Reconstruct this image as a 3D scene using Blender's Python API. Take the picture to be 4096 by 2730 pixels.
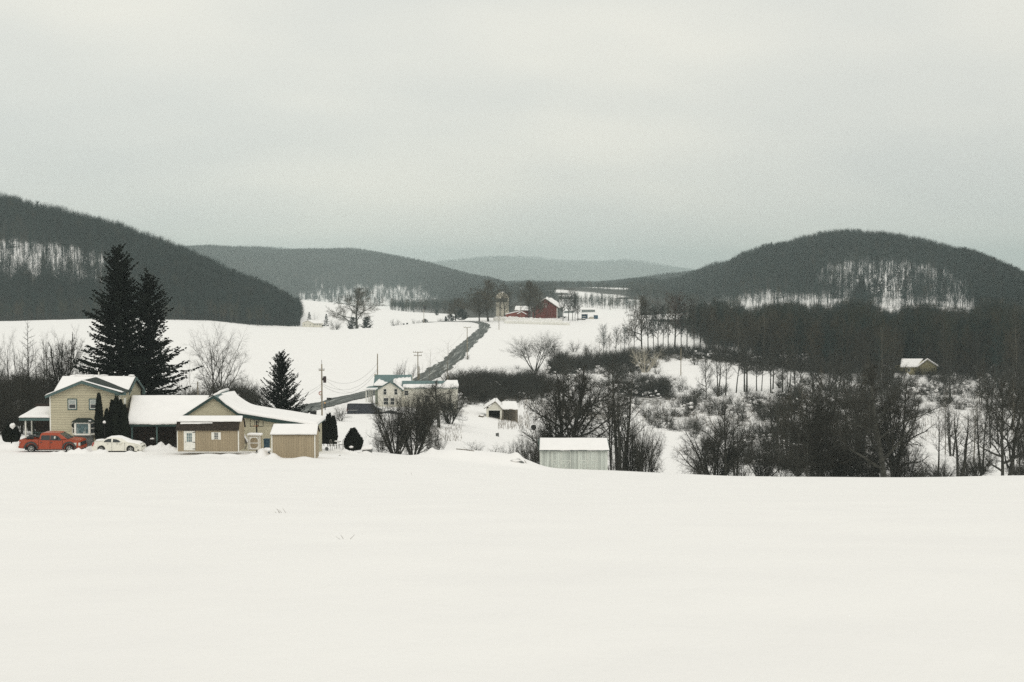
import bpy, bmesh, math, random
import numpy as np
from mathutils import Vector, Matrix
for o in list(bpy.data.objects): bpy.data.objects.remove(o)
SC = bpy.context.scene
COL = SC.collection
R = math.radians

# ------------------------------------------------------------ camera
CAM = (0.0, 0.0, 20.0)
F = 1422.2
HZ = 275.0
PITCH = math.atan((341.0-HZ)/F)
cd = bpy.data.cameras.new('camera'); cam = bpy.data.objects.new('camera', cd); COL.objects.link(cam)
cd.lens = 50.0; cd.sensor_width = 36.0; cd.clip_start = 0.3; cd.clip_end = 30000
cam.location = CAM; cam.rotation_euler = (math.pi/2-PITCH, 0, 0)
SC.camera = cam
SC.render.resolution_x = 1024; SC.render.resolution_y = 682

# ------------------------------------------------------------ world, sun, exposure
SUN_EL, SUN_AZ = 50.0, 160.0
W = bpy.data.worlds.new('World'); SC.world = W; W.use_nodes = True
nt = W.node_tree; nt.nodes.clear()
def nd(t, tree=None, **kw):
    n = (tree or nt).nodes.new(t)
    for k, v in kw.items(): setattr(n, k, v)
    return n
wo = nd('ShaderNodeOutputWorld'); bg = nd('ShaderNodeBackground'); bg.inputs['Strength'].default_value = 0.10
sky = nd('ShaderNodeTexSky'); sky.sky_type = 'NISHITA'; sky.sun_disc = False
sky.sun_elevation = R(SUN_EL); sky.sun_rotation = R(SUN_AZ); sky.air_density = 1.0; sky.dust_density = 3.0
tc = nd('ShaderNodeTexCoord'); sep = nd('ShaderNodeSeparateXYZ')
nt.links.new(tc.outputs['Generated'], sep.inputs[0])
# overcast luminance: darker at the horizon, brighter to the zenith
zr = nd('ShaderNodeMapRange'); zr.inputs['From Min'].default_value = 0.0; zr.inputs['From Max'].default_value = 1.0
zr.inputs['To Min'].default_value = 7.7; zr.inputs['To Max'].default_value = 9.9
nt.links.new(sep.outputs['Z'], zr.inputs['Value'])
# cloud sheet coordinates: project the direction on a high plane
zc = nd('ShaderNodeMath', operation='MAXIMUM'); zc.inputs[1].default_value = 0.0
nt.links.new(sep.outputs['Z'], zc.inputs[0])
za = nd('ShaderNodeMath', operation='ADD'); za.inputs[1].default_value = 0.30
nt.links.new(zc.outputs[0], za.inputs[0])
dx = nd('ShaderNodeMath', operation='DIVIDE'); dy = nd('ShaderNodeMath', operation='DIVIDE')
nt.links.new(sep.outputs['X'], dx.inputs[0]); nt.links.new(za.outputs[0], dx.inputs[1])
nt.links.new(sep.outputs['Y'], dy.inputs[0]); nt.links.new(za.outputs[0], dy.inputs[1])
cx = nd('ShaderNodeCombineXYZ'); nt.links.new(dx.outputs[0], cx.inputs[0]); nt.links.new(dy.outputs[0], cx.inputs[1])
mp = nd('ShaderNodeMapping'); mp.inputs['Scale'].default_value = (1.5, 2.0, 1); mp.inputs['Rotation'].default_value = (0, 0, R(-28)); mp.inputs['Location'].default_value = (3.1, 1.7, 0.4)
nt.links.new(cx.outputs[0], mp.inputs[0])
nz = nd('ShaderNodeTexNoise'); nz.inputs['Scale'].default_value = 1.0; nz.inputs['Detail'].default_value = 3.5; nz.inputs['Roughness'].default_value = 0.42
nt.links.new(mp.outputs[0], nz.inputs['Vector'])
cr = nd('ShaderNodeValToRGB'); nt.links.new(nz.outputs['Fac'], cr.inputs[0])
cr.color_ramp.elements[0].position = 0.30; cr.color_ramp.elements[0].color = (0.87, 0.88, 0.835, 1)
cr.color_ramp.elements[1].position = 0.72; cr.color_ramp.elements[1].color = (1.13, 1.09, 0.975, 1)
e = cr.color_ramp.elements.new(0.5); e.color = (0.98, 0.972, 0.90, 1)
mul = nd('ShaderNodeVectorMath', operation='SCALE'); nt.links.new(cr.outputs[0], mul.inputs[0]); nt.links.new(zr.outputs[0], mul.inputs['Scale'])
mx = nd('ShaderNodeMixRGB'); mx.inputs[0].default_value = 0.95
nt.links.new(sky.outputs[0], mx.inputs[1]); nt.links.new(mul.outputs[0], mx.inputs[2])
nt.links.new(mx.outputs[0], bg.inputs['Color']); nt.links.new(bg.outputs[0], wo.inputs['Surface'])

sl = bpy.data.lights.new('sun', 'SUN'); sl.energy = 0.7; sl.angle = R(25); sl.color = (1.0, 0.97, 0.93)
sun = bpy.data.objects.new('sun', sl); COL.objects.link(sun)
# light arrives from azimuth SUN_AZ (clockwise from +Y), elevation SUN_EL
sdir = Vector((math.sin(R(SUN_AZ))*math.cos(R(SUN_EL)), math.cos(R(SUN_AZ))*math.cos(R(SUN_EL)), math.sin(R(SUN_EL))))
sun.rotation_euler = (-sdir).to_track_quat('-Z', 'Y').to_euler(); sun.location = (0, 0, 60)
SC.render.engine = 'CYCLES'; SC.cycles.volume_bounces = 3; SC.cycles.max_bounces = 8; SC.cycles.use_denoising = False; SC.cycles.use_adaptive_sampling = False
SC.view_settings.view_transform = 'Standard'; SC.view_settings.look = 'None'
SC.view_settings.gamma = 1; SC.view_settings.exposure = 0.0; SC.view_settings.use_curve_mapping = False

# ------------------------------------------------------------ materials
MATS = {}
def mat(name, col, rough=0.85, var=0.0, vscale=1.5, bump=0.0, bscale=8.0, metal=0.0, spec=0.3, col2=None, stretch=(1, 1, 1)):
    if name in MATS: return MATS[name]
    m = bpy.data.materials.new(name); m.use_nodes = True; t = m.node_tree
    b = t.nodes['Principled BSDF']; b.inputs['Roughness'].default_value = rough; b.inputs['Metallic'].default_value = metal
    b.inputs['Specular IOR Level'].default_value = spec; b.inputs['Base Color'].default_value = (*col, 1)
    if var or bump or col2:
        c = t.nodes.new('ShaderNodeTexCoord'); mpn = t.nodes.new('ShaderNodeMapping'); mpn.inputs['Scale'].default_value = stretch
        t.links.new(c.outputs['Object'], mpn.inputs[0])
        n = t.nodes.new('ShaderNodeTexNoise'); n.inputs['Scale'].default_value = vscale; n.inputs['Detail'].default_value = 5
        t.links.new(mpn.outputs[0], n.inputs['Vector'])
        r = t.nodes.new('ShaderNodeValToRGB'); t.links.new(n.outputs['Fac'], r.inputs[0])
        c2 = col2 or tuple(min(1, x*(1+var)) for x in col)
        c1 = col if col2 else tuple(x*(1-var) for x in col)
        r.color_ramp.elements[0].position = 0.35; r.color_ramp.elements[0].color = (*c1, 1)
        r.color_ramp.elements[1].position = 0.65; r.color_ramp.elements[1].color = (*c2, 1)
        t.links.new(r.outputs[0], b.inputs['Base Color'])
        if bump:
            n2 = t.nodes.new('ShaderNodeTexNoise'); n2.inputs['Scale'].default_value = bscale; n2.inputs['Detail'].default_value = 4
            t.links.new(mpn.outputs[0], n2.inputs['Vector'])
            bp = t.nodes.new('ShaderNodeBump'); bp.inputs['Strength'].default_value = bump; bp.inputs['Distance'].default_value = 0.1
            t.links.new(n2.outputs['Fac'], bp.inputs['Height']); t.links.new(bp.outputs[0], b.inputs['Normal'])
    MATS[name] = m; return m

def lined(name, col, period, axis='Z', width=0.1, dark=0.45, var=0.08, vscale=3.0):
    """boards / siding: thin joint lines across one object axis, with a bump"""
    if name in MATS: return MATS[name]
    m = bpy.data.materials.new(name); m.use_nodes = True; t = m.node_tree; b = t.nodes['Principled BSDF']
    b.inputs['Roughness'].default_value = 0.8; b.inputs['Specular IOR Level'].default_value = 0.25
    c = t.nodes.new('ShaderNodeTexCoord'); s = t.nodes.new('ShaderNodeSeparateXYZ'); t.links.new(c.outputs['Object'], s.inputs[0])
    src = s.outputs[axis]
    if axis == 'X':
        ad = t.nodes.new('ShaderNodeMath'); ad.operation = 'ADD'; t.links.new(s.outputs['X'], ad.inputs[0]); t.links.new(s.outputs['Y'], ad.inputs[1]); src = ad.outputs[0]
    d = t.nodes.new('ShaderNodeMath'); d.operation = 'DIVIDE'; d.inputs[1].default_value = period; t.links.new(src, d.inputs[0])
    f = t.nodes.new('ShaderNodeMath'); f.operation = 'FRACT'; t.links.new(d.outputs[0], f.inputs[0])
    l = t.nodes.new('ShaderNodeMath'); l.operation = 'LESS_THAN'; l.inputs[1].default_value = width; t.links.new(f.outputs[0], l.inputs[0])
    fl = t.nodes.new('ShaderNodeMath'); fl.operation = 'FLOOR'; t.links.new(d.outputs[0], fl.inputs[0])
    wn = t.nodes.new('ShaderNodeTexWhiteNoise'); wn.noise_dimensions = '1D'; t.links.new(fl.outputs[0], wn.inputs['W'])
    n = t.nodes.new('ShaderNodeTexNoise'); n.inputs['Scale'].default_value = vscale; n.inputs['Detail'].default_value = 5; n.inputs['Roughness'].default_value = .7
    mp_ = t.nodes.new('ShaderNodeMapping'); mp_.inputs['Scale'].default_value = (1, 1, .25) if axis == 'X' else (.6, .6, 1.5)
    t.links.new(c.outputs['Object'], mp_.inputs[0]); t.links.new(mp_.outputs[0], n.inputs['Vector'])
    a = t.nodes.new('ShaderNodeMath'); a.operation = 'MULTIPLY_ADD'; a.inputs[1].default_value = .5; t.links.new(wn.outputs['Value'], a.inputs[0])
    hn = t.nodes.new('ShaderNodeMath'); hn.operation = 'MULTIPLY'; hn.inputs[1].default_value = 1.0; t.links.new(n.outputs['Fac'], hn.inputs[0]); t.links.new(hn.outputs[0], a.inputs[2])
    r = t.nodes.new('ShaderNodeValToRGB'); t.links.new(a.outputs[0], r.inputs[0])
    r.color_ramp.elements[0].position = .3; r.color_ramp.elements[0].color = (*[x*(1-var) for x in col], 1)
    r.color_ramp.elements[1].position = 1.; r.color_ramp.elements[1].color = (*[min(1, x*(1+var)) for x in col], 1)
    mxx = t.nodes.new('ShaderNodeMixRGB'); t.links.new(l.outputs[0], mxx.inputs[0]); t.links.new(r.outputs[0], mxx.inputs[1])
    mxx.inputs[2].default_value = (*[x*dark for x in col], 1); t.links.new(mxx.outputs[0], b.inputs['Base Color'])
    bp = t.nodes.new('ShaderNodeBump'); bp.inputs['Distance'].default_value = .02; bp.inputs['Strength'].default_value = .7
    t.links.new(f.outputs[0], bp.inputs['Height']); t.links.new(bp.outputs[0], b.inputs['Normal'])
    MATS[name] = m; return m

SNOWC = (0.87, 0.855, 0.84)
M_snow = mat('snow', SNOWC, 0.75, var=0.02, vscale=0.8, bump=0.25, bscale=3.0, spec=0.2)
M_bark = mat('bark', (0.052, 0.051, 0.043), .95, var=.35, vscale=2.0, spec=.1)
M_twig = mat('twig', (0.036, 0.034, 0.027), .95, var=.25, vscale=.6, spec=.1)
M_twig_far = mat('twig_far', (0.013, 0.027, 0.025), .95, var=.3, vscale=.3, spec=.1)
M_twig_far2 = mat('twig_far_brown', (0.058, 0.048, 0.031), .95, var=.3, vscale=.3, spec=.1)
M_twig_far3 = mat('twig_far_olive', (0.042, 0.043, 0.026), .95, var=.3, vscale=.3, spec=.1)
M_twig_red = mat('twig_reddish', (0.06, 0.035, 0.024), .95, var=.3, vscale=.5, spec=.1)
M_bark_pale = mat('bark_pale', (0.42, 0.39, 0.32), .9, var=.25, vscale=3.0, spec=.1)
M_bark_ash = mat('bark_ash', (0.17, 0.155, 0.125), .9, var=.25, vscale=3.0, spec=.1)
M_spruce = mat('spruce_needles', (0.012, 0.016, 0.012), .9, var=.4, vscale=.8, spec=.1)
M_pine = mat('pine_needles', (0.014, 0.027, 0.024), .9, var=.4, vscale=.5, spec=.1)
M_bark_far = mat('bark_far', (0.026, 0.038, 0.036), .95, var=.3, vscale=.5, spec=.1)
M_arbor = mat('arborvitae_foliage', (0.012, 0.015, 0.010), .9, var=.5, vscale=3.0, spec=.1)
M_reed = mat('dry_reed', (0.11, 0.088, 0.058), .95, var=.3, vscale=.8, spec=.1)
M_white = mat('white_paint', (0.78, 0.77, 0.71), .6, var=.05, vscale=4)
M_teal = mat('teal_metal', (0.10, 0.165, 0.165), .5, var=.12, vscale=1.0, stretch=(4, 1, 1))
M_tealtrim = mat('teal_trim', (0.075, 0.125, 0.12), .6, var=.1)
M_dkteal = mat('dark_teal_trim', (0.022, 0.048, 0.043), .6, var=.15)
M_greenshingle = mat('green_shingle', (0.022, 0.032, 0.027), .9, var=.25, vscale=6, bump=.4, bscale=12)
M_brownshingle = mat('brown_shingle', (0.034, 0.026, 0.020), .95, var=.5, vscale=9, bump=.5, bscale=14)
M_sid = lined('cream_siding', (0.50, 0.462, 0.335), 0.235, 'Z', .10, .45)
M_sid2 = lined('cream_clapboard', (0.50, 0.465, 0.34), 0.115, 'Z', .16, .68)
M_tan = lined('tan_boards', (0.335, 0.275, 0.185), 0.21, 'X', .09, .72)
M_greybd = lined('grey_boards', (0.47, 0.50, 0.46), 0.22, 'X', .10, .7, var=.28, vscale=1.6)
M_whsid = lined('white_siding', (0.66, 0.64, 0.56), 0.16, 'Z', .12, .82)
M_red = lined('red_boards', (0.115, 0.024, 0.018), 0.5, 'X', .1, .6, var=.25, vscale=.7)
M_redpanel = mat('red_metal', (0.20, 0.045, 0.03), .6, var=.12)
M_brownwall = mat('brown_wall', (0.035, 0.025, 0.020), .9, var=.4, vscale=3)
M_glass = mat('glass_dark', (0.018, 0.024, 0.026), .12, spec=.6)
M_glassb = mat('glass_blueish', (0.10, 0.16, 0.17), .2, var=.3, vscale=3, spec=.6)
M_blind = mat('window_blind', (0.36, 0.40, 0.38), .5, var=.05)
M_black = mat('black_iron', (0.012, 0.012, 0.012), .6)
M_carred = mat('car_paint_red', (0.33, 0.050, 0.014), .28, spec=.5)
M_carwhite = mat('car_paint_cream', (0.78, 0.76, 0.68), .3, spec=.5)
M_tyre = mat('tyre_rubber', (0.014, 0.014, 0.014), .85)
M_rim = mat('rim_alloy', (0.5, 0.5, 0.48), .35, metal=.7)
M_plas = mat('grey_plastic', (0.045, 0.047, 0.046), .7)
M_pole = mat('pole_wood', (0.26, 0.225, 0.165), .9, var=.25, vscale=4, stretch=(1, 1, .1))
M_wood = mat('grey_wood', (0.16, 0.14, 0.11), .95, var=.35, vscale=4)
M_stone = mat('stone', (0.12, 0.125, 0.12), .9, var=.3, vscale=3)
M_concrete = mat('silo_concrete', (0.46, 0.43, 0.35), .9, var=.2, vscale=.7, stretch=(1, 1, .35))
M_silodome = mat('silo_dome_metal', (0.47, 0.43, 0.34), .7, var=.2, vscale=2)
M_blue = mat('blue_panel', (0.028, 0.085, 0.135), .6, var=.15)
M_bale = mat('bale_wrap', (0.74, 0.73, 0.68), .5, var=.08, vscale=2)
M_van = mat('van_paint', (0.028, 0.032, 0.042), .4, spec=.4)
M_carteal = mat('car_paint_teal', (0.07, 0.12, 0.12), .35)
M_lampred = mat('lamp_red', (0.35, 0.03, 0.02), .3)
M_lampclear = mat('lamp_clear', (0.55, 0.55, 0.5), .15, spec=.6)
M_orange = mat('rust_orange', (0.35, 0.12, 0.04), .8)

# ------------------------------------------------------------ interpolation, terrain heights
def pslopes(x, y):
    """Fritsch-Carlson slopes along the first axis; y (K, ...)"""
    h = np.diff(x).reshape((-1,)+(1,)*(y.ndim-1)); dl = np.diff(y, axis=0)/h
    m = np.zeros_like(y)
    w1 = 2*h[1:]+h[:-1]; w2 = h[1:]+2*h[:-1]
    same = dl[1:]*dl[:-1] > 0
    with np.errstate(divide='ignore', invalid='ignore'):
        hm = (w1+w2)/(w1/dl[:-1]+w2/dl[1:])
    m[1:-1] = np.where(same, hm, 0); m[0] = dl[0]; m[-1] = dl[-1]
    return m
def herm(x, y, m, q):
    """x (K,), y, m (K,N), q (N,) -> (N,)"""
    i = np.clip(np.searchsorted(x, q, side='right')-1, 0, len(x)-2); n = np.arange(len(q))
    h = x[i+1]-x[i]; t = np.clip((q-x[i])/h, 0, 1)
    y0, y1, m0, m1 = y[i, n], y[i+1, n], m[i, n]*h, m[i+1, n]*h
    return y0*(2*t**3-3*t**2+1)+m0*(t**3-2*t**2+t)+y1*(-2*t**3+3*t**2)+m1*(t**3-t**2)
def smooth(t):
    t = np.clip(t, 0, 1); return t*t*(3-2*t)

PX = np.array([-500, 0, 100, 200, 290, 370, 450, 510, 560, 620, 680, 740, 860, 1024, 1500], float)
ROWS = [  # distance, ground row per PX node
 (100,  [463,466,467,468,469,470,474,480,484,486,488,489,489,487,480]),
 (118,  [457,458,458,458,458.5,461,467,473,477,479,481.5,483,483,481,475]),
 (129,  [451,451,451,451.5,453.5,457,464,469,474,475.5,478,480,480.5,478.5,472]),
 (140,  [445,445,445,446,448,453,460,466,470.5,472.5,475.5,478.3,479,477,470]),
 (151,  [440,440,440,441,445,451,458.5,464,468.2,470.5,474,477,478,476,468]),
 (165,  [436,436,437,440,443,449,459,470,476,480,484,487,488,486,475]),
 (200,  [425,424,424,425,430,436,440,455,462,470,472,474,475,474,460]),
 (250,  [405,405,405,408,414,414,422,432,440,448,452,455,456,455,440]),
 (290,  [392,392,392,394,400,401,406,418,424,428,430,433,435,434,420]),
 (340,  [378,378,378,380,385,386,388,400,405,408,412,414,415,414,400]),
 (380,  [368,368,368,369,373,374,377,385,390,395,398,400,400,400,385]),
 (450,  [353,353,353,354,358,358,360,365,370,374,372,371,371,372,365]),
 (520,  [342,341,341,342,346,346,346.5,348,352,355,355,355,356,356,350]),
 (600,  [333,333,333,334,338,337,334,336,339,342,343,345,345,345,340]),
 (680,  [327,327,326,327,333,331,325,326.5,328.5,331,333,336,336,335,330]),
 (740,  [323,323,321,323,330.8,328,320.7,320.5,321.5,322.5,327,330,330,329,325]),
 (770,  [321.5,321.5,319.5,321.5,331.5,330,321.5,318,317.5,318,325,327,327,327,322]),
 (850,  [319,320,317,319.5,327,329,327,322,321,321,321,321,319,319,316]),
 (900,  [316,317,315,317,323,325,325,322,321,320,318,318,315,315,312]),
 (1100, [312,312,312,312,300,308,316,316,316,314,312,310,310,310,308]),
 (1300, [308,308,308,308,309,312,312,309,307,306,308,308,308,308,306]),
 (1700, [306,306,306,307,307,309,308,298,293,293,298,304,304,304,304]),
 (2000, [304,304,304,305,306,308,305,291,287.5,288,292,300,301,301,301]),
 (2400, [302,302,302,303,304,306,304,294,291,291,294,299,300,300,300]),
 (3200, [299,299,299,300,301,303,300,293,291,291,293,296,297,297,297]), (5000, [290]*15), (9500, [284]*15), (19500, [280]*15)]
NEAR = [(-120, 24.0), (0, 18.3), (5, 18.0), (10, 17.35), (20, 16.1), (40, 13.6), (70, None)]
st_y = []; st_z = []
def row2z(row, D): return CAM[2]-D*(row-HZ)/F          # horizon row HZ; ray slope with the pitch taken out below
def pix_dir(px, row):
    d = Vector((0, math.cos(PITCH), -math.sin(PITCH)))+Vector((1, 0, 0))*((px-512)/F)+Vector((0, math.sin(PITCH), math.cos(PITCH)))*((341-row)/F)
    return d
def pt(px, row, D):
    d = pix_dir(px, row); k = D/d.y
    return Vector((d.x*k, D, CAM[2]+d.z*k))
def zrow(row, D): return pt(512, row, D).z
def xpx(px, D): return (px-512)/F*D*1.0011
for D, z in NEAR:
    if z is None:
        r = np.array([480,482,482.5,483,484,486,488,492,494.5,496,498,499,499,497,488], float)
        z = np.array([zrow(v, D) for v in r])
    else: z = np.full(15, z, float)
    st_y.append(D); st_z.append(z)
for D, r in ROWS:
    st_y.append(D); st_z.append(np.array([zrow(v, D) for v in r]))
ST_Y = np.array(st_y, float); ST_Z = np.array(st_z, float)
ST_M = pslopes(PX, ST_Z.T)            # slopes across px, (15, K)
BUMPS = []   # (x, y, rx, ry, h, power)
def Hv(x, y):
    x = np.asarray(x, float); y = np.asarray(y, float); N = len(x); K = len(ST_Y)
    px = np.clip(512+F*x/np.maximum(y, 45.0), -500, 1500)
    zz = np.empty((K, N))
    i = np.clip(np.searchsorted(PX, px, side='right')-1, 0, 13); h = PX[i+1]-PX[i]; t = (px-PX[i])/h
    a, b, c, d = 2*t**3-3*t**2+1, t**3-2*t**2+t, -2*t**3+3*t**2, t**3-t**2
    YT = ST_Z.T
    zz = (YT[i]*a[:, None]+ST_M[i]*(b*h)[:, None]+YT[i+1]*c[:, None]+ST_M[i+1]*(d*h)[:, None]).T
    z = herm(ST_Y, zz, pslopes(ST_Y, zz), np.clip(y, -120, 19500))
    amp = np.interp(y, [0, 30, 100, 200, 400, 800, 2000], [.03, .05, .06, .14, .25, .25, .5])
    z += amp*(np.sin(x*.11+y*.07+1)*.5+np.sin(x*.043-y*.061+2)*.6+np.sin(x*.29+y*.21)*.22+np.sin(-x*.37+y*.33+4)*.18)
    z += .012*np.sin(x*1.1+2*np.sin(y*.4))*np.sin(y*1.3+x*.3)*np.exp(-np.maximum(y, 0)/120)
    for bx, by, rx, ry, bh, p in BUMPS:
        near = (np.abs(x-bx) < rx*2.2) & (np.abs(y-by) < ry*2.2)
        if near.any():
            q = ((np.abs(x[near]-bx)/rx)**p+(np.abs(y[near]-by)/ry)**p)
            z[near] += bh*np.exp(-q)
    return z
def H(x, y): return float(Hv([x], [y])[0])
def bump(px, D, rxpx, ry, h, p=2): BUMPS.append((xpx(px, D), D, rxpx/F*D, ry, h, p))
# snow banks, the flat topped mound before the shrubs, the far knoll, rims of ploughed snow in the yard
bump(480, 146, 55, 5, 1.25, 4)
bump(925, 905, 42, 60, 5.5, 2)
for q in [(60, 126.6, 3, .5, .28), (69, 126.3, 3.5, .6, .38), (77, 126.5, 3.5, .6, .52), (84, 126.6, 3, .5, .45), (98, 126.3, 3.5, .5, .45), (92, 126.4, 3, .5, .25), (52, 126.4, 4, .5, .18),
          (104, 126.4, 2, .5, .4), (128, 126.3, 5, .5, .25), (139, 126.4, 4, .5, .2), (160, 133.5, 4, .8, .75), (168, 133.2, 3.4, .7, .55), (150, 133.4, 4, .8, .4), (142, 133.5, 3, .7, .35), (154, 132.2, 9, .8, .4),
          (172, 132.0, 2.5, .6, .4), (262, 118.8, 6, .9, .75), (272, 117.3, 6, .5, .5), (252, 120, 6, 1, .35), (207, 121.5, 16, .7, .22), (228, 120.6, 12, .6, .25),
          (303, 116.8, 9, .6, .2), (345, 136, 5, 1, .4), (338, 138, 6, 1.2, .35), (366, 137, 6, 1.2, .35), (5, 134, 8, 1.5, .6), (14, 133.5, 5, 1, .5), (352, 133.6, 7, .8, .3),
          (90, 134.8, 5, .6, .3), (99, 134.6, 3, .5, .3), (517, 143.5, 6, 1.2, .5), (431, 144.0, 4, 1, .4), (530, 143, 4, 1, -.2)]: bump(*q)
def ghit(px, row, Dmin=100.0, Dmax=2200.0):
    D = np.geomspace(Dmin, Dmax, 900); x = (px-512)/F*D*1.0011; z = Hv(x, D)
    need = np.array([zrow(row, d) for d in D]) if False else CAM[2]+D*_slope(row)
    k = np.where(z >= need)[0]
    return float(D[k[0]]) if len(k) else Dmax
def _slope(row):
    d = pix_dir(512, row); return d.z/d.y
def on(px, D):
    x = xpx(px, D); return Vector((x, D, H(x, D)))

# ------------------------------------------------------------ object helpers
def tag(o, label=None, cat=None, group=None, kind=None):
    if label: o['label'] = label
    if cat: o['category'] = cat
    if group: o['group'] = group
    if kind: o['kind'] = kind
    return o
def thing(name, label, cat, loc=(0, 0, 0), rz=0.0, group=None):
    o = bpy.data.objects.new(name, None); COL.objects.link(o); o.empty_display_size = .3
    o.location = loc; o.rotation_euler = (0, 0, rz)
    return tag(o, label, cat, group)
def wloc(o):
    v = Vector((0, 0, 0))
    while o: v += Vector(o.location); o = o.parent
    return v
class MB:
    def __init__(s): s.v = []; s.f = []
    def add(s, vs, fs):
        n = len(s.v); s.v += [tuple(p) for p in vs]; s.f += [tuple(i+n for i in f) for f in fs]; return s
    def box(s, x0, x1, y0, y1, z0, z1):
        return s.add([(x0,y0,z0),(x1,y0,z0),(x1,y1,z0),(x0,y1,z0),(x0,y0,z1),(x1,y0,z1),(x1,y1,z1),(x0,y1,z1)],
                     [(3,2,1,0),(4,5,6,7),(0,1,5,4),(1,2,6,5),(2,3,7,6),(3,0,4,7)])
    def prism(s, pts, y0, y1, top_in=0.0):
        """pts: (x, z) outline counter-clockwise seen from the front (-y); extruded y0..y1"""
        n = len(pts); vs = [(x, y0, z) for x, z in pts]+[(x, y1, z) for x, z in pts]
        return s.add(vs, [tuple(range(n)), tuple(range(2*n-1, n-1, -1))]+[(i, i+n, (i+1) % n+n, (i+1) % n) for i in range(n)])
    def hexa(s, q0, q1):
        """two quads (4 pts each), q1 above q0"""
        return s.add(list(q0)+list(q1), [(3,2,1,0),(4,5,6,7),(0,1,5,4),(1,2,6,5),(2,3,7,6),(3,0,4,7)])
    def slab(s, a, b, c, d, t):
        """quad a,b,c,d (ccw from outside) thickened outward by t"""
        a, b, c, d = map(Vector, (a, b, c, d)); n = (b-a).cross(c-a).normalized()*t
        return s.hexa((a, b, c, d), (a+n, b+n, c+n, d+n))
    def tube(s, pts, rad, n=6, cap=True):
        pts = [Vector(p) for p in pts]; k = len(pts); rad = [rad]*k if not isinstance(rad, (list, tuple)) else rad
        base = len(s.v); prev = None
        for i, p in enumerate(pts):
            t = (pts[min(i+1, k-1)]-pts[max(i-1, 0)]).normalized()
            u = t.orthogonal().normalized() if prev is None else (prev-t*prev.dot(t)).normalized()
            prev = u; w = t.cross(u)
            for j in range(n):
                a = 2*math.pi*j/n; q = p+(u*math.cos(a)+w*math.sin(a))*rad[i]; s.v.append((q.x, q.y, q.z))
        for i in range(k-1):
            for j in range(n):
                a = base+i*n+j; b = base+i*n+(j+1) % n; s.f.append((a, b, b+n, a+n))
        if cap:
            s.f.append(tuple(base+j for j in range(n-1, -1, -1))); s.f.append(tuple(base+(k-1)*n+j for j in range(n)))
        return s
    def cyl(s, c, r, h, n=16, axis='z'):
        c = Vector(c); d = {'z': Vector((0,0,h)), 'y': Vector((0,h,0)), 'x': Vector((h,0,0))}[axis]
        return s.tube([c, c+d], r, n)
    def lathe(s, c, prof, n=20):
        base = len(s.v); c = Vector(c)
        for r, z in prof:
            for j in range(n):
                a = 2*math.pi*j/n; s.v.append((c.x+r*math.cos(a), c.y+r*math.sin(a), c.z+z))
        for i in range(len(prof)-1):
            for j in range(n):
                a = base+i*n+j; b = base+i*n+(j+1) % n; s.f.append((a, b, b+n, a+n))
        return s
    def blob(s, c, rx, ry, rz, seed=0, n=10, m=6, noise=.15):
        rr = random.Random(seed); base = len(s.v); ph = [rr.uniform(0, 6) for _ in range(4)]
        for i in range(m+1):
            th = math.pi*i/m
            for j in range(n):
                a = 2*math.pi*j/n; k = 1+noise*(math.sin(2*a+ph[0]+th)+.6*math.sin(3*a+ph[1]-2*th)+.5*rr.uniform(-1, 1)*(0 < i < m))
                s.v.append((c[0]+rx*k*math.sin(th)*math.cos(a), c[1]+ry*k*math.sin(th)*math.sin(a), c[2]+rz*k*math.cos(th)))
        for i in range(m):
            for j in range(n):
                a = base+i*n+j; b = base+i*n+(j+1) % n; s.f.append((a, a+n, b+n, b))
        return s
    def mesh(s, name, mats, smooth_=False, off=None):
        me = bpy.data.meshes.new(name); vs = s.v
        if off is not None: vs = [(x-off.x, y-off.y, z-off.z) for x, y, z in vs]
        me.from_pydata(vs, [], s.f)
        for m in (mats if isinstance(mats, (list, tuple)) else [mats]): me.materials.append(m)
        if smooth_: me.polygons.foreach_set('use_smooth', [True]*len(me.polygons))
        me.update(); return me
    def build(s, name, mats, parent=None, world=True, smooth=False, bevel=0.0, loc=None):
        off = None
        if parent is not None and world: off = wloc(parent)
        if loc is not None: off = Vector(loc)
        me = s.mesh(name, mats, smooth, off); o = bpy.data.objects.new(name, me); COL.objects.link(o)
        if parent is not None: o.parent = parent
        if loc is not None: o.location = loc
        if bevel:
            md = o.modifiers.new('bevel', 'BEVEL'); md.width = bevel; md.segments = 2; md.limit_method = 'ANGLE'; md.angle_limit = R(35)
        return o
def struct(name, me):
    o = bpy.data.objects.new(name, me); COL.objects.link(o); o['kind'] = 'structure'; return o
def npmesh(name, verts, quads, mats, smooth_=True):
    me = bpy.data.meshes.new(name); nv = len(verts); nf = len(quads); k = quads.shape[1]
    me.vertices.add(nv); me.vertices.foreach_set('co', np.asarray(verts, np.float32).ravel())
    me.loops.add(nf*k); me.loops.foreach_set('vertex_index', np.asarray(quads, np.int32).ravel())
    me.polygons.add(nf); me.polygons.foreach_set('loop_start', np.arange(0, nf*k, k, dtype=np.int32))
    me.polygons.foreach_set('loop_total', np.full(nf, k, np.int32))
    for m in mats: me.materials.append(m)
    if smooth_: me.polygons.foreach_set('use_smooth', np.ones(nf, bool))
    me.update(calc_edges=True); me.validate(); return me
def gridq(nr, nc):
    i = np.arange(nr-1)[:, None]*nc+np.arange(nc-1)[None, :]; i = i.ravel()
    return np.stack([i, i+1, i+1+nc, i+nc], 1)

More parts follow.
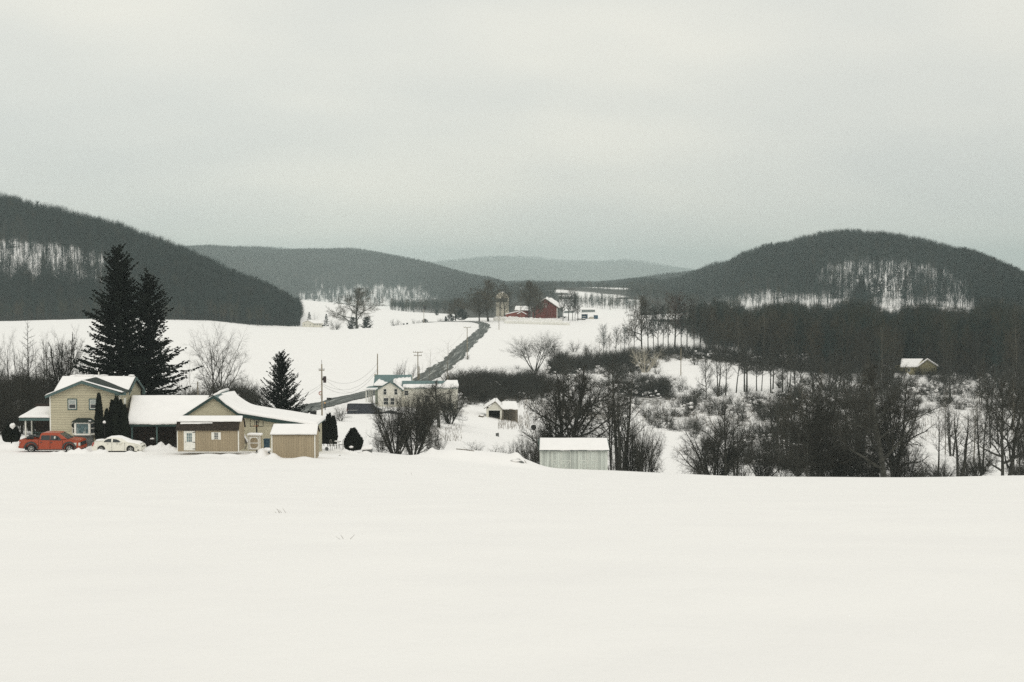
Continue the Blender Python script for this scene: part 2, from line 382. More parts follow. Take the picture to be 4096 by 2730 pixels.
# ------------------------------------------------------------ ground
def ground_material():
    m = bpy.data.materials.new('snow_field'); m.use_nodes = True; t = m.node_tree; b = t.nodes['Principled BSDF']
    b.inputs['Roughness'].default_value = .8; b.inputs['Specular IOR Level'].default_value = .15
    c = t.nodes.new('ShaderNodeTexCoord'); n = t.nodes.new('ShaderNodeTexNoise'); n.inputs['Scale'].default_value = .35; n.inputs['Detail'].default_value = 8
    t.links.new(c.outputs['Object'], n.inputs['Vector'])
    r = t.nodes.new('ShaderNodeValToRGB'); t.links.new(n.outputs['Fac'], r.inputs[0])
    r.color_ramp.elements[0].position = .3; r.color_ramp.elements[0].color = (.85, .835, .82, 1)
    r.color_ramp.elements[1].position = .7; r.color_ramp.elements[1].color = (.885, .87, .85, 1)
    at = t.nodes.new('ShaderNodeAttribute'); at.attribute_name = 'brush'  # brush in thickets; under the woods also tree shade put into the ground colour
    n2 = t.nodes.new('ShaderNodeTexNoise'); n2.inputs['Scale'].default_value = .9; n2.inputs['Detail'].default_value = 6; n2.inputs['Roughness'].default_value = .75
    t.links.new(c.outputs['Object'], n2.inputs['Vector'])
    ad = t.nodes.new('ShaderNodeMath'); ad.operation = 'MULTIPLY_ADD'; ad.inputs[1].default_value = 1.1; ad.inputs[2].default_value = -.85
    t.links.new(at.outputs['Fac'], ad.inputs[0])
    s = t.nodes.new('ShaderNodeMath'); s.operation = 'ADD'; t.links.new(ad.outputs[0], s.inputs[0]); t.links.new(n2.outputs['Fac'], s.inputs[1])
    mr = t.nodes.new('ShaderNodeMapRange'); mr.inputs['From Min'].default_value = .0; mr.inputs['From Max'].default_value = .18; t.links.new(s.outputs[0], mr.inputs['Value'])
    mxx = t.nodes.new('ShaderNodeMixRGB'); t.links.new(mr.outputs[0], mxx.inputs[0]); t.links.new(r.outputs[0], mxx.inputs[1]); mxx.inputs[2].default_value = (.035, .033, .026, 1)  # dark tone over the snow: brush cover and painted shade of dense stands
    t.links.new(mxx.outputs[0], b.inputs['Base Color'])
    n3 = t.nodes.new('ShaderNodeTexNoise'); n3.inputs['Scale'].default_value = 1.6; n3.inputs['Detail'].default_value = 7; n3.inputs['Roughness'].default_value = .6
    mp_ = t.nodes.new('ShaderNodeMapping'); mp_.inputs['Scale'].default_value = (1, .5, 1); t.links.new(c.outputs['Object'], mp_.inputs[0]); t.links.new(mp_.outputs[0], n3.inputs['Vector'])
    bp = t.nodes.new('ShaderNodeBump'); bp.inputs['Strength'].default_value = .35; bp.inputs['Distance'].default_value = .12
    t.links.new(n3.outputs['Fac'], bp.inputs['Height']); t.links.new(bp.outputs[0], b.inputs['Normal'])
    return m
M_ground = ground_material()
def brush_shade_attr(me, vals):
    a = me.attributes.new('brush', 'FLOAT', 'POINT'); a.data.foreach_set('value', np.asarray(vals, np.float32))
ys = [-110., -80, -50, -30, -15, -5, 0]
while ys[-1] < 19400:
    y = ys[-1]; ys.append(y+(0.8 if y < 100 else 0.45 if y < 150 else min(max(.9, .0075*y), 200)))
ys = np.array(ys)
u = np.concatenate([np.linspace(-1.3, -.44, 40)[:-1], np.linspace(-.44, .44, 500), np.linspace(.44, 1.3, 40)[1:]])
GX = u[None, :]*np.maximum(ys[:, None], 60.0); GY = np.repeat(ys[:, None], len(u), 1)
GZ = Hv(GX.ravel(), GY.ravel())
gme = npmesh('snow_field', np.stack([GX.ravel(), GY.ravel(), GZ], 1), gridq(len(ys), len(u)), [M_ground])
gpx = 512+F*GX.ravel()/np.maximum(GY.ravel(), 45.0); gD = GY.ravel()
grow_ = HZ+F*(CAM[2]-GZ)/np.maximum(gD, 1)
def inpoly(px, py, poly):
    px = np.asarray(px, float); py = np.asarray(py, float); c = np.zeros(px.shape, bool); n = len(poly)
    for i in range(n):
        x1, y1 = poly[i]; x2, y2 = poly[(i+1) % n]
        if y1 == y2: continue
        c ^= ((y1 > py) != (y2 > py)) & (px < (x2-x1)*(py-y1)/(y2-y1)+x1)
    return c
# the wood on the right, in (column, distance)
def wood_front(px): return np.interp(px, [585, 640, 665, 690, 715, 760, 820, 900, 1024, 1500], [900, 860, 740, 640, 545, 480, 440, 430, 425, 420])
# thickets, as regions of the snowfield seen from the camera: (column, ground row), near distance limit
THICK = [  # polygon, Dmin, density 0..1, kind
 ([(448,388),(470,384),(500,380),(540,380),(552,386),(548,398),(520,402),(490,402),(458,405)], 250, 1.0),
 ([(548,374),(562,366),(580,361),(600,358),(640,356),(652,362),(648,372),(615,376),(600,368),(570,376)], 300, 1.0),
 ([(548,386),(570,376),(600,370),(612,384),(600,396),(560,399)], 260, .5),
 ([(606,378),(650,376),(672,386),(676,402),(650,406),(612,404)], 250, .9),
 ([(640,351),(700,353),(760,358),(1060,362),(1060,374),(900,376),(760,371),(712,361),(660,358)], 350, .97),
 ([(675,398),(760,396),(800,388),(860,386),(860,415),(800,425),(740,420),(690,412)], 230, .55),
 ([(860,378),(1060,380),(1060,412),(960,410),(900,420),(860,412)], 230, .6),
 ([(640,416),(690,414),(720,424),(700,434),(660,430)], 200, .8),
 ([(720,436),(780,430),(850,430),(900,440),(870,470),(790,474),(740,466)], 165, .75),
 ([(560,402),(600,400),(640,405),(640,415),(610,418),(570,412)], 220, .5),
 ([(-60,388),(52,388),(62,424),(-60,430)], 150, 1.0),
 ([(184,398),(262,398),(262,412),(184,412)], 165, 1.0),
 ([(150,405),(190,405),(190,416),(150,416)], 165, 1.0),
]
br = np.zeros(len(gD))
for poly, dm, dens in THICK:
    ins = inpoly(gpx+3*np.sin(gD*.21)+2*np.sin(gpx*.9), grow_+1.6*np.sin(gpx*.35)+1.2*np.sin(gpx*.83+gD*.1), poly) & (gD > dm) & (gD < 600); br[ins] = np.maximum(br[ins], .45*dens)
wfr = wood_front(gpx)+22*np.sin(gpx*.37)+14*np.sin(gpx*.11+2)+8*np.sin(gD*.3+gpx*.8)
inw = (gD > wfr) & (gD < 880) & (gpx > 645); br[inw] = .30+.42*np.clip((gD[inw]-wfr[inw])/110, 0, 1)  # wood floor darkened in colour for undergrowth and the shade of its trees
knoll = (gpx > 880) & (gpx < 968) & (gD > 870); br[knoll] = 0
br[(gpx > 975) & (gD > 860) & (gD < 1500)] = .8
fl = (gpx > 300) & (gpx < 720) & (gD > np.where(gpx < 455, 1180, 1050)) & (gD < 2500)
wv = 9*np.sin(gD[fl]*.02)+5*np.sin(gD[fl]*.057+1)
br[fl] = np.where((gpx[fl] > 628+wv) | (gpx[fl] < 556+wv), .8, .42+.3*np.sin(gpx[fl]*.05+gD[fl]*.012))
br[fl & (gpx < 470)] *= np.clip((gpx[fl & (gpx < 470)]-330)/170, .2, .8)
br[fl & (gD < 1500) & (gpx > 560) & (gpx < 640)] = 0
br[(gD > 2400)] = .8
brush_shade_attr(gme, br)
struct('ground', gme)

# ------------------------------------------------------------ hills
class Hill:
    def __init__(s, name, sil, dridge, dfront, dback, th, exp=1.0, nx=260, ny=60):
        s.px = np.array([p[0] for p in sil], float); s.row = np.array([p[1] for p in sil], float)
        s.dr = dridge; s.df = dfront; s.db = dback; s.th = th; s.exp = exp; s.name = name
        s.rng = (s.px[0], s.px[-1]); s.nx = nx; s.ny = ny
    def D3(s, px):
        f = lambda a: np.interp(px, [p[0] for p in a], [p[1] for p in a]) if isinstance(a, list) else np.full(np.shape(px), float(a))
        return f(s.df), f(s.dr), f(s.db)
    def z(s, px, D):
        px = np.asarray(px, float); D = np.asarray(D, float); df, dr, db = s.D3(px)
        m = pslopes(s.px, s.row[:, None].repeat(1, 1)); row = herm(s.px, np.repeat(s.row[:, None], len(px), 1), np.repeat(m, len(px), 1), px)
        zr_ = CAM[2]-(row-HZ)/F*dr-s.th; zf = Hv(xpx(px, df), df)-.5
        zr_ = np.maximum(zr_, zf+.5)
        t = (D-df)/(dr-df); tb = (D-dr)/(db-dr)
        up = np.sin(np.clip(t, 0, 1)*math.pi/2)**s.exp
        zz = np.where(D <= dr, zf+(zr_-zf)*up, zr_+(zf-8-zr_)*smooth(tb))
        w = np.clip((zr_-zf)/25, 0, 1)*np.clip(t*4, 0, 1)*np.clip((1.05-np.abs(t-0))*8, .35, 1)
        k = 1400.0/np.median(dr); x = xpx(px, D)
        n = np.sin(x*.021*k+D*.013*k+s.th)*.5+np.sin(x*.047*k-D*.023*k+2)*.35+np.sin(x*.09*k+D*.05*k+4)*.2+np.sin(x*.011*k-1)*.5
        return zz+n*w*3.2/k
    def build(s, mask):
        px = np.linspace(*s.rng, s.nx); t = np.linspace(0, 1, s.ny)
        df, dr, db = s.D3(px); D = df[None, :]+(db-df)[None, :]*t[:, None]; P = np.repeat(px[None, :], s.ny, 0)
        Z = s.z(P.ravel(), D.ravel()); X = xpx(P.ravel(), D.ravel())
        me = npmesh(s.name, np.stack([X, D.ravel(), Z], 1), gridq(s.ny, s.nx), [M_ground])
        row = HZ+F*(CAM[2]-Z)/D.ravel()
        brush_shade_attr(me, np.clip(.72-.45*mask(P.ravel(), row), .27, .72)); struct('hill', me)  # understory and tree shade painted into the hill floor, weaker in snowy patches
    def sample(s, rng, n, dmaxf=.18):
        px = rng.uniform(s.rng[0], s.rng[1], n); df, dr, db = s.D3(px); far = dr+(db-dr)*dmaxf
        D = np.sqrt(rng.uniform(0, 1, n)*(far**2-df**2)+df**2); z = s.z(px, D)
        return px, D, z
def band(px, row, top, bot, soft=4, ):
    soft = soft*1.6
    t = np.interp(px, [p[0] for p in top], [p[1] for p in top]); b = np.interp(px, [p[0] for p in bot], [p[1] for p in bot])
    wob = 2.0*np.sin(px*.31)+1.5*np.sin(px*.83+1)
    return np.clip((row-t-wob)/soft, 0, 1)*np.clip((b-row-wob)/soft, 0, 1)
def maskA(px, row): return band(px, row, [(-300,226),(0,232),(60,238),(110,249),(150,258),(185,274)], [(-300,280),(0,282),(60,284),(110,290),(150,293),(200,292)], 7)*np.clip((170-px)/50, 0, 1)
def maskB(px, row): return np.clip(band(px, row, [(290,300),(305,287),(360,281),(420,284),(440,294)], [(290,312),(440,316)], 4)*(px > 285)*(px < 447)+.5*band(px, row, [(262,268),(300,276),(330,276)], [(262,280),(330,290)], 3)*(px > 262)*(px < 335), 0, 1)
def maskC(px, row): return .0*px
def maskF(px, row):
    m = band(px, row, [(700,294),(745,290),(775,281),(800,274),(830,260),(860,255),(895,255),(925,260),(950,267),(968,280),(985,300)], [(690,316),(1000,316)], 5)
    m *= np.clip((px-690)/30, 0, 1)*np.clip((985-px)/18, 0, 1)
    hole = np.exp(-(((px-800)/32)**2+((row-287)/7)**2))+.9*np.exp(-(((px-860)/14)**2+((row-300)/8)**2))+.6*np.exp(-(((px-920)/12)**2+((row-291)/9)**2))
    return np.clip(m-hole, 0, 1)
HA = Hill('hill', [(-320,120),(-180,150),(-80,178),(0,197),(20,201),(38,207),(60,212),(90,218),(120,225),(150,237),(175,245),(195,253),(220,265),(240,275),(262,284),(280,293),(292,301),(300,330)],
          [(-320,1250),(0,1120),(150,1040),(292,930)], [(-320,840),(0,800),(170,800),(292,860)], [(-320,1700),(292,1250)], 13.5, 1.15)
HB = Hill('hill', [(120,252),(150,249),(190,247.5),(215,248),(250,250),(300,251.5),(340,251),(380,253),(395,256),(410,260),(430,264),(455,270),(480,276),(500,281),(515,287),(530,300)],
          [(120,4200),(350,3900),(500,3300),(530,3200)], [(120,2800),(290,2600),(450,2400),(530,2500)], 5200, 13, .95)
HC = Hill('hill', [(430,290),(470,284),(490,281.5),(520,281),(560,282),(600,282),(620,280.5),(640,279),(665,276),(690,273),(730,268),(780,262),(830,262)],
          [(430,3900),(830,3600)], [(430,3000),(600,2900),(830,2700)], 4700, 12, .9)
HF = Hill('hill', [(600,297),(625,290),(640,286),(660,281),(680,277),(700,270),(722,264),(740,256),(762,248),(785,243),(800,239),(830,234),(850,232),(875,233),(900,237),(925,242),(945,247),(970,250),(985,255),(1010,266),(1024,273),(1060,282),(1130,292),(1250,280),(1400,270)],
          [(600,3000),(660,2500),(740,1750),(870,1520),(1024,1350),(1400,1350)], [(600,2450),(660,1900),(740,1180),(900,1000),(1400,960)], [(600,3400),(740,2200),(1400,1950)], 13.5, 1.1)
HE = Hill('hill', [(380,274),(410,266),(430,262),(455,259),(480,256.5),(500,256),(520,256.5),(540,258),(560,260),(600,261.5),(620,262.5),(640,265),(665,269),(690,272),(740,276),(800,282)],
          14000, 11500, 16500, 12, .9)
HD = Hill('hill', [(160,256),(200,254),(240,252),(262,250),(280,248.7),(300,250.5),(340,256),(420,268)], 11500, 10000, 13500, 12, .9)
HG = Hill('hill', [(560,276),(600,268),(625,266.5),(650,267),(670,268.5),(700,271),(760,278)], 17000, 15500, 18800, 12, .9)
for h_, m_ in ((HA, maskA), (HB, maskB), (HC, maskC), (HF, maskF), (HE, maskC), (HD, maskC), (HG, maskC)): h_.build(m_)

# ------------------------------------------------------------ road, draped on the ground
def road(pts, wl, name='road', seed=3, nx=9, step=.006):
    px = np.array([p[0] for p in pts], float); D = np.array([p[1] for p in pts], float)
    X = xpx(px, D); s = np.concatenate([[0], np.cumsum(np.hypot(np.diff(X), np.diff(D)))])
    q = np.arange(0, s[-1], 1.5); mX = pslopes(s, X[:, None]); mD = pslopes(s, D[:, None]); n = len(q)
    cx_ = herm(s, np.repeat(X[:, None], n, 1), np.repeat(mX, n, 1), q); cy_ = herm(s, np.repeat(D[:, None], n, 1), np.repeat(mD, n, 1), q)
    tx = np.gradient(cx_); ty = np.gradient(cy_); l = np.hypot(tx, ty); nx_, ny_ = ty/l, -tx/l
    rr = np.random.default_rng(seed); w = np.interp(q, [0, s[-1]], wl)
    jl = np.interp(q, np.arange(0, s[-1]+9, 7), rr.uniform(-.6, .5, len(np.arange(0, s[-1]+9, 7))))+rr.uniform(-.25, .25, n)
    jr = np.interp(q, np.arange(0, s[-1]+9, 9), rr.uniform(-.5, .6, len(np.arange(0, s[-1]+9, 9))))+rr.uniform(-.25, .25, n)
    u_ = np.linspace(-1, 1, nx)[None, :]; off = np.where(u_ < 0, u_*(w/2+jl)[:, None], u_*(w/2+jr)[:, None])
    VX = cx_[:, None]+nx_[:, None]*off; VY = cy_[:, None]+ny_[:, None]*off
    VZ = Hv(VX.ravel(), VY.ravel())
    # follow the snow sheet as meshed: take the local maximum so that no facet pokes through
    for ddx, ddy in ((1.2, 0), (-1.2, 0), (0, 1.5), (0, -1.5)): VZ = np.maximum(VZ, Hv(VX.ravel()+ddx, VY.ravel()+ddy))
    me = npmesh(name, np.stack([VX.ravel(), VY.ravel(), VZ+.10], 1), gridq(n, nx)[:, ::-1], [M_road])
    uv = me.uv_layers.new(name='uv'); li = np.empty(len(me.loops), np.int32); me.loops.foreach_get('vertex_index', li)
    U = np.repeat(np.linspace(0, 1, nx)[None, :], n, 0).ravel(); V = np.repeat(q[:, None], nx, 1).ravel()
    uv.data.foreach_set('uv', np.stack([U[li], V[li]], 1).astype(np.float32).ravel())
    return struct(name, me)
def road_material():
    m = bpy.data.materials.new('wet_asphalt'); m.use_nodes = True; t = m.node_tree; b = t.nodes['Principled BSDF']; b.inputs['Roughness'].default_value = .75
    c = t.nodes.new('ShaderNodeUVMap'); mp_ = t.nodes.new('ShaderNodeMapping'); mp_.inputs['Scale'].default_value = (7, .03, 1); t.links.new(c.outputs[0], mp_.inputs[0])
    n = t.nodes.new('ShaderNodeTexNoise'); n.inputs['Scale'].default_value = 1; n.inputs['Detail'].default_value = 6; n.inputs['Roughness'].default_value = .7; t.links.new(mp_.outputs[0], n.inputs['Vector'])
    r = t.nodes.new('ShaderNodeValToRGB'); t.links.new(n.outputs['Fac'], r.inputs[0])
    r.color_ramp.elements[0].position = .42; r.color_ramp.elements[0].color = (.026, .034, .030, 1)
    r.color_ramp.elements[1].position = .66; r.color_ramp.elements[1].color = (.55, .56, .53, 1)
    e = r.color_ramp.elements.new(.55); e.color = (.065, .075, .066, 1)
    t.links.new(r.outputs[0], b.inputs['Base Color']); return m
M_road = road_material()
road([(262,236),(285,250),(306,264),(330,282),(352,300),(372,316),(392,332),(412,352),(428,378),(441,412),(453,458),(463,510),(472,560),(480,615),(484.5,660),(484,692),(479,712),(470,724),(458,730),(440,735),(420,742)], (6.0, 4.9))

# ------------------------------------------------------------ winter haze over the valley
hz = MB().box(-11000, 11000, -150, 19900, -90, 330).build('haze', [], None)
hz['kind'] = 'stuff'; hz['label'] = 'pale winter haze filling the valley up to the far hills'
hm = bpy.data.materials.new('haze'); hm.use_nodes = True; t = hm.node_tree; t.nodes.clear()
ho = t.nodes.new('ShaderNodeOutputMaterial'); pv = t.nodes.new('ShaderNodeVolumePrincipled')
pv.inputs['Color'].default_value = (.83, .96, .965, 1); pv.inputs['Density'].default_value = 1.1e-4; pv.inputs['Anisotropy'].default_value = 0.0
t.links.new(pv.outputs[0], ho.inputs['Volume']); hz.data.materials.append(hm)
# ------------------------------------------------------------ bare trees
TK = 1.0
def vperp(d, rng):
    a = Vector((rng.uniform(-1, 1), rng.uniform(-1, 1), rng.uniform(-1, 1)))
    a -= d*a.dot(d)
    return a.normalized() if a.length > 1e-4 else d.orthogonal().normalized()
def grow(wood, twig, p, d, L, r, lev, S, rng):
    """one branch: polyline with wobble and upward pull, children along it. wood/twig: MB"""
    sp = S[lev]; last = lev == len(S)-1
    nseg = sp.get('seg', 4); pts = [p.copy()]; rad = [r]; cur = p.copy(); dr = d.copy()
    tip = sp.get('tip', .25)
    for i in range(nseg):
        dr = (dr+vperp(dr, rng)*sp.get('wob', .15)+Vector((0, 0, 1))*sp.get('up', .05)).normalized()
        cur = cur+dr*(L/nseg); pts.append(cur.copy()); rad.append(r*(1-(1-tip)*(i+1)/nseg))
    mb = wood if lev <= S[0].get('woodlev', 1) else twig
    ns = sp.get('n', 3)
    if last and ns == 3 and nseg <= 2:
        # thin twig: a three sided spike
        a = vperp(d, rng)*r; b = d.cross(a); q = pts[-1]
        n0 = len(mb.v); mid = pts[len(pts)//2]
        for k in range(3):
            w = pts[0]+a*math.cos(k*2.094)+b*math.sin(k*2.094); mb.v.append((w.x, w.y, w.z))
        if nseg == 2:
            for k in range(3):
                w = mid+(a*math.cos(k*2.094)+b*math.sin(k*2.094))*.7; mb.v.append((w.x, w.y, w.z))
            mb.v.append((q.x, q.y, q.z))
            for k in range(3): k2 = (k+1) % 3; mb.f.append((n0+k, n0+k2, n0+3+k2, n0+3+k)); mb.f.append((n0+3+k, n0+3+k2, n0+6))
        else:
            mb.v.append((q.x, q.y, q.z))
            for k in range(3): mb.f.append((n0+k, n0+(k+1) % 3, n0+3))
    else: mb.tube(pts, rad, ns, cap=False)
    if last: return
    c = S[lev+1]; n = c['cnt']; n = n if n < 1 else max(1, int(round(n*rng.uniform(.8, 1.2))))
    t0, t1 = c.get('t0', .3), c.get('t1', 1.0); az = rng.uniform(0, 6.28)
    for i in range(n):
        t = t0+(t1-t0)*((i+rng.uniform(.1, .9))/n); f = t*nseg; k = min(int(f), nseg-1); q = pts[k].lerp(pts[k+1], f-k)
        ax = (pts[k+1]-pts[k]).normalized(); az += 2.4+rng.uniform(-.5, .5)
        u_ = ax.orthogonal().normalized(); w_ = ax.cross(u_); side = u_*math.cos(az)+w_*math.sin(az)
        ang = R(c['ang']+(c.get('ang1', c['ang'])-c['ang'])*t+rng.uniform(-10, 10))
        dd = (ax*math.cos(ang)+side*math.sin(ang)).normalized()
        prof = c.get('prof'); 
        ll = (prof(t) if prof else (1-.55*t))*L*c['len']*rng.uniform(.75, 1.25)
        rr = min(r*(1-(1-tip)*t)*.75*max(1, TK), c['r']*TK if 'r' in c else r*(1-(1-tip)*t)*c.get('rr', .55))*rng.uniform(.8, 1.15)
        grow(wood, twig, q, dd, ll, rr, lev+1, S, rng)
def tree_mesh(seed, H_, r0, S, stems=1, lean=.05, fork=0.0, spread=0.0):
    """trunk + limbs mesh, crown mesh of finer branches; local coordinates, base at the origin"""
    rng = random.Random(seed); wood, twig = MB(), MB()
    for i in range(stems):
        a = i*2*math.pi/max(stems, 1)+rng.uniform(-.6, .6); s_ = spread*rng.uniform(.5, 1.15) if stems > 1 else 0
        d = Vector((math.cos(a)*s_, math.sin(a)*s_, 1)).normalized()
        d = (d+Vector((rng.uniform(-lean, lean), rng.uniform(-lean, lean), 0))).normalized()
        off = Vector((math.cos(a), math.sin(a), 0))*(r0*1.1 if stems > 1 else 0)
        hh = H_*rng.uniform(.75, 1.0) if stems > 1 else H_
        grow(wood, twig, off+Vector((0, 0, -.5)), d, hh, r0*rng.uniform(.8, 1) , 0, S, rng)
    return wood, twig
TW = .012
SPECS = {}
# broad open grown tree (oak, maple)
SPECS['broad'] = [dict(seg=7, wob=.10, up=.10, n=9, tip=.22, woodlev=1),
 dict(cnt=17, t0=.16, len=.62, ang=72, ang1=38, seg=6, wob=.20, up=.06, n=6, rr=.55, tip=.2, prof=lambda t: .55+.5*math.sin(math.pi*min(1, t*1.15))-.45*t),
 dict(cnt=11, t0=.18, len=.48, ang=52, seg=4, wob=.22, up=.04, n=4, rr=.5, tip=.25),
 dict(cnt=8, t0=.1, len=.55, ang=45, seg=3, wob=.22, up=.03, n=3, r=.020),
 dict(cnt=9, t0=.05, len=.75, ang=42, seg=1, wob=.18, up=.02, n=3, r=.011)]
# elm like vase: several upright arching leaders
SPECS['vase'] = [dict(seg=7, wob=.07, up=.04, n=8, tip=.12, woodlev=1),
 dict(cnt=12, t0=.28, len=.52, ang=34, ang1=30, seg=6, wob=.12, up=.03, n=5, rr=.5, tip=.2, prof=lambda t: 1.1-.6*t),
 dict(cnt=9, t0=.2, len=.42, ang=36, seg=4, wob=.14, up=.03, n=4, rr=.5, tip=.25),
 dict(cnt=8, t0=.1, len=.6, ang=34, seg=3, wob=.16, up=.0, n=3, r=.018),
 dict(cnt=7, t0=.1, len=.7, ang=32, seg=1, wob=.15, up=-.02, n=3, r=.011)]
SPECS['elm2'] = [dict(seg=8, wob=.05, up=.06, n=8, tip=.10, woodlev=1),
 dict(cnt=10, t0=.36, t1=.95, len=.70, ang=34, ang1=24, seg=7, wob=.10, up=.0, n=5, rr=.62, tip=.15, prof=lambda t: 1.15-.6*t),
 dict(cnt=10, t0=.2, len=.36, ang=34, seg=4, wob=.14, up=-.01, n=4, rr=.45, tip=.25),
 dict(cnt=8, t0=.1, len=.6, ang=34, seg=3, wob=.16, up=-.03, n=3, r=.017),
 dict(cnt=6, t0=.1, len=.7, ang=32, seg=1, wob=.15, up=-.04, n=3, r=.011)]
# slender forest tree
SPECS['slim'] = [dict(seg=7, wob=.035, up=.10, n=6, tip=.12, woodlev=1),
 dict(cnt=22, t0=.34, len=.27, ang=52, ang1=30, seg=4, wob=.14, up=.12, n=4, rr=.42, tip=.25, prof=lambda t: 1.2-.8*t),
 dict(cnt=8, t0=.15, len=.45, ang=42, seg=3, wob=.16, up=.06, n=3, r=.030),
 dict(cnt=9, t0=.05, len=.65, ang=38, seg=1, wob=.16, up=.04, n=3, r=.015)]
SPECS['row'] = [dict(seg=7, wob=.05, up=.10, n=6, tip=.12, woodlev=1),
 dict(cnt=22, t0=.24, len=.36, ang=50, ang1=28, seg=5, wob=.15, up=.10, n=4, rr=.42, tip=.25, prof=lambda t: .75+.9*t-1.1*t*t),
 dict(cnt=8, t0=.15, len=.45, ang=42, seg=3, wob=.16, up=.06, n=3, r=.026),
 dict(cnt=8, t0=.05, len=.65, ang=38, seg=1, wob=.16, up=.04, n=3, r=.014)]
# dense many stemmed shrub / hawthorn
SPECS['shrub'] = [dict(seg=6, wob=.16, up=.06, n=6, tip=.2, woodlev=1),
 dict(cnt=9, t0=.15, len=.55, ang=42, seg=5, wob=.22, up=.06, n=4, rr=.55, tip=.25),
 dict(cnt=8, t0=.12, len=.5, ang=45, seg=4, wob=.26, up=.02, n=3, rr=.5, tip=.3),
 dict(cnt=8, t0=.1, len=.6, ang=48, seg=2, wob=.28, up=.0, n=3, r=.015),
 dict(cnt=6, t0=.05, len=.7, ang=46, seg=1, wob=.25, up=.0, n=3, r=.010)]
# crabbed apple tree
SPECS['apple'] = [dict(seg=5, wob=.12, up=.12, n=8, tip=.35, woodlev=1),
 dict(cnt=13, t0=.30, len=.78, ang=70, ang1=45, seg=6, wob=.26, up=.0, n=5, rr=.55, tip=.2),
 dict(cnt=9, t0=.15, len=.42, ang=55, seg=4, wob=.30, up=.06, n=4, rr=.5, tip=.25),
 dict(cnt=11, t0=.05, len=.6, ang=52, seg=3, wob=.3, up=.03, n=3, r=.020),
 dict(cnt=9, t0=.05, len=.7, ang=48, seg=1, wob=.25, up=.0, n=3, r=.012)]
# larch: straight bole with level branches
SPECS['larch'] = [dict(seg=8, wob=.012, up=.12, n=7, tip=.08, woodlev=0),
 dict(cnt=62, t0=.12, len=.34, ang=86, ang1=60, seg=5, wob=.10, up=.045, n=3, r=.035, prof=lambda t: 1.12-t),
 dict(cnt=9, t0=.12, len=.3, ang=55, seg=2, wob=.2, up=-.02, n=3, r=.016),
 dict(cnt=3, t0=.2, len=.4, ang=50, seg=2, wob=.2, up=-.05, n=3, r=.010)]
# thin young birch/ash with sparse twigs
SPECS['sparse'] = [dict(seg=7, wob=.05, up=.08, n=6, tip=.12, woodlev=1),
 dict(cnt=12, t0=.25, len=.38, ang=48, ang1=30, seg=5, wob=.14, up=.06, n=4, rr=.4, tip=.25, prof=lambda t: 1.15-.7*t),
 dict(cnt=6, t0=.2, len=.42, ang=40, seg=3, wob=.16, up=.04, n=3, r=.020),
 dict(cnt=4, t0=.15, len=.45, ang=36, seg=2, wob=.15, up=.02, n=3, r=.010)]
# coarse far-off ones: fewer, stouter twigs
SPECS['far'] = [dict(seg=5, wob=.05, up=.1, n=5, tip=.15, woodlev=0),
 dict(cnt=15, t0=.34, len=.33, ang=62, ang1=25, seg=3, wob=.2, up=.10, n=3, r=.07, prof=lambda t: 1.25-.6*t),
 dict(cnt=7, t0=.1, len=.6, ang=50, seg=2, wob=.2, up=.05, n=3, r=.038),
 dict(cnt=6, t0=.05, len=.62, ang=48, seg=1, wob=.2, up=.03, n=3, r=.026)]
SPECS['farpole'] = [dict(seg=5, wob=.03, up=.1, n=5, tip=.2, woodlev=0),
 dict(cnt=8, t0=.5, len=.26, ang=45, ang1=28, seg=3, wob=.16, up=.12, n=3, r=.05, prof=lambda t: 1.2-.7*t),
 dict(cnt=4, t0=.2, len=.5, ang=42, seg=2, wob=.2, up=.06, n=3, r=.030),
 dict(cnt=3, t0=.1, len=.55, ang=38, seg=1, wob=.2, up=.04, n=3, r=.018)]
SPECS['thicket'] = [dict(seg=4, wob=.14, up=.05, n=4, tip=.2, woodlev=0),
 dict(cnt=6, t0=.12, len=.55, ang=38, seg=3, wob=.2, up=.06, n=3, r=.022),
 dict(cnt=6, t0=.1, len=.5, ang=42, seg=2, wob=.22, up=.04, n=3, r=.014),
 dict(cnt=6, t0=.05, len=.7, ang=44, seg=1, wob=.2, up=.02, n=3, r=.013)]
PROTO = {}
def proto(key, spec, seed, H_, r0, **kw):
    """meshes for one kind of tree; (trunk mesh, crown mesh, nominal height)"""
    if key in PROTO: return PROTO[key]
    wm, tm = kw.pop('wm', M_bark), kw.pop('tm', M_twig)
    global TK; TK = kw.pop('tk', 1.0); w, t_ = tree_mesh(seed, H_, r0, SPECS[spec], **kw); TK = 1.0
    hgt = max(v[2] for v in w.v+t_.v); cen = sorted(v[0] for v in t_.v)
    PROTO[key] = (w.mesh(key+'_trunk', wm, True), t_.mesh(key+'_crown', tm), hgt, (cen[len(cen)//50], cen[-len(cen)//50]))
    return PROTO[key]
def plant(key, loc, height, rz, label, cat='tree', group=None, name='bare_tree', wide=1.0, parts=('trunk', 'crown')):
    p = PROTO[key]; s = height/p[2]
    o = thing(name, label, cat, loc, rz, group); o.scale = (s*wide, s*wide, s)
    for nm, me in zip(parts, p[:2]):
        c = bpy.data.objects.new(nm, me); COL.objects.link(c); c.parent = o
    return o
random.seed(5)
proto('oak_a', 'broad', 11, 13, .42, lean=.05)
proto('oak_b', 'broad', 12, 12, .34, lean=.08)
proto('oak_fork', 'broad', 31, 12, .30, stems=3, spread=.28)
proto('elm', 'vase', 17, 12, .24, stems=5, spread=.62)
proto('elm_pair', 'elm2', 23, 12, .19, stems=2, spread=.12, tk=1.35)
for k in range(3): proto('mid_%s' % 'abc'[k], 'row', 141+k, 14, .24, tk=2.3, tm=(M_twig_far, M_twig_far2, M_twig)[k])
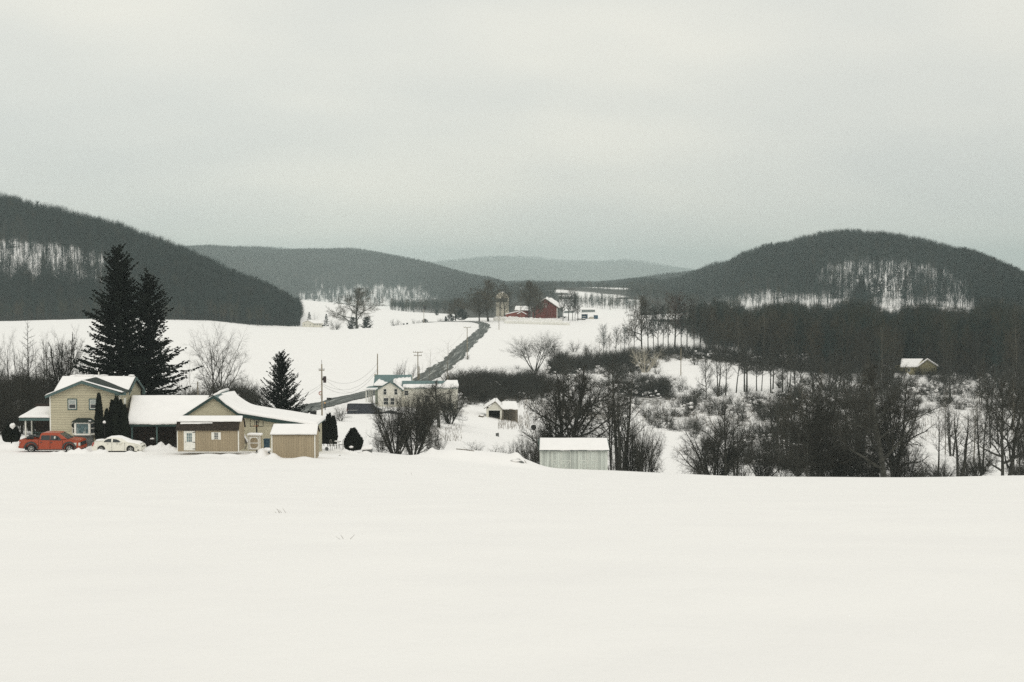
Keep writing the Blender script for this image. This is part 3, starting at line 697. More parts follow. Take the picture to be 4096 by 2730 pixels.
proto('mid_broad', 'broad', 151, 16, .42, tk=2.0, tm=M_twig_far2); proto('mid_vase', 'elm2', 155, 12, .15, stems=7, spread=.55, tk=1.5)
proto('twin', 'slim', 29, 14, .26, stems=3, spread=.13)
proto('slim_a', 'slim', 41, 14, .17); proto('slim_b', 'slim', 42, 14, .15, lean=.08)
proto('slim_c', 'slim', 43, 15, .20, stems=2, spread=.12)
proto('hill_maple', 'broad', 19, 16, .42, lean=.03, tk=1.8, tm=M_twig_far2)
proto('shrub_big', 'shrub', 51, 6.5, .12, stems=13, spread=.75)
proto('shrub_a', 'shrub', 52, 4.0, .06, stems=7, spread=.8)
proto('shrub_b', 'shrub', 53, 3.5, .05, stems=6, spread=1.0)
proto('apple', 'apple', 64, 5.6, .34, lean=.02)
proto('larch', 'larch', 71, 13, .20)
proto('sparse_a', 'sparse', 81, 11, .12, tm=M_bark_ash, wm=M_bark_ash); proto('sparse_b', 'sparse', 82, 10, .09, stems=2, spread=.2)
proto('pale', 'sparse', 91, 8, .13, stems=8, spread=.7, tk=1.6, wm=M_bark_pale, tm=M_bark_pale)
for k in range(4): proto('far%d' % k, 'far', 100+k, 14, .21, tm=(M_twig_far, M_twig_far2, M_twig_far3, M_twig_far)[k], wm=(M_bark_far, M_bark, M_bark, M_bark_far)[k])
proto('slim_pale', 'slim', 44, 15, .16, wm=M_bark_ash, tm=M_twig_far2); proto('slim_brown', 'slim', 45, 14, .18, tm=M_twig_far2, stems=2, spread=.15)
for k in range(2): proto('farpole%d' % k, 'farpole', 110+k, 14, .20, tm=M_twig_far, wm=M_bark_far)
for k in range(2): proto('thicket%d' % k, 'thicket', 120+k, 3.2, .035, stems=9, spread=.75, tm=M_twig, wm=M_bark)

# ------------------------------------------------------------ evergreens
def spruce_mesh(seed, H_, Rb, whorls=26, per=9, droop=.5, tipup=.35, spray=.75, gap=0.0, prof=None, dens=1.0, hang=.7, t0=.04):
    rng = random.Random(seed); tr, fo = MB(), MB()
    tr.tube([(0, 0, -.5), (0, 0, H_*.5), (0, 0, H_*.985)], [H_*.017, H_*.010, .02], 7)
    for w in range(whorls):
        h = t0+(1-t0)*((w+.2)/whorls)**.92; z = h*H_
        base = Rb*(prof(h) if prof else (1-h)**.85)+.25
        for b in range(per if h < .9 else 5):
            az = rng.uniform(0, 6.28); L = base*rng.uniform(.62, 1.18)
            if rng.random() < gap: L *= .55
            d = Vector((math.cos(az), math.sin(az), .12+.9*h*h+rng.uniform(-.1, .1))).normalized(); p = Vector((0, 0, z+rng.uniform(-.3, .3))); pts = [p.copy()]
            n = max(3, int(L/.45))
            for i in range(n):
                f = (i+1)/n; d = (d+Vector((0, 0, -droop*(1-h*.8)*(1-f)*.35+tipup*f*.30))+vperp(d, rng)*.06).normalized(); p = p+d*(L/n); pts.append(p.copy())
            fo.tube(pts, [.035*(1-.8*i/n) for i in range(n+1)], 3, cap=False)
            for i in range(n):
                a0, a1 = pts[i], pts[i+1]; f = (i+.5)/n
                if f < .16: continue
                ax = (a1-a0).normalized(); side = ax.cross(Vector((0, 0, 1))).normalized()
                m = max(2, int((4.2*dens)*(L/n)/.45+rng.random()))
                for k in range(m):
                    q = a0.lerp(a1, rng.random()); sgn = rng.choice((-1, 1)); sl_ = spray*(1.15-.6*f)*rng.uniform(.6, 1.2)*(.5+.5*(1-h))
                    dd = (ax*rng.uniform(.4, 1)+side*sgn*rng.uniform(.2, 1.1)+Vector((0, 0, -hang*rng.uniform(0, 1.2)+tipup*.5*rng.random()))).normalized()
                    wd = dd.cross(vperp(dd, rng)).normalized()*(.085*rng.uniform(.7, 1.4)*(spray/.75))
                    e1 = q+dd*sl_*.45+wd; e2 = q+dd*sl_*.45-wd; e3 = q+dd*sl_
                    fo.add([q, e1, e3, e2], [(0, 1, 2, 3)])
                    if rng.random() < .6:
                        wd2 = dd.cross(wd).normalized()*wd.length; fo.add([q, q+dd*sl_*.5+wd2, q+dd*sl_*.9, q+dd*sl_*.5-wd2], [(0, 1, 2, 3)])
    return tr, fo
def proto_ev(key, fm, **kw):
    tr, fo = spruce_mesh(**kw); h = max(v[2] for v in fo.v)
    xs = sorted(v[0] for v in fo.v); PROTO[key] = (tr.mesh(key+'_trunk', M_bark, True), fo.mesh(key+'_crown', fm), h, (xs[len(xs)//200], xs[-len(xs)//200]))
proto_ev('spruce_big', M_spruce, seed=3, H_=20, Rb=5.0, whorls=58, per=13, droop=.35, tipup=.35, spray=.62, gap=.12, dens=2.0, hang=.9, prof=lambda h: (1-h)**.54*(.86+.14*math.sin(h*23)))
proto_ev('spruce_side', M_spruce, seed=8, H_=17, Rb=4.6, whorls=44, per=10, droop=.3, tipup=.5, spray=.62, gap=.3, dens=1.9, hang=.8, prof=lambda h: (1-h)**.52*(.78+.22*math.sin(h*17+1)))
proto_ev('spruce_mid', M_spruce, seed=4, H_=10, Rb=3.9, whorls=32, per=12, droop=-.15, tipup=.45, spray=.45, gap=.15, dens=2.0, hang=.45, prof=lambda h: (1-h)**.7)
proto_ev('pine_far', M_pine, seed=6, H_=14, Rb=3.4, whorls=13, per=6, droop=.2, tipup=.3, spray=1.9, dens=.45, hang=.3)
proto_ev('pine_ragged', M_pine, seed=7, H_=16, Rb=3.6, whorls=12, per=5, droop=.1, tipup=.3, spray=2.0, dens=.45, hang=.2, gap=.4, t0=.3, prof=lambda h: .9-.6*h)
proto_ev('pine_round', M_pine, seed=9, H_=9, Rb=4.2, whorls=13, per=8, droop=-.2, tipup=.4, spray=1.3, dens=.7, hang=.2, prof=lambda h: (1-h**1.8)**.8)
def arbor_mesh(seed, H_, Rb, n=1500, prof=None):
    rng = random.Random(seed); tr, fo = MB(), MB(); tr.tube([(0, 0, -.3), (0, 0, H_*.4)], .06, 6)
    prof = prof or (lambda t: min(1, .75+1.2*t)*(1-t**2.2)**.8 if t < 1 else 0)
    fo.lathe((0, 0, 0), [(max(.01, Rb*.84*prof(i/14)), H_*i/14*.97) for i in range(15)], 12)
    lump = [(rng.uniform(0, 6.28), rng.uniform(0, 1), rng.uniform(.04, .12)) for _ in range(14)]
    for _ in range(n):
        t = rng.random()**1.1*.985; a = rng.uniform(0, 6.28)
        k = 1+sum(h_*math.exp(-(((a-b+3.14) % 6.28-3.14)**2*2+(t-c)**2*40)) for b, c, h_ in lump)
        r = Rb*prof(t)*.9*k; p = Vector((r*math.cos(a), r*math.sin(a), t*H_)); out = Vector((math.cos(a), math.sin(a), 0))
        d = (out*rng.uniform(.25, .8)+Vector((0, 0, 1))).normalized(); L = rng.uniform(.12, .26)*(.6+Rb); wd = d.cross(out+vperp(d, rng)*.5).normalized()*L*.32
        fo.add([p-d*L*.2, p+d*L*.4+wd, p+d*L, p+d*L*.4-wd], [(0, 1, 2, 3)])
    return tr, fo
def proto_arb(key, **kw):
    tr, fo = arbor_mesh(**kw); PROTO[key] = (tr.mesh(key+'_stem', M_bark), fo.mesh(key+'_foliage', M_arbor), kw['H_'], None)
proto_arb('arb_a', seed=1, H_=3.6, Rb=.42); proto_arb('arb_b', seed=2, H_=3.2, Rb=.5)
proto_arb('arb_ball', seed=3, H_=2.0, Rb=.86, n=2200, prof=lambda t: (.8+.7*t if t < .28 else max(0, 1-((t-.28)/.75)**1.25)))
# snow laden thicket: snow pads as a third mesh
def snowpads(seed, n, Rr, H_):
    rng = random.Random(seed); mb = MB()
    for i in range(n):
        a = rng.uniform(0, 6.28); r = Rr*math.sqrt(rng.random()); z = H_*(.25+.6*rng.random())*(1-.5*(r/Rr)**2)
        mb.blob((r*math.cos(a), r*math.sin(a), z), rng.uniform(.12, .42), rng.uniform(.12, .42), rng.uniform(.08, .24), seed*50+i, 7, 4, .25)
    return mb.mesh('snow_pads', M_snow, True)
PADS = [snowpads(1, 11, 1.5, 2.4), snowpads(2, 16, 1.9, 2.2)]
# ------------------------------------------------------------ woods as stuff: one object each, trees instanced on points
def stuff(name, label, pts, scl, rot, var, kinds):
    """kinds: list of lists of objects (trunk, crown ...) that stand in the scene as real trees"""
    me = bpy.data.meshes.new(name); me.vertices.add(len(pts)); me.vertices.foreach_set('co', np.asarray(pts, np.float32).ravel())
    for nm, ty, v in (('scl', 'FLOAT', np.asarray(scl, np.float32)), ('rot', 'FLOAT', np.asarray(rot, np.float32)), ('kindno', 'INT', np.asarray(var, np.int32))):
        a = me.attributes.new(nm, ty, 'POINT'); a.data.foreach_set('value', v)
    o = bpy.data.objects.new(name, me); COL.objects.link(o); o['kind'] = 'stuff'; o['label'] = label
    g = bpy.data.node_groups.new(name, 'GeometryNodeTree'); g.interface.new_socket('Geometry', in_out='INPUT', socket_type='NodeSocketGeometry'); g.interface.new_socket('Geometry', in_out='OUTPUT', socket_type='NodeSocketGeometry')
    gi = g.nodes.new('NodeGroupInput'); go = g.nodes.new('NodeGroupOutput'); j = g.nodes.new('GeometryNodeJoinGeometry')
    def attr(nm, ty):
        n = g.nodes.new('GeometryNodeInputNamedAttribute'); n.data_type = ty; n.inputs['Name'].default_value = nm; return n.outputs['Attribute']
    s_, r_, k_ = attr('scl', 'FLOAT'), attr('rot', 'FLOAT'), attr('kindno', 'INT')
    cr_ = g.nodes.new('ShaderNodeCombineXYZ'); g.links.new(r_, cr_.inputs['Z']); cs = g.nodes.new('ShaderNodeCombineXYZ')
    for a in 'XYZ': g.links.new(s_, cs.inputs[a])
    for i, obs in enumerate(kinds):
        cmp = g.nodes.new('FunctionNodeCompare'); cmp.data_type = 'INT'; cmp.operation = 'EQUAL'; g.links.new(k_, cmp.inputs[2]); cmp.inputs[3].default_value = i
        for ob in obs:
            oi = g.nodes.new('GeometryNodeObjectInfo'); oi.inputs['Object'].default_value = ob; oi.transform_space = 'ORIGINAL'
            ip = g.nodes.new('GeometryNodeInstanceOnPoints'); g.links.new(gi.outputs[0], ip.inputs['Points']); g.links.new(cmp.outputs[0], ip.inputs['Selection'])
            g.links.new(oi.outputs['Geometry'], ip.inputs['Instance']); g.links.new(cr_.outputs[0], ip.inputs['Rotation']); g.links.new(cs.outputs[0], ip.inputs['Scale'])
            g.links.new(ip.outputs[0], j.inputs[0])
    g.links.new(j.outputs[0], go.inputs[0]); m = o.modifiers.new('instances', 'NODES'); m.node_group = g
    return o
kids = lambda o: [c for c in o.children]
RNG = np.random.default_rng(77)
# trees at the wood's edges that are things themselves; the woods copy their meshes
edge = {}
def edge_tree(key, px, D, h, label, cat='tree', name='bare_tree', rz=0.0, wide=1.0, group=None):
    p = on(px, D); o = plant(key, p, h, rz, label, cat, group, name, wide); return o
E_far = [edge_tree('far0', 206, 796, 14, 'bare tree at the left foot of the dark wooded hill, above the twin trunked elm', rz=1),
         edge_tree('far1', 262, 838, 13, 'bare tree at the right foot of the dark left hill near the brush line', rz=2),
         edge_tree('far2', 232, 812, 12, 'bare tree under the slope of the dark left hill, midway along its foot', rz=3),
         edge_tree('far3', 668, 735, 13, 'bare tree at the far left end of the dark right hand wood', rz=4)]
E_pole = [edge_tree('farpole0', 250, 826, 12, 'thin straight bare tree at the foot of the left hill', rz=1),
          edge_tree('farpole1', 690, 650, 12, 'thin straight bare tree left of the dark right hand wood', rz=2)]
E_pine = [edge_tree('pine_far', 288.5, 868, 17.5, 'tall dark pine ending the left hill just before the low white house', 'pine', 'pine_tree'),
          edge_tree('pine_ragged', 298, 880, 9.5, 'ragged pine left of the low white ranch house in the valley', 'pine', 'pine_tree')]
KF = [kids(o) for o in E_far]; KP = [kids(o) for o in E_pole]; KE = [kids(o) for o in E_pine]
KINDS = KF+KP+KE     # 0-3 crowns, 4-5 poles, 6-7 pines
def hill_wood(hill, name, label, n, mask, sparse, pine=.012, sc=(.75, 1.15), extra=None, pineclusters=()):
    px, D, z = hill.sample(RNG, n); row = HZ+F*(CAM[2]-z)/D; m = mask(px, row)
    keep = RNG.uniform(0, 1, n) > m*sparse+.22*(1-m)*np.clip(np.sin(px*.13+row*.21)+np.sin(px*.047-row*.3+2)+.3, 0, 1)
    px, D, z, m = px[keep], D[keep], z[keep], m[keep]; n = len(px)
    var = np.where(RNG.uniform(0, 1, n) < .06, RNG.integers(1, 3, n), RNG.integers(0, 2, n)*3); pole = RNG.uniform(0, 1, n) < m*.75; var = np.where(pole, RNG.integers(4, 6, n), var)
    row = HZ+F*(CAM[2]-z)/D
    pp = np.full(n, pine)
    for cx_, cy_, rx, ry, q in pineclusters: pp += q*np.exp(-(((px-cx_)/rx)**2+((row-cy_)/ry)**2))
    var = np.where(RNG.uniform(0, 1, n) < pp, RNG.integers(6, 8, n), var)
    s = RNG.uniform(*sc, n)*hill.th/14.0; s = np.where(var >= 6, s*.95, s)
    stuff(name, label, np.stack([xpx(px, D), D, z-.3], 1), s, RNG.uniform(0, 6.28, n), var, KINDS)
hill_wood(HA, 'hill_wood', 'dark bare wood covering the near left hill', 15000, maskA, .27, .01, pineclusters=[(41,210,5,6,.8),(140,236,4,4,.6),(150,240,3,4,.5),(215,262,10,6,.7),(222,266,5,5,.7),(275,300,14,10,.6),(288,310,6,12,.8),(265,288,10,5,.5)])
hill_wood(HF, 'hill_wood', 'bare wood covering the rounded right hill, snow between its trunks', 30000, maskF, .24, .008, pineclusters=[(802,286,6,6,.3),(770,262,10,8,.25),(870,300,12,5,.5),(858,298,4,8,.5),(836,296,5,5,.35),(806,280,3,6,.4),(905,290,4,10,.25),(725,264,4,3,.5),(1000,285,25,15,.3),(762,248,3,3,.6),(882,296,16,3,.5),(940,290,8,6,.2)])
hill_wood(HB, 'hill_wood', 'hazy wood over the middle hill behind the snowfields', 48000, maskB, .28, .03, (.8, 1.2), pineclusters=[(330,290,30,12,.25),(300,290,20,15,.2),(452,295,14,14,.7),(440,280,10,8,.3),(402,257,8,3,.6),(425,262,8,3,.4),(465,275,30,5,.4),(495,285,20,5,.4)])
hill_wood(HC, 'hill_wood', 'hazy low wooded ridge beyond the red barn', 22000, maskC, 0, .08, (.8, 1.2), pineclusters=[(560,284,6,3,.5),(690,275,40,4,.3)])
hill_wood(HE, 'hill_wood', 'palest wooded hill far up the valley', 16000, maskC, 0, .05, (1.3, 2.6))
hill_wood(HD, 'hill_wood', 'pale wooded summit peeping over the middle hill', 8000, maskC, 0, .05, (1.3, 2.4))
# the dark wood on the right, a single mass
n = 12500; px = RNG.uniform(640, 1340, n); D = np.sqrt(RNG.uniform(400**2, 890**2, n)); fr = wood_front(px)
keep = ~((px > 890) & (px < 948) & (D < 452)) & (D > fr+8+22*np.sin(px*.37)+14*np.sin(px*.11+2)+RNG.exponential(16, n)) & ~((px > 872) & (px < 975) & (D > 800)) & (RNG.uniform(0, 1, n) < np.clip((px-640-(D-500)*.12+12*np.sin(D*.03))/55, .02, 1)) & (RNG.uniform(0, 1, n) < np.interp(D, [400, 900], [1, .8]))
px, D = px[keep], D[keep]; x = xpx(px, D); z = Hv(x, D); n = len(x)
var = RNG.integers(0, 4, n); var = np.where(RNG.uniform(0, 1, n) < .012, 6, var)
hh = np.interp(D, [420, 600, 890], [1.1, .95, .62])*(1+.12*np.sin(px*.09)+.06*np.sin(px*.23+D*.01))
stuff('dense_wood', 'dark dense bare wood filling the right side below the rounded hill', np.stack([x, D, z-.3], 1), RNG.uniform(.68, 1.15, n)*hh, RNG.uniform(0, 6.28, n), var, KINDS)
# scattered brush on the farmland beyond the barn, trees along its hedges
n = 15000; px = RNG.uniform(390, 740, n); D = RNG.uniform(1120, 2300, n); q = np.sin(px*.05+D*.012)+.7*np.sin(D*.021+px*.02)+RNG.uniform(-.7, .7, n); keep = (q > 1.0) | ((((px > 628) | (px < 556)) & (D > np.where(px < 460, 1250, 1500)) & (RNG.uniform(0, 1, n) < np.clip((px-385)/110, .03, 1))))
px, D = px[keep], D[keep]; x = xpx(px, D); z = Hv(x, D); n = len(x)
stuff('hedgerow', 'scattered bare trees and hedges on the far farmland behind the red barn', np.stack([x, D, z-.3], 1), RNG.uniform(.35, .8, n), RNG.uniform(0, 6.28, n), RNG.integers(0, 6, n), KINDS)
n = 900; px = RNG.uniform(-250, 300, n); D = np.interp(px, [-320, 0, 170, 292], [838, 800, 800, 858])+RNG.uniform(-14, 14, n)
keep = (px < 270) & (RNG.uniform(0, 1, n) < .8); px, D = px[keep], D[keep]; x = xpx(px, D); z = Hv(x, D); n = len(x)
stuff('wood_edge', 'bare trees along the foot of the left hill', np.stack([x, D, z-.3], 1), RNG.uniform(.5, .9, n), RNG.uniform(0, 6.28, n), RNG.integers(0, 6, n), KINDS)

# ------------------------------------------------------------ thickets
def shrub_thing(k, px, D, h, label, pads=False, rz=0, group=None, name='bare_shrub'):
    p = on(px, D); o = plant('thicket%d' % (k % 2), p, h, rz, label, 'shrub', group, name, 1.0, ('stems', 'twigs'))
    if pads:
        c = bpy.data.objects.new('snow', PADS[k % 2]); COL.objects.link(c); c.parent = o; c['kind'] = 'stuff'
    return o
TH = [shrub_thing(0, 470, 300, 3.4, 'low bare shrub at the left end of the long dark thicket'),
      shrub_thing(1, 652, 300, 3.2, 'low bare shrub beside the open white meadow'),
      shrub_thing(0, 620, 255, 3.0, 'snow laden shrub left of the white lane', True),
      shrub_thing(1, 688, 245, 2.8, 'snow laden shrub right of the white lane', True)]
KT = [kids(o) for o in TH]
P_, S_, V_ = [], [], []
Dg = np.geomspace(140, 620, 420); pg = np.arange(-60, 1062, 2.0)
PG, DG = np.meshgrid(pg, Dg); ZG = Hv(xpx(PG.ravel(), DG.ravel()), DG.ravel()); RG = HZ+F*(CAM[2]-ZG)/DG.ravel()
# the raster of ground points, to seed the thickets evenly by area
for poly, dm, dens in THICK:
    ins = inpoly(PG.ravel(), RG, poly) & (DG.ravel() > dm); idx = np.where(ins)[0]
    if not len(idx): continue
    area = (2.0/F*DG.ravel()[idx])*(DG.ravel()[idx]*(math.log(620/140)/420)); w = area/area.sum(); cnt = int(area.sum()/(6.5 if dens > .95 else 5.5/dens))
    ch = RNG.choice(idx, cnt, p=w); out_ = RNG.uniform(0, 1, cnt) < .35; pxx = PG.ravel()[ch]+RNG.uniform(-1, 1, cnt)+out_*RNG.normal(0, 7, cnt); DD = DG.ravel()[ch]*(1+RNG.uniform(-.002, .002, cnt)+out_*RNG.normal(0, .035, cnt)); DD = np.maximum(DD, dm)
    x = xpx(pxx, DD); clump = np.sin(x*.21+DD*.13)+np.sin(x*.083-DD*.1+1)+RNG.uniform(-1, 1, cnt)
    if dens < .95: k_ = clump > .2-.9*dens; x, DD, pxx = x[k_], DD[k_], pxx[k_]
    z = Hv(x, DD); P_.append(np.stack([x, DD, z-.15], 1)); m = len(x)
    S_.append(RNG.uniform(.5, 1.35, m)*(1+.3*np.sin(x*.3+DD*.11))*(1.15 if dens > .95 else 1.0)); sn = (RNG.uniform(0, 1, m) < (.10 if dens > .95 else .34)) & (np.sin(x*.37+DD*.2) > -.2) | ((RNG.uniform(0, 1, m) < .6) & (dens == .5)); V_.append(np.where(sn, RNG.integers(2, 4, m), RNG.integers(0, 2, m)))
stuff('thicket', 'tangled bare thickets with snow caught in them between the fields', np.concatenate(P_), np.concatenate(S_), RNG.uniform(0, 6.28, sum(map(len, S_))), np.concatenate(V_), KT)
print('thicket', sum(map(len, S_)))
# ------------------------------------------------------------ building helpers
def each_box(mb, name, m, parent):
    for i in range(len(mb.v)//8):
        MB().add(mb.v[i*8:i*8+8], [tuple(k-8*i for k in f) for f in mb.f[i*6:i*6+6]]).build(name, m, parent)
def zr(row, D): return zrow(row, D)
def snow_sheet(a, b, c, d, t=.2, seed=0, lip=.12, nu=26, nv=10, wav=.06, over=.05):
    """snow lying on a roof plane: a,b along the lower edge, d,c along the upper one (world points); rounded, uneven rim"""
    a, b, c, d = map(Vector, (a, b, c, d)); n = (b-a).cross(d-a).normalized()
    if n.z < 0: n = -n
    rr = random.Random(seed); ph = [rr.uniform(0, 6) for _ in range(6)]; L = (b-a).length; Wd = (d-a).length; mb = MB()
    up = Vector((0, 0, 1)); k = (nu+1)*(nv+1)
    def rim(u_, v_):
        e = min(u_*L, (1-u_)*L, v_*Wd*1.0, (1-v_)*Wd)/.22; return math.sqrt(max(0, 1-(1-min(e, 1))**2))
    uu = [0, .012, .03]+[.03+.94*i/(nu-6) for i in range(1, nu-6)]+[.97, .988, 1]; vv = [0, .05, .12]+[.12+.76*i/(nv-5) for i in range(1, nv-5)]+[.88, .95, 1]
    top, bot = [], []
    for v_ in vv:
        for u_ in uu:
            p = (a.lerp(b, u_)).lerp(d.lerp(c, u_), v_)
            w = math.sin(u_*L*1.9+ph[0])*.5+math.sin(u_*L*4.3+ph[1])*.3+math.sin(u_*L*9+ph[2])*.2
            if v_ == 0: p = p-(d-a).normalized()*(over+wav*w)
            if v_ == 1: p = p+(d-a).normalized()*(wav*.3*w)
            h = t*(.35+.65*rim(u_, v_))*(1+.12*math.sin(u_*L*1.3+ph[3])*math.sin(v_*Wd*1.7+ph[4])); 
            if v_ in (0, 1) or u_ in (0, 1): h = t*.45
            top.append(p+n*(h+.004)); bot.append(p+n*.004)
    m = len(uu); r = len(vv)
    mb.v = [tuple(p) for p in top+bot]; o = m*r
    for j in range(r-1):
        for i in range(m-1):
            q = j*m+i; mb.f.append((q, q+1, q+1+m, q+m)); mb.f.append((o+q, o+q+m, o+q+m+1, o+q+1))
    for i in range(m-1): mb.f.append((i, o+i, o+i+1, i+1)); q = (r-1)*m+i; mb.f.append((q, q+1, o+q+1, o+q))
    for j in range(r-1): q = j*m; mb.f.append((q, q+m, o+q+m, o+q)); q = j*m+m-1; mb.f.append((q, o+q, o+q+m, q+m))
    return mb
def P(px, row, D): return pt(px, row, D)
def window(parent, x0, x1, z0, z1, y, frame=M_white, outer=None, panes=(1, 2), glass=M_glass, fw=.055, blind=False, name='window', label=None):
    """window in a wall facing -y at depth y: outer casing, frame, muntins, glass set back, sill"""
    mb = MB(); w = fw; yo = y-.03
    for bx in ((x0, x1, z1-w, z1), (x0, x1, z0, z0+w), (x0, x0+w, z0+w, z1-w), (x1-w, x1, z0+w, z1-w)): mb.box(bx[0], bx[1], yo, y+.03, bx[2], bx[3])
    nx_, nz_ = panes
    for i in range(1, nx_): x = x0+(x1-x0)*i/nx_; mb.box(x-w*.3, x+w*.3, yo+.008, y+.02, z0+w, z1-w)
    for i in range(1, nz_): z = z0+(z1-z0)*i/nz_; mb.box(x0+w, x1-w, yo+.006, y+.02, z-w*.35, z+w*.35)
    o = mb.build(name, frame, parent)
    if label: o['label'] = label
    MB().box(x0+w*.8, x1-w*.8, y-.004, y+.01, z0+w*.8, z1-w*.8).build('pane', glass, o)
    if blind: MB().box(x0+w, x1-w, y-.010, y-.005, (z0+z1)/2, z1-w).build('blind', M_blind, o)
    if outer:
        q = MB(); c = .10
        for bx in ((x0-c, x1+c, z1, z1+c), (x0-c, x1+c, z0-c, z0), (x0-c, x0, z0, z1), (x1, x1+c, z0, z1)): q.box(bx[0], bx[1], y-.045, y+.01, bx[2], bx[3])
        q.build('casing', outer, o)
    return o

# ------------------------------------------------------------ the two storey cream house
D0 = 137.0; hb = thing('house', 'two storey cream house with green trimmed gable and snowy roof behind the red pickup', 'house', (xpx(84, D0), D0, 3.9))
xl, xr = xpx(48.7, D0), xpx(119.5, D0); xm = xpx(82.3, D0); zg = 3.0
ze = zr(397.0, D0); za_ = zr(381.8, D0); zl = zr(395.2, D0)
y1_ = 139.6; yr_ = 142.0; y2_ = 144.6; ym = zr(377.9, yr_)
w = MB().prism([(xl, zg), (xr, zg), (xr, zr(394.6, D0)), (xm, za_), (xl, zr(396.2, D0))], D0, y1_)
# main block behind with its ridge along x
zme = zr(391.0, y1_)
w.add([(xl, y1_, zg), (xr, y1_, zg), (xr, y2_, zg), (xl, y2_, zg), (xl, y1_, zme), (xr, y1_, zme), (xr, y2_, zme), (xl, y2_, zme), (xl, yr_, ym-.15), (xr, yr_, ym-.15)],
      [(0,1,5,4), (2,3,7,6), (1,2,6,9,5), (3,0,4,8,7), (4,5,9,8), (6,7,8,9)])
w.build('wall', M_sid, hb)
q = MB()
for xx in (xl-.012, xr-.11): q.box(xx, xx+.12, D0-.022, D0, zg, zr(396, D0)+.1)
each_box(q, 'corner_board', M_white, hb)
# roofs: front cross gable (left + right slope) and main roof
ov = .30; yf = D0-.38
rf = MB(); sx = (zl-za_)/(xl-xm); zL = za_+(xl-ov-xm)*sx; zR_x = xpx(121, D0); zR = zr(393.4, D0)
rf.slab((xl-ov, yf, zL), (xm, yf, za_+.02), (xm, yr_-.1, za_+.02), (xl-ov, y1_+.3, zL), .10)
rf.slab((xm, yf, za_+.02), (zR_x+.25, yf, zR), (zR_x+.25, y1_+.2, zR), (xm, yr_-.1, za_+.02), .10)
rf.slab((xl-.3, y1_-.35, zme-.1), (xr+.25, y1_-.35, zme-.1), (xr+.25, yr_, ym), (xl-.3, yr_, ym), .09)
rf.slab((xr+.25, y2_+.3, zme-.12), (xl-.3, y2_+.3, zme-.12), (xl-.3, yr_+.003, ym), (xr+.25, yr_+.003, ym), .09)
roof = rf.build('roof', M_greenshingle, hb)
fa = MB()
def rake(mb, p0, p1, y, h=.24, d=.05):
    p0, p1 = Vector((p0[0], y, p0[1])), Vector((p1[0], y, p1[1])); dn = Vector((0, 0, -h))
    mb.hexa((p0+dn, p1+dn, p1+dn+Vector((0, d, 0)), p0+dn+Vector((0, d, 0))), (p0, p1, p1+Vector((0, d, 0)), p0+Vector((0, d, 0))))
rake(fa, (xl-ov, zL+.08), (xm, za_+.11), yf-.055); rake(fa, (xm, za_+.11), (zR_x-.15, zR+.14), yf-.055, .26)
fa.box(zR_x-.6, zR_x+.5, yf+.05, yf+.10, zR-.16, zR+.12)
fa.build('fascia', M_tealtrim, hb)
fa = MB(); pA, pB, pC = Vector((xr+.262, y1_-.4, zme-.1)), Vector((xr+.262, yr_, ym+.1)), Vector((xr+.262, y2_+.35, zme-.15)); dn = Vector((0, 0, -.28)); dx_ = Vector((.05, 0, 0))
for u0, u1 in ((pA, pB), (pB, pC)): fa.hexa((u0+dn, u0+dn+dx_, u1+dn+dx_, u1+dn), (u0, u0+dx_, u1+dx_, u1))
fa.box(xr+.1, xr+.4, y2_+.1, y2_+.32, zme-.75, zme-.3)
fa.build('side_fascia', M_tealtrim, hb)
k = .12
snow_sheet((xl-.28, y1_-.3, zme+.02), (xr+.18, y1_-.3, zme+.02), (xr+.18, yr_-.03, ym+.1), (xl-.28, yr_-.03, ym+.1), .17, 1, nu=34, nv=14).build('roof_snow', M_snow, hb, smooth=True)
snow_sheet((xl-ov, y1_+.2, zL+.11), (xl-ov, yf-.04, zL+.11), (xm-.03, yf-.04, za_+.13), (xm-.03, yr_-.4, za_+.13), .09, 2, over=.02, wav=.03).build('roof_snow', M_snow, hb, smooth=True)
snow_sheet((zR_x+.1, yf-.03, zR+.12), (zR_x+.1, yf+.62, zR+.12), (xm+.05, yf+.22, za_+.13), (xm+.05, yf-.03, za_+.13), .08, 3, nv=12, over=.03).build('roof_snow', M_snow, hb, smooth=True)
q = MB()
for i, f in enumerate((.12, .2, .3, .36, .47, .55)): q.blob((xl+(xr-xl)*f, yr_-.02, ym+.22+.03*(i % 2)), .42+.1*(i % 3), .22, .09, i, 8, 5, .2)
q.blob((xr-.2, yr_-.1, ym+.24), .4, .25, .1, 9, 8, 5, .2)
q.build('ridge_snow', M_snow, hb, smooth=True)['kind'] = 'stuff'
MB().cyl((xpx(98.3, yr_), yr_, ym+.05), .055, .55, 8).build('vent_pipe', M_white, hb)
window(hb, xpx(67.8, D0), xpx(75.2, D0), zr(408.7, D0), zr(399.6, D0), D0-.02, outer=M_tealtrim, blind=True, label='upper left window half covered by a pale blind')
window(hb, xpx(89.2, D0), xpx(96.8, D0), zr(408.7, D0), zr(399.6, D0), D0-.02, outer=M_tealtrim, blind=True, label='upper right window half covered by a pale blind')
# window on the right side wall
q = MB().box(xr+.001, xr+.04, 138.2, 138.9, zr(405, 138), zr(398.5, 138)); q.build('side_window', M_white, hb)
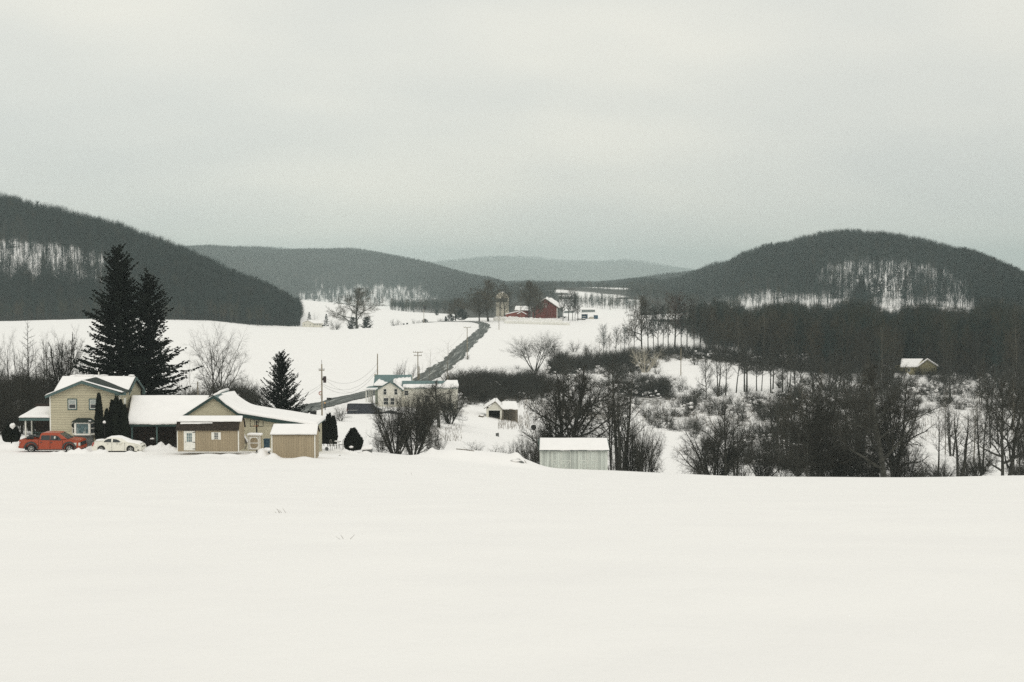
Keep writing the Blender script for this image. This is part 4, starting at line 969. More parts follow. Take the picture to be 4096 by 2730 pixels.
# bay window
bx0, bx1 = xpx(68.6, D0-.7), xpx(93.4, D0-.7); bz0, bz1 = zr(435.3, D0-.7), zr(422.6, D0-.7); yb = D0-.7; ci = .48
bay = MB().prism([(bx0+.02, bz0), (bx1-.02, bz0), (bx1-.02, bz0+.14), (bx0+.02, bz0+.14)], yb+.3, D0+.02)
bay = MB(); fl_ = [(bx0+ci, yb), (bx1-ci, yb), (bx1, D0+.02), (bx0, D0+.02)]
def ring(z0, z1, g=0.0): bay.hexa([(x+(g if x > xm*1.0 and False else 0), y, z0) for x, y in fl_], [(x, y, z1) for x, y in fl_])
ring(bz0, bz0+.16); ring(bz1-.12, bz1)
for x in (bx0+ci+.06, bx1-ci-.06): bay.box(x-.07, x+.07, yb+.002, yb+.14, bz0+.16, bz1-.12)
for s_, x0_, x1_ in ((1, bx0+.03, bx0+ci), (-1, bx1-.03, bx1-ci)):
    for f in (.04, .96):
        x = x0_+(x1_-x0_)*f; y = D0+(yb-D0)*f; bay.box(x-.05, x+.05, y-.02, y+.08, bz0+.16, bz1-.12)
    zc_ = (bz0+bz1)/2; bay.slab((x0_, D0-.04, zc_), (x1_, yb+.04, zc_), (x1_, yb+.04, zc_+.06), (x0_, D0-.04, zc_+.06), .03*s_)
bo = bay.build('bay_window', M_white, hb)
MB().box(bx0+ci+.13, bx1-ci-.13, yb+.04, yb+.07, bz0+.16, bz1-.12).build('pane', M_glassb, bo)
for x0_, x1_ in ((bx0+.05, bx0+ci), (bx1-.05, bx1-ci)):
    q = MB().slab((x0_, D0-.02, bz0+.16), (x1_, yb+.06, bz0+.16), (x1_, yb+.06, bz1-.12), (x0_, D0-.02, bz1-.12), .01); q.build('side_pane', M_glass, bo)
q = MB()
for i, x in enumerate((bx0+ci+.95, bx0+ci+.25)): q.box(x, x+.05, yb+.030, yb+.038, bz0+.18, bz0+.75)
q.box(bx1-ci-.62, bx1-ci-.40, yb+.02, yb+.038, bz0+.18, bz0+.36); q.build('sill_ornaments', M_blind, bo)['kind'] = 'stuff'
q = MB(); r0 = [(bx0-.08, D0, bz1), (bx0+ci-.1, yb-.1, bz1), (bx1-ci+.1, yb-.1, bz1), (bx1+.08, D0, bz1)]; zt = zr(418.0, D0)
t0 = [(bx0+ci+.08, D0, zt), (bx1-ci-.08, D0, zt)]
q.add(r0+t0, [(0,1,4), (1,2,5,4), (2,3,5), (3,2,1,0), (0,4,5,3)]); q.build('bay_roof', M_greenshingle, bo)
MB().blob((xpx(88, yb), yb+.2, bz1+.14), .16, .12, .06, 3, 8, 5).build('snow', M_snow, bo, smooth=True)
q = MB().box(bx0+.3, bx1-.3, D0-.35, D0, zg+.2, bz0); q.build('bay_base', M_stone, bo)
q = MB().blob((bx0+.28, yb+.22, bz1-.28), .2, .12, .2, 5, 9, 6, .3); q.build('wreath', M_spruce, bo)
# left porch
pz = zr(418.4, 137.4); px0, px1 = xpx(18.6, 137.4), xl-.012; yq = 141.0; zq = zr(408.8, yq)
q = MB(); q.slab((px0, 137.2, pz), (px1, 137.2, pz), (px1, yq, zq), (px0, yq, zq), .09); por = q.build('porch_roof', M_greenshingle, hb)
snow_sheet((px0, 137.2, pz+.1), (px1-.02, 137.2, pz+.1), (px1-.02, yq, zq+.1), (px0+.5, yq, zq+.1), .2, 7, over=.08, wav=.03).build('roof_snow', M_snow, por, smooth=True)
MB().box(px0, px1, 137.14, 137.19, pz-.2, pz+.03).build('porch_fascia', M_tealtrim, por)
for a, b in ((24.3, 137.35), (30.5, 140.6)): MB().box(xpx(a, b)-.06, xpx(a, b)+.06, b-.06, b+.06, 3.2, zr(419, 137.4)).build('porch_post', M_white, hb)
q = MB(); x0_, x1_ = xpx(30.5, 140.5)+.06, xl-.1; zt = zr(432, 140.5)
q.box(x0_, x1_, 140.42, 140.48, zt-.05, zt); x = x0_+.1
while x < x1_: q.box(x, x+.03, 140.43, 140.46, zt-.7, zt-.05); x += .14
q.build('porch_railing', M_tealtrim, hb)
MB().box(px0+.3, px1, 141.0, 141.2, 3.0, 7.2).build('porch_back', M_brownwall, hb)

# ------------------------------------------------------------ long low wing with the open porch, and the gabled garage
D1 = 131.0; gb = thing('garage', 'long low cream garage with snowy roof, open porch and green trimmed gable', 'garage', (xpx(235, D1), D1, 3.9))
ye = 135.0; zE = zr(425.2, ye); yrg = 141.0; zRg = zr(397.3, yrg); lx0, lx1 = xpx(131, yrg), xpx(208.8, yrg)
q = MB(); ex0, ex1 = xpx(124.8, ye), xpx(195, ye)
q.slab((ex0, ye, zE), (ex1, ye, zE), (lx1, yrg, zRg), (lx0, yrg, zRg), .1)
q.slab((lx1, 146.5, zE+.2), (lx0, 146.5, zE+.2), (lx0, yrg+.003, zRg), (lx1, yrg+.003, zRg), .1)
wr = q.build('wing_roof', M_greenshingle, gb)
mid = .30
snow_sheet((ex0+.15, ye, zE+.11), (ex1, ye, zE+.11), (lx1-.02, yrg, zRg+.11), (lx0, yrg, zRg+.11), .24, 11, nu=46, nv=18, over=.10, wav=.09).build('roof_snow', M_snow, wr, smooth=True)
MB().box(ex0, ex1, ye-.05, ye-.002, zE-.12, zE+.05).build('wing_fascia', M_dkteal, gb)
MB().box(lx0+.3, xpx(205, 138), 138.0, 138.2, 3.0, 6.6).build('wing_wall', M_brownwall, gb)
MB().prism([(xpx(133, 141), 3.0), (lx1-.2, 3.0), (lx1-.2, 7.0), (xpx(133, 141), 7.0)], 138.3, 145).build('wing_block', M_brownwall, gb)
for a in (131.0, 155.9): MB().box(xpx(a, ye+.15)-.07, xpx(a, ye+.15)+.07, ye+.08, ye+.22, 3.2, zE-.02).build('porch_post', M_tealtrim, gb)
ap = (xpx(213.2, D1), zr(396.2, D1)); lf = (xpx(181.5, D1), zr(416.9, D1)); kx = (xpx(237.8, D1), zr(413.9, D1)); rt = (xpx(316.3, D1), zr(426.2, D1)); YB = 137.3
xw0, xw1 = xpx(186, D1), xpx(312.5, D1); zw0 = ap[1]+(xw0-ap[0])*(lf[1]-ap[1])/(lf[0]-ap[0]); zw1 = kx[1]+(xw1-kx[0])*(rt[1]-kx[1])/(rt[0]-kx[0])
yw = D1+.25
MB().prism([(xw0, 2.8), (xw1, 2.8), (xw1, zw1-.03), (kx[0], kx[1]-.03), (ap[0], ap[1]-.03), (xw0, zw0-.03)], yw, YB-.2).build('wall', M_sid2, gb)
q = MB(); q.slab((lf[0], D1, lf[1]), (ap[0], D1, ap[1]), (ap[0], YB, ap[1]), (lf[0], YB, lf[1]), .07)
q.slab((ap[0], D1, ap[1]), (kx[0], D1, kx[1]), (kx[0], YB, kx[1]), (ap[0], YB, ap[1]), .07)
q.slab((kx[0], D1, kx[1]), (rt[0], D1, rt[1]), (rt[0], YB, rt[1]), (kx[0], YB, kx[1]), .07)
gr_ = q.build('roof', M_teal, gb)
q = MB(); rake(q, (lf[0], lf[1]+.09), (ap[0], ap[1]+.09), D1-.06, .28); rake(q, (ap[0], ap[1]+.09), (kx[0], kx[1]+.09), D1-.06, .30); rake(q, (kx[0], kx[1]+.07), (rt[0], rt[1]+.08), D1-.06, .34)
q.build('fascia', M_dkteal, gb)
# soffit shade board under the low slope
q = MB(); q.slab((kx[0], D1-.002, kx[1]-.28), (rt[0], D1-.002, rt[1]-.28), (rt[0], yw, rt[1]-.30), (kx[0], yw, kx[1]-.30), .03); q.build('soffit', M_dkteal, gb)
# one continuous quilt of snow over the kink of the right slope
def quilt(seed, pts, y0, y1, t, nv=14, nu=60):
    rr = random.Random(seed); L = [0]
    for i in range(1, len(pts)): L.append(L[-1]+math.hypot(pts[i][0]-pts[i-1][0], pts[i][1]-pts[i-1][1]))
    mb = MB(); m = nu+1; top, bot = [], []
    for j in range(nv+1):
        v_ = j/nv; v_ = v_*v_*(3-2*v_)
        for i in range(nu+1):
            u_ = i/nu; u_ = u_ if 0 < i < nu else u_; s_ = u_*L[-1]; x = np.interp(s_, L, [p[0] for p in pts]); z = np.interp(s_, L, [p[1] for p in pts])
            zs = np.mean([np.interp(min(max(s_+o_, 0), L[-1]), L, [p[1] for p in pts]) for o_ in (-.7, -.35, 0, .35, .7)])
            y = y0+(y1-y0)*v_; 
            if i == 0: y0_ = y
            st = .32*math.sin(v_*9)+.25*math.sin(v_*21+1)+.1*math.sin(v_*40); xo = x+(st*.8 if i == 0 else st*.8*(1-i/6) if i < 6 else 0)
            e = min(u_*L[-1], (1-u_)*L[-1]+.02, (v_*(y1-y0)), (1-v_)*(y1-y0))/.3; e = math.sqrt(max(0, 1-(1-min(1, e))**2))
            h = t*(.4+.6*e)*(1+.1*math.sin(s_*1.4+seed)*math.sin(v_*7)); yy = y-(.06+.03*math.sin(s_*3)) if j == 0 else y
            top.append((xo, yy, max(z, zs)+.075+h)); bot.append((xo, yy, z+.075))
    mb.v = top+bot; o = len(top); nvv = nv+1
    for j in range(nv):
        for i in range(nu): q_ = j*m+i; mb.f.append((q_, q_+1, q_+1+m, q_+m))
    for i in range(nu): mb.f.append((i, o+i, o+i+1, i+1)); q_ = nv*m+i; mb.f.append((q_, q_+1, o+q_+1, o+q_))
    for j in range(nv): q_ = j*m; mb.f.append((q_, q_+m, o+q_+m, o+q_)); q_ = j*m+m-1; mb.f.append((q_, o+q_, o+q_+m, q_+m))
    return mb
gx = lambda f: (ap[0]+(kx[0]-ap[0])*f, ap[1]+(kx[1]-ap[1])*f)
quilt(5, [gx(.13), kx, rt], D1-.02, YB, .27).build('roof_snow', M_snow, gr_, smooth=True)
snow_sheet((lf[0], YB, lf[1]+.08), (lf[0], D1+.0, lf[1]+.08), (ap[0]-.25, D1+.0, ap[1]-.12), (ap[0]-.25, YB, ap[1]-.12), .12, 12, wav=.03).build('roof_snow', M_snow, gr_, smooth=True)
q = MB(); q.tube([(ap[0]-.02, D1+.1, ap[1]+.1), (ap[0]+.1, D1+1.6, ap[1]+.14), (ap[0]-.03, D1+3.2, ap[1]+.17), (ap[0]+.05, YB-.1, ap[1]+.12)], [.09, .14, .13, .16], 8); q.build('ridge_snow', M_snow, gr_, smooth=True)

# ------------------------------------------------------------ gambrel shed
D2 = 124.0; sb = thing('shed', 'tan gambrel roofed shed with white door and shuttered window, brown shingles under snow', 'shed', (xpx(207, D2), D2, zr(450.4, D2)))
a0, a1 = xpx(176.0, D2), xpx(237.8, D2); zb, zt = zr(451.5, D2), zr(430.2, D2); dep = 2.7; zk = zr(421.9, D2+.42); zp = zr(417.3, D2+dep/2)
w = MB(); sec = [(D2, zb), (D2+dep, zb), (D2+dep, zt), (D2+dep-.42, zk-.05), (D2+dep/2, zp-.06), (D2+.42, zk-.05), (D2, zt)]
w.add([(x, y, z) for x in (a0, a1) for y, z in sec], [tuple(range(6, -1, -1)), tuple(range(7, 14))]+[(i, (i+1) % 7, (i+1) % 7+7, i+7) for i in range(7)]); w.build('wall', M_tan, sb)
o_ = .10; q = MB()
q.slab((a0-o_, D2-.13, zt-.03), (a1+o_*.4, D2-.13, zt-.03), (a1+o_*.4, D2+.42, zk), (a0-o_, D2+.42, zk), .05)
q.slab((a0-o_, D2+.421, zk), (a1+o_, D2+.421, zk), (a1+o_, D2+dep/2, zp), (a0-o_, D2+dep/2, zp), .05)
q.slab((a1+o_, D2+dep-.421, zk), (a0-o_, D2+dep-.421, zk), (a0-o_, D2+dep/2+.002, zp), (a1+o_, D2+dep/2+.002, zp), .05)
q.slab((a1+o_, D2+dep+.13, zt-.03), (a0-o_, D2+dep+.13, zt-.03), (a0-o_, D2+dep-.42, zk), (a1+o_, D2+dep-.42, zk), .05)
rr_ = q.build('roof', M_brownshingle, sb)
snow_sheet((a0-o_, D2+.40, zk+.06), (a1+o_+.12, D2+.40, zk+.06), (a1+o_, D2+dep/2+.1, zp+.06), (a0-o_+.04, D2+dep/2+.1, zp+.06), .14, 21, nu=44, over=.12, wav=.03).build('roof_snow', M_snow, rr_, smooth=True)
n_ = Vector((0, -(zk-zt), .55)).normalized(); base_ = lambda x, f: Vector((x, D2-.13+.55*f, zt-.03+(zk-zt+.03)*f))+n_*.055
snow_sheet(base_(a0+.25, .72), base_(a0+3.05, .78), base_(a0+3.05, .90), base_(a0+.25, .90), .05, 22, over=0, wav=.03, nv=9).build('roof_snow', M_snow, rr_, smooth=True)
q = MB()
for x in (a0-.008, a1-.065): q.box(x, x+.075, D2-.018, D2+.03, zb, zt-.02)
q.box(a1+.002, a1+.02, D2-.01, D2+.08, zb, zt-.02); each_box(q, 'corner_board', M_white, sb)
d0, d1 = xpx(182.9, D2), xpx(194.2, D2); dz1 = zr(430.9, D2)
door = MB().box(d0, d1, D2-.035, D2+.01, zb+.1, dz1-.02).build('door', M_white, sb, bevel=.01)
q = MB(); q.box(d0, d0+.09, D2-.05, D2-.036, zb+.1, dz1); q.box(d1-.09, d1, D2-.05, D2-.036, zb+.1, dz1); q.box(d0+.09, d1-.09, D2-.05, D2-.036, dz1-.1, dz1); q.build('door_frame', M_white, door)
g0, g1, gz0, gz1 = xpx(185.7, D2), xpx(191.1, D2), zr(441.9, D2), zr(433.0, D2)
MB().box(g0, g1, D2-.045, D2-.036, gz0, gz1).build('door_window', M_glassb, door)
q = MB()
for i in (0, 1, 2, 3): x = g0+(g1-g0)*i/3; q.box(x-.012, x+.012, D2-.055, D2-.046, gz0, gz1)
for i in (0, 1, 2, 3): z = gz0+(gz1-gz0)*i/3; q.box(g0, g1, D2-.058, D2-.0555, z-.012, z+.012)
q.build('muntins', M_white, door)
for f in (.08, .42, .93):
    z = zb+.1+(dz1-zb-.1)*f; q = MB().box(d1-.22, d1+.01, D2-.062, D2-.052, z-.02, z+.02).box(d1-.05, d1+.01, D2-.0645, D2-.0625, z-.045, z+.045); q.build('hinge', M_black, door)
MB().cyl((d0+.14, D2-.09, zb+.85), .03, .05, 8, 'y').build('door_handle', M_black, door)
wo_ = window(sb, xpx(213.1, D2), xpx(217.5, D2), zr(439.2, D2), zr(432.3, D2), D2-.012, panes=(2, 4), fw=.035)
for a, b in ((210.6, 213.0), (217.6, 220.0)): MB().box(xpx(a, D2), xpx(b, D2), D2-.04, D2-.005, zr(439.6, D2), zr(432.2, D2)).build('shutter', M_white, sb)

# ------------------------------------------------------------ plain tan shed on the right
D3 = 118.0; sb = thing('shed', 'plain tan board shed with snowy roof and no openings, right of the garage', 'shed', (xpx(293, D3), D3, zr(457.3, D3)))
a0, a1 = xpx(270.7, D3), xpx(314.4, D3); zb, zt = zr(459.5, D3), zr(434.2, D3); dep = 2.3; zp = zr(425.4, D3+dep/2)
w = MB(); sec = [(D3, zb), (D3+dep, zb), (D3+dep, zt), (D3+dep/2, zp-.04), (D3, zt)]
w.add([(x, y, z) for x in (a0, a1) for y, z in sec], [tuple(range(4, -1, -1)), tuple(range(5, 10))]+[(i, (i+1) % 5, (i+1) % 5+5, i+5) for i in range(5)]); w.build('wall', M_tan, sb)
q = MB(); q.slab((a0-.09, D3-.14, zt-.06), (a1+.12, D3-.14, zt-.06), (a1+.12, D3+dep/2, zp), (a0-.09, D3+dep/2, zp), .04)
q.slab((a1+.12, D3+dep+.14, zt-.06), (a0-.09, D3+dep+.14, zt-.06), (a0-.09, D3+dep/2+.002, zp), (a1+.12, D3+dep/2+.002, zp), .04); rr_ = q.build('roof', M_brownshingle, sb)
snow_sheet((a0-.09, D3-.14, zt-.01), (a1+.17, D3-.14, zt-.01), (a1+.1, D3+dep/2+.12, zp+.05), (a0-.02, D3+dep/2+.12, zp+.05), .16, 31, nu=40, over=.03, wav=.015).build('roof_snow', M_snow, rr_, smooth=True)
q = MB(); q.box(a0-.005, a0+.075, D3-.02, D3+.03, zb, zt-.04); q.box(a1-.06, a1+.022, D3-.02, D3+.03, zb, zt-.04); each_box(q, 'corner_board', M_white, sb)
MB().box(a0+.08, a1-.065, D3-.015, D3+.01, zt-.09, zt-.035).build('trim', M_tan, sb)

# ------------------------------------------------------------ small white cabinet shed, hoop, bin, leaning cart, boat
D4 = 127.0; cb = thing('storage_cabinet', 'small white framed storage cabinet with octagonal door panels between the two tan sheds', 'cabinet', (xpx(253, D4), D4, zr(449.6, D4)))
a0, a1, zb, zt = xpx(247.0, D4), xpx(259.4, D4), zr(450, D4), zr(435.7, D4)
MB().box(a0, a1, D4, D4+.7, zb, zt).build('body', M_tan, cb)
q = MB(); q.box(a0-.01, a0+.07, D4-.015, D4+.05, zb, zt); q.box(a1-.07, a1+.01, D4-.015, D4+.05, zb, zt); each_box(q, 'corner_board', M_white, cb)
dd0, dd1, z0, z1 = a0+.13, a1-.12, zb+.05, zt-.08; q = MB()
for b in ((dd0, dd0+.09, z0, z1), (dd1-.09, dd1, z0, z1), (dd0+.09, dd1-.09, z1-.1, z1), (dd0+.09, dd1-.09, z0, z0+.1), (dd0+.09, dd1-.09, (z0+z1)/2-.035, (z0+z1)/2+.035)): q.box(b[0], b[1], D4-.04, D4-.005, b[2], b[3])
for sx_, x in ((1, dd0+.09), (-1, dd1-.09)):
    for sz_, z in ((1, z0+.1), (-1, z1-.1)):
        tri = [(x, z), (x+sx_*.17, z), (x, z+sz_*.17)]; tri = tri if sx_*sz_ > 0 else tri[::-1]; q.prism(tri, D4-.038, D4-.006)
dr_ = q.build('door', M_white, cb); MB().box(dd1-.16, dd1, D4-.055, D4-.041, z1-.13, z1-.1).build('hinge', M_black, dr_)
MB().box(a0-.08, a1+.08, D4-.08, D4+.8, zt, zt+.05).build('roof', M_white, cb)
snow_sheet((a0-.08, D4-.08, zt+.05), (a1+.1, D4-.08, zt+.05), (a1+.1, D4+.8, zt+.05), (a0-.08, D4+.8, zt+.05), .15, 41, nu=14, over=.02, wav=.01).build('snow', M_snow, cb, smooth=True)
D5 = 129.0; bh = thing('basketball_hoop', 'black framed clear basketball backboard on a pole before the garage wall', 'basketball hoop', on(256.3, D5))
a0, a1, z0, z1 = xpx(249.2, D5), xpx(262.7, D5), zr(426.7, D5), zr(419.4, D5); q = MB(); t_ = .05
for b in ((a0, a1, z1-t_, z1), (a0, a1, z0, z0+t_), (a0, a0+t_, z0+t_, z1-t_), (a1-t_, a1, z0+t_, z1-t_), (a0+.42, a0+.46, z0+t_, z1-t_), (a1-.46, a1-.42, z0+t_, z1-t_)): q.box(b[0], b[1], D5-.02, D5+.02, b[2], b[3])
q.build('backboard_frame', M_black, bh)
xc = xpx(255.6, D5); zgd = bh.location.z
MB().tube([(xc, D5+.18, zgd-.2), (xc, D5+.18, (z0+z1)/2-.3), (xc+.02, D5+.05, (z0+z1)/2+.2)], .07, 8).build('pole', M_black, bh)
q = MB(); q.tube([(xc, D5+.1, z0+.35), (xc+.35, D5+.06, z1-.2)], .025, 6); q.tube([(xc, D5+.1, z0-.15), (xc+.2, D5+.06, z0+.2)], .03, 6); q.build('brace', M_black, bh)
rp = [(xc+.23*math.cos(i*math.pi/8), D5-.28+.23*math.sin(i*math.pi/8), z0+.1) for i in range(17)]
MB().tube(rp, .012, 5).build('rim', M_orange, bh)
q = MB(); p0 = on(265.7, 128.6); x0_, x1_ = xpx(263.0, 128.6), xpx(268.6, 128.6); t_ = thing('plastic_bin', 'dark teal plastic bin beside the storage cabinet', 'bin', p0)
q.hexa([(x0_+.04, 128.5, p0.z-.1), (x1_-.04, 128.5, p0.z-.1), (x1_-.04, 129, p0.z-.1), (x0_+.04, 129, p0.z-.1)], [(x0_, 128.45, zr(439.6, 128.6)), (x1_, 128.45, zr(439.6, 128.6)), (x1_, 129.05, zr(439.6, 128.6)), (x0_, 129.05, zr(439.6, 128.6))]); q.build('body', mat('bin_teal', (.03, .065, .09), .6), t_, bevel=.02)
MB().box(x0_-.03, x1_+.03, 128.42, 129.08, zr(439.6, 128.6), zr(439.6, 128.6)+.06).build('lid', mat('bin_teal', (.03, .065, .09)), t_, bevel=.015)
t_ = thing('wheelbarrow', 'upturned wheelbarrow leaning on the cream garage wall', 'wheelbarrow', on(243, 128.8)); b_ = t_.location
q = MB(); P0, P1 = P(240.4, 434.6, 128.8), P(246.6, 443.5, 129.1); ax_ = (P1-P0); nn = Vector((0, .35, 0)); up_ = Vector((.18, 0, .22))
q.hexa((P0-nn, P1-nn*.7, P1+nn*.7, P0+nn), (P0-nn+up_, P1-nn*.7+up_*.6, P1+nn*.7+up_*.6, P0+nn+up_)); q.build('tray', M_wood, t_)
snow_sheet(P1-nn*.7+up_*.6, P1+nn*.7+up_*.6, P0+nn+up_, P0-nn+up_, .06, 51, nu=14, over=0, wav=.01).build('snow', M_snow, t_, smooth=True)
for yy in (-.22, .22):
    MB().tube([P0+Vector((0, yy, -.02)), P1+Vector((0, yy, -.1)), P(245.2, 449.0, 128.9)+Vector((0, yy, 0))], .03, 6).build('handle', M_wood, t_)
t_ = thing('boat', 'small upturned boat heaped with snow beside the plain tan shed', 'boat', on(263, 125.3)); zz = t_.location.z
def hull(x0, x1, y, z, hgt, wid, n=12):
    mb = MB(); L = x1-x0
    for i in range(n+1):
        f = i/n; e = max(.02, math.sin(math.pi*min(.92, f+.12))**.6); xx = x0+L*f
        for a in range(7): th = math.pi*a/6; mb.v.append((xx, y-wid/2*e*math.cos(th), z+hgt*(.5+.5*f)*e*math.sin(th)*.9))
    for i in range(n):
        for a in range(6): k = i*7+a; mb.f.append((k, k+7, k+8, k+1))
    return mb
hull(xpx(258.6, 125.3), xpx(269.3, 125.3), 125.3, zz, .34, .9).build('hull', M_wood, t_)
q = MB(); q.blob((xpx(262, 125.3), 125.2, zz+.3), .42, .45, .22, 2); q.blob((xpx(266.5, 125.2), 125.2, zz+.42), .36, .4, .16, 4); q.build('snow', M_snow, t_, smooth=True)['kind'] = 'stuff'
t_ = thing('snow_shovel', 'black snow shovel leaning on the left end of the gambrel shed', 'shovel', on(173.8, 124.2))
xx = xpx(173.9, 124.2); MB().box(xx-.12, xx+.12, 124.15, 124.2, zr(447.2, 124.2), zr(444.5, 124.2)).build('blade', M_black, t_); MB().tube([(xx, 124.2, zr(444.6, 124.2)), (xx+.1, 124.3, zr(436, 124.2))], .02, 6).build('handle', M_black, t_)

# ------------------------------------------------------------ weathered grey barn at the edge of the field
D6 = 150.0; gb2 = thing('barn', 'weathered pale grey board barn with two pairs of cross braced doors at the field edge', 'barn', (xpx(574, D6), D6, -.6))
a0, a1 = xpx(540.6, D6), xpx(608.0, D6); zb, ze_ = zr(474, D6), zr(449.7, D6); dep = 5.0; zp = zr(438.9, D6+dep/2); 
w = MB(); sec = [(D6, zb), (D6+dep, zb), (D6+dep, ze_), (D6+dep/2, zp-.05), (D6, ze_)]
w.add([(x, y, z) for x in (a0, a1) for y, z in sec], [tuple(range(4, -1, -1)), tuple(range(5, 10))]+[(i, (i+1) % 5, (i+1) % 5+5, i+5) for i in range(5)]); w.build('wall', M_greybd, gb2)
def corr(xa, xb, y0, z0, y1, z1, t=.02, pitch=.16, amp=.025):
    mb = MB(); n = int((xb-xa)/pitch*4)
    for i in range(n+1):
        x = xa+(xb-xa)*i/n; o = amp*math.sin(i*math.pi/2); 
        for (y, z) in ((y0, z0), (y1, z1)): mb.v.append((x, y, z+o+t)); mb.v.append((x, y, z+o))
    for i in range(n): k = i*4; mb.f += [(k, k+4, k+6, k+2), (k+1, k+3, k+7, k+5), (k, k+1, k+5, k+4), (k+2, k+6, k+7, k+3)]
    return mb
cg = mat('corrugated_green', (.05, .085, .075), .6)
q = corr(a0-.18, a1+.2, D6-.28, ze_-.10, D6+dep/2, zp); q2 = corr(a0-.18, a1+.2, D6+dep+.28, ze_-.10, D6+dep/2, zp-.004); q.add(q2.v, q2.f); rr_ = q.build('roof', cg, gb2)
snow_sheet((a0-.12, D6-.2, ze_-.02), (a1+.16, D6-.2, ze_-.02), (a1+.1, D6+dep/2+.1, zp+.04), (a0-.02, D6+dep/2+.1, zp+.04), .15, 61, nu=60, over=.06, wav=.05).build('roof_snow', M_snow, rr_, smooth=True)
def braced(x0, x1, z0, z1, y, parent):
    o = MB().box(x0+.01, x1-.01, y-.03, y-.005, z0, z1).build('door', M_greybd, parent); q = MB(); t = .07; zm_ = z0+(z1-z0)*.53; yy0, yy1 = y-.055, y-.031
    for b in ((x0+.01, x0+.01+t, z0, z1), (x1-.01-t, x1-.01, z0, z1), (x0+.01+t, x1-.01-t, z1-t, z1), (x0+.01+t, x1-.01-t, z0, z0+t), (x0+.01+t, x1-.01-t, zm_, zm_+t)): q.box(b[0], b[1], yy0, yy1, b[2], b[3])
    def bar(p, r_, dy):
        v = Vector((r_[0]-p[0], 0, r_[1]-p[1])).normalized(); s_ = Vector((-v.z, 0, v.x))*t*.45; A, B_ = Vector((p[0], yy0+dy, p[1])), Vector((r_[0], yy0+dy, r_[1])); h = Vector((0, .02-dy, 0)); q.hexa((A-s_, B_-s_, B_-s_+h, A-s_+h), (A+s_, B_+s_, B_+s_+h, A+s_+h))
    bar((x0+.08, z0+t), (x1-.08, zm_), .001); bar((x0+.08, zm_), (x1-.08, z0+t), .004)
    q.build('door_brace', mat('grey_boards_pale', (.60, .62, .57), .85, var=.1, vscale=3), o); return o
for a, b in ((551.3, 561.3), (561.3, 571.3), (578.1, 587.8), (587.8, 597.9)): braced(xpx(a, D6), xpx(b, D6), zr(471.5, D6), zr(451.2, D6), D6, gb2)
q = MB()
for px_ in (540.6, 607.3): q.box(xpx(px_, D6)-.02, xpx(px_, D6)+.08, D6-.025, D6-.003, zb, ze_-.06)
each_box(q, 'corner_board', mat('grey_boards_pale', (.47, .48, .43)), gb2)

# ------------------------------------------------------------ small white garage with lean-to, in the hollow
D7 = ghit(495, 418.6, 200, 400); pb = on(495, D7); zf = zr(418.2, D7); sg = thing('garage', 'small white gabled garage with dark open doorway and lean-to in the hollow', 'garage', (xpx(495, D7), D7, zf))
X = lambda p: xpx(p, D7); Z = lambda r_: zr(r_, D7)
gab = [(X(486.2), Z(409.4)), (X(486.2), zf-1), (X(488.6), zf-1), (X(488.6), Z(410.4)), (X(500.0), Z(410.4)), (X(500.0), zf-1), (X(501.7), zf-1), (X(501.7), Z(408.9)), (X(495.2), Z(402.0))][::-1]
MB().prism(gab[::-1], D7, D7+.2).build('front_wall', M_whsid, sg)
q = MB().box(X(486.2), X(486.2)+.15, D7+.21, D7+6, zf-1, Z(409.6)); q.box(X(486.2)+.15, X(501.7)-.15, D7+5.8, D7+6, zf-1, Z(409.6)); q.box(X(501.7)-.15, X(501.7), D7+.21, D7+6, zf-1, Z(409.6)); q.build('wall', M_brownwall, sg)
MB().box(X(488.6), X(500), D7-.02, D7+.02, Z(410.4), Z(409.8)).build('door_header', M_white, sg)
q = MB(); rl, rx, apx = (X(484.0), Z(408.9)), (X(502.3), Z(409.5)), (X(495.2), Z(401.8))
q.slab((rl[0], D7-.3, rl[1]), (apx[0], D7-.3, apx[1]), (apx[0], D7+6.2, apx[1]), (rl[0], D7+6.2, rl[1]), .12); q.slab((apx[0], D7-.3, apx[1]), (rx[0], D7-.3, rx[1]), (rx[0], D7+6.2, rx[1]), (apx[0], D7+6.2, apx[1]), .12)
q.slab((X(501.8), D7+.3, Z(409.7)), (X(518.5), D7+.3, Z(409.9)), (X(516.5), D7+5, Z(408.2)+.5), (X(501.8), D7+5, Z(408.2)+.5), .1); r_ = q.build('roof', M_wood, sg)
snow_sheet((rx[0], D7-.3, rx[1]+.12), (rx[0], D7+6.2, rx[1]+.12), (apx[0], D7+6.2, apx[1]+.12), (apx[0], D7-.3, apx[1]+.12), .25, 71, wav=.1).build('roof_snow', M_snow, r_, smooth=True)
snow_sheet((rl[0], D7+6.2, rl[1]+.12), (rl[0], D7-.3, rl[1]+.12), (apx[0], D7-.3, apx[1]+.12), (apx[0], D7+6.2, apx[1]+.12), .2, 72, wav=.05).build('roof_snow', M_snow, r_, smooth=True)
snow_sheet((X(501.8), D7+.3, Z(409.5)), (X(518.6), D7+.3, Z(409.7)), (X(516.5), D7+5, Z(407.6)+.6), (X(502), D7+5, Z(407.6)+.6), .3, 73, wav=.2, over=.1).build('roof_snow', M_snow, r_, smooth=True)
q = MB(); q.box(X(502.0), X(503.4), D7+.35, D7+.5, zf-1.2, Z(410)); q.box(X(515.8), X(517.8), D7+.35, D7+.5, zf-1.4, Z(410)); q.box(X(502.2), X(517.6), D7+3.5, D7+3.7, zf-1.4, Z(410)); q.build('lean_to_posts', M_wood, sg)['kind'] = 'stuff'

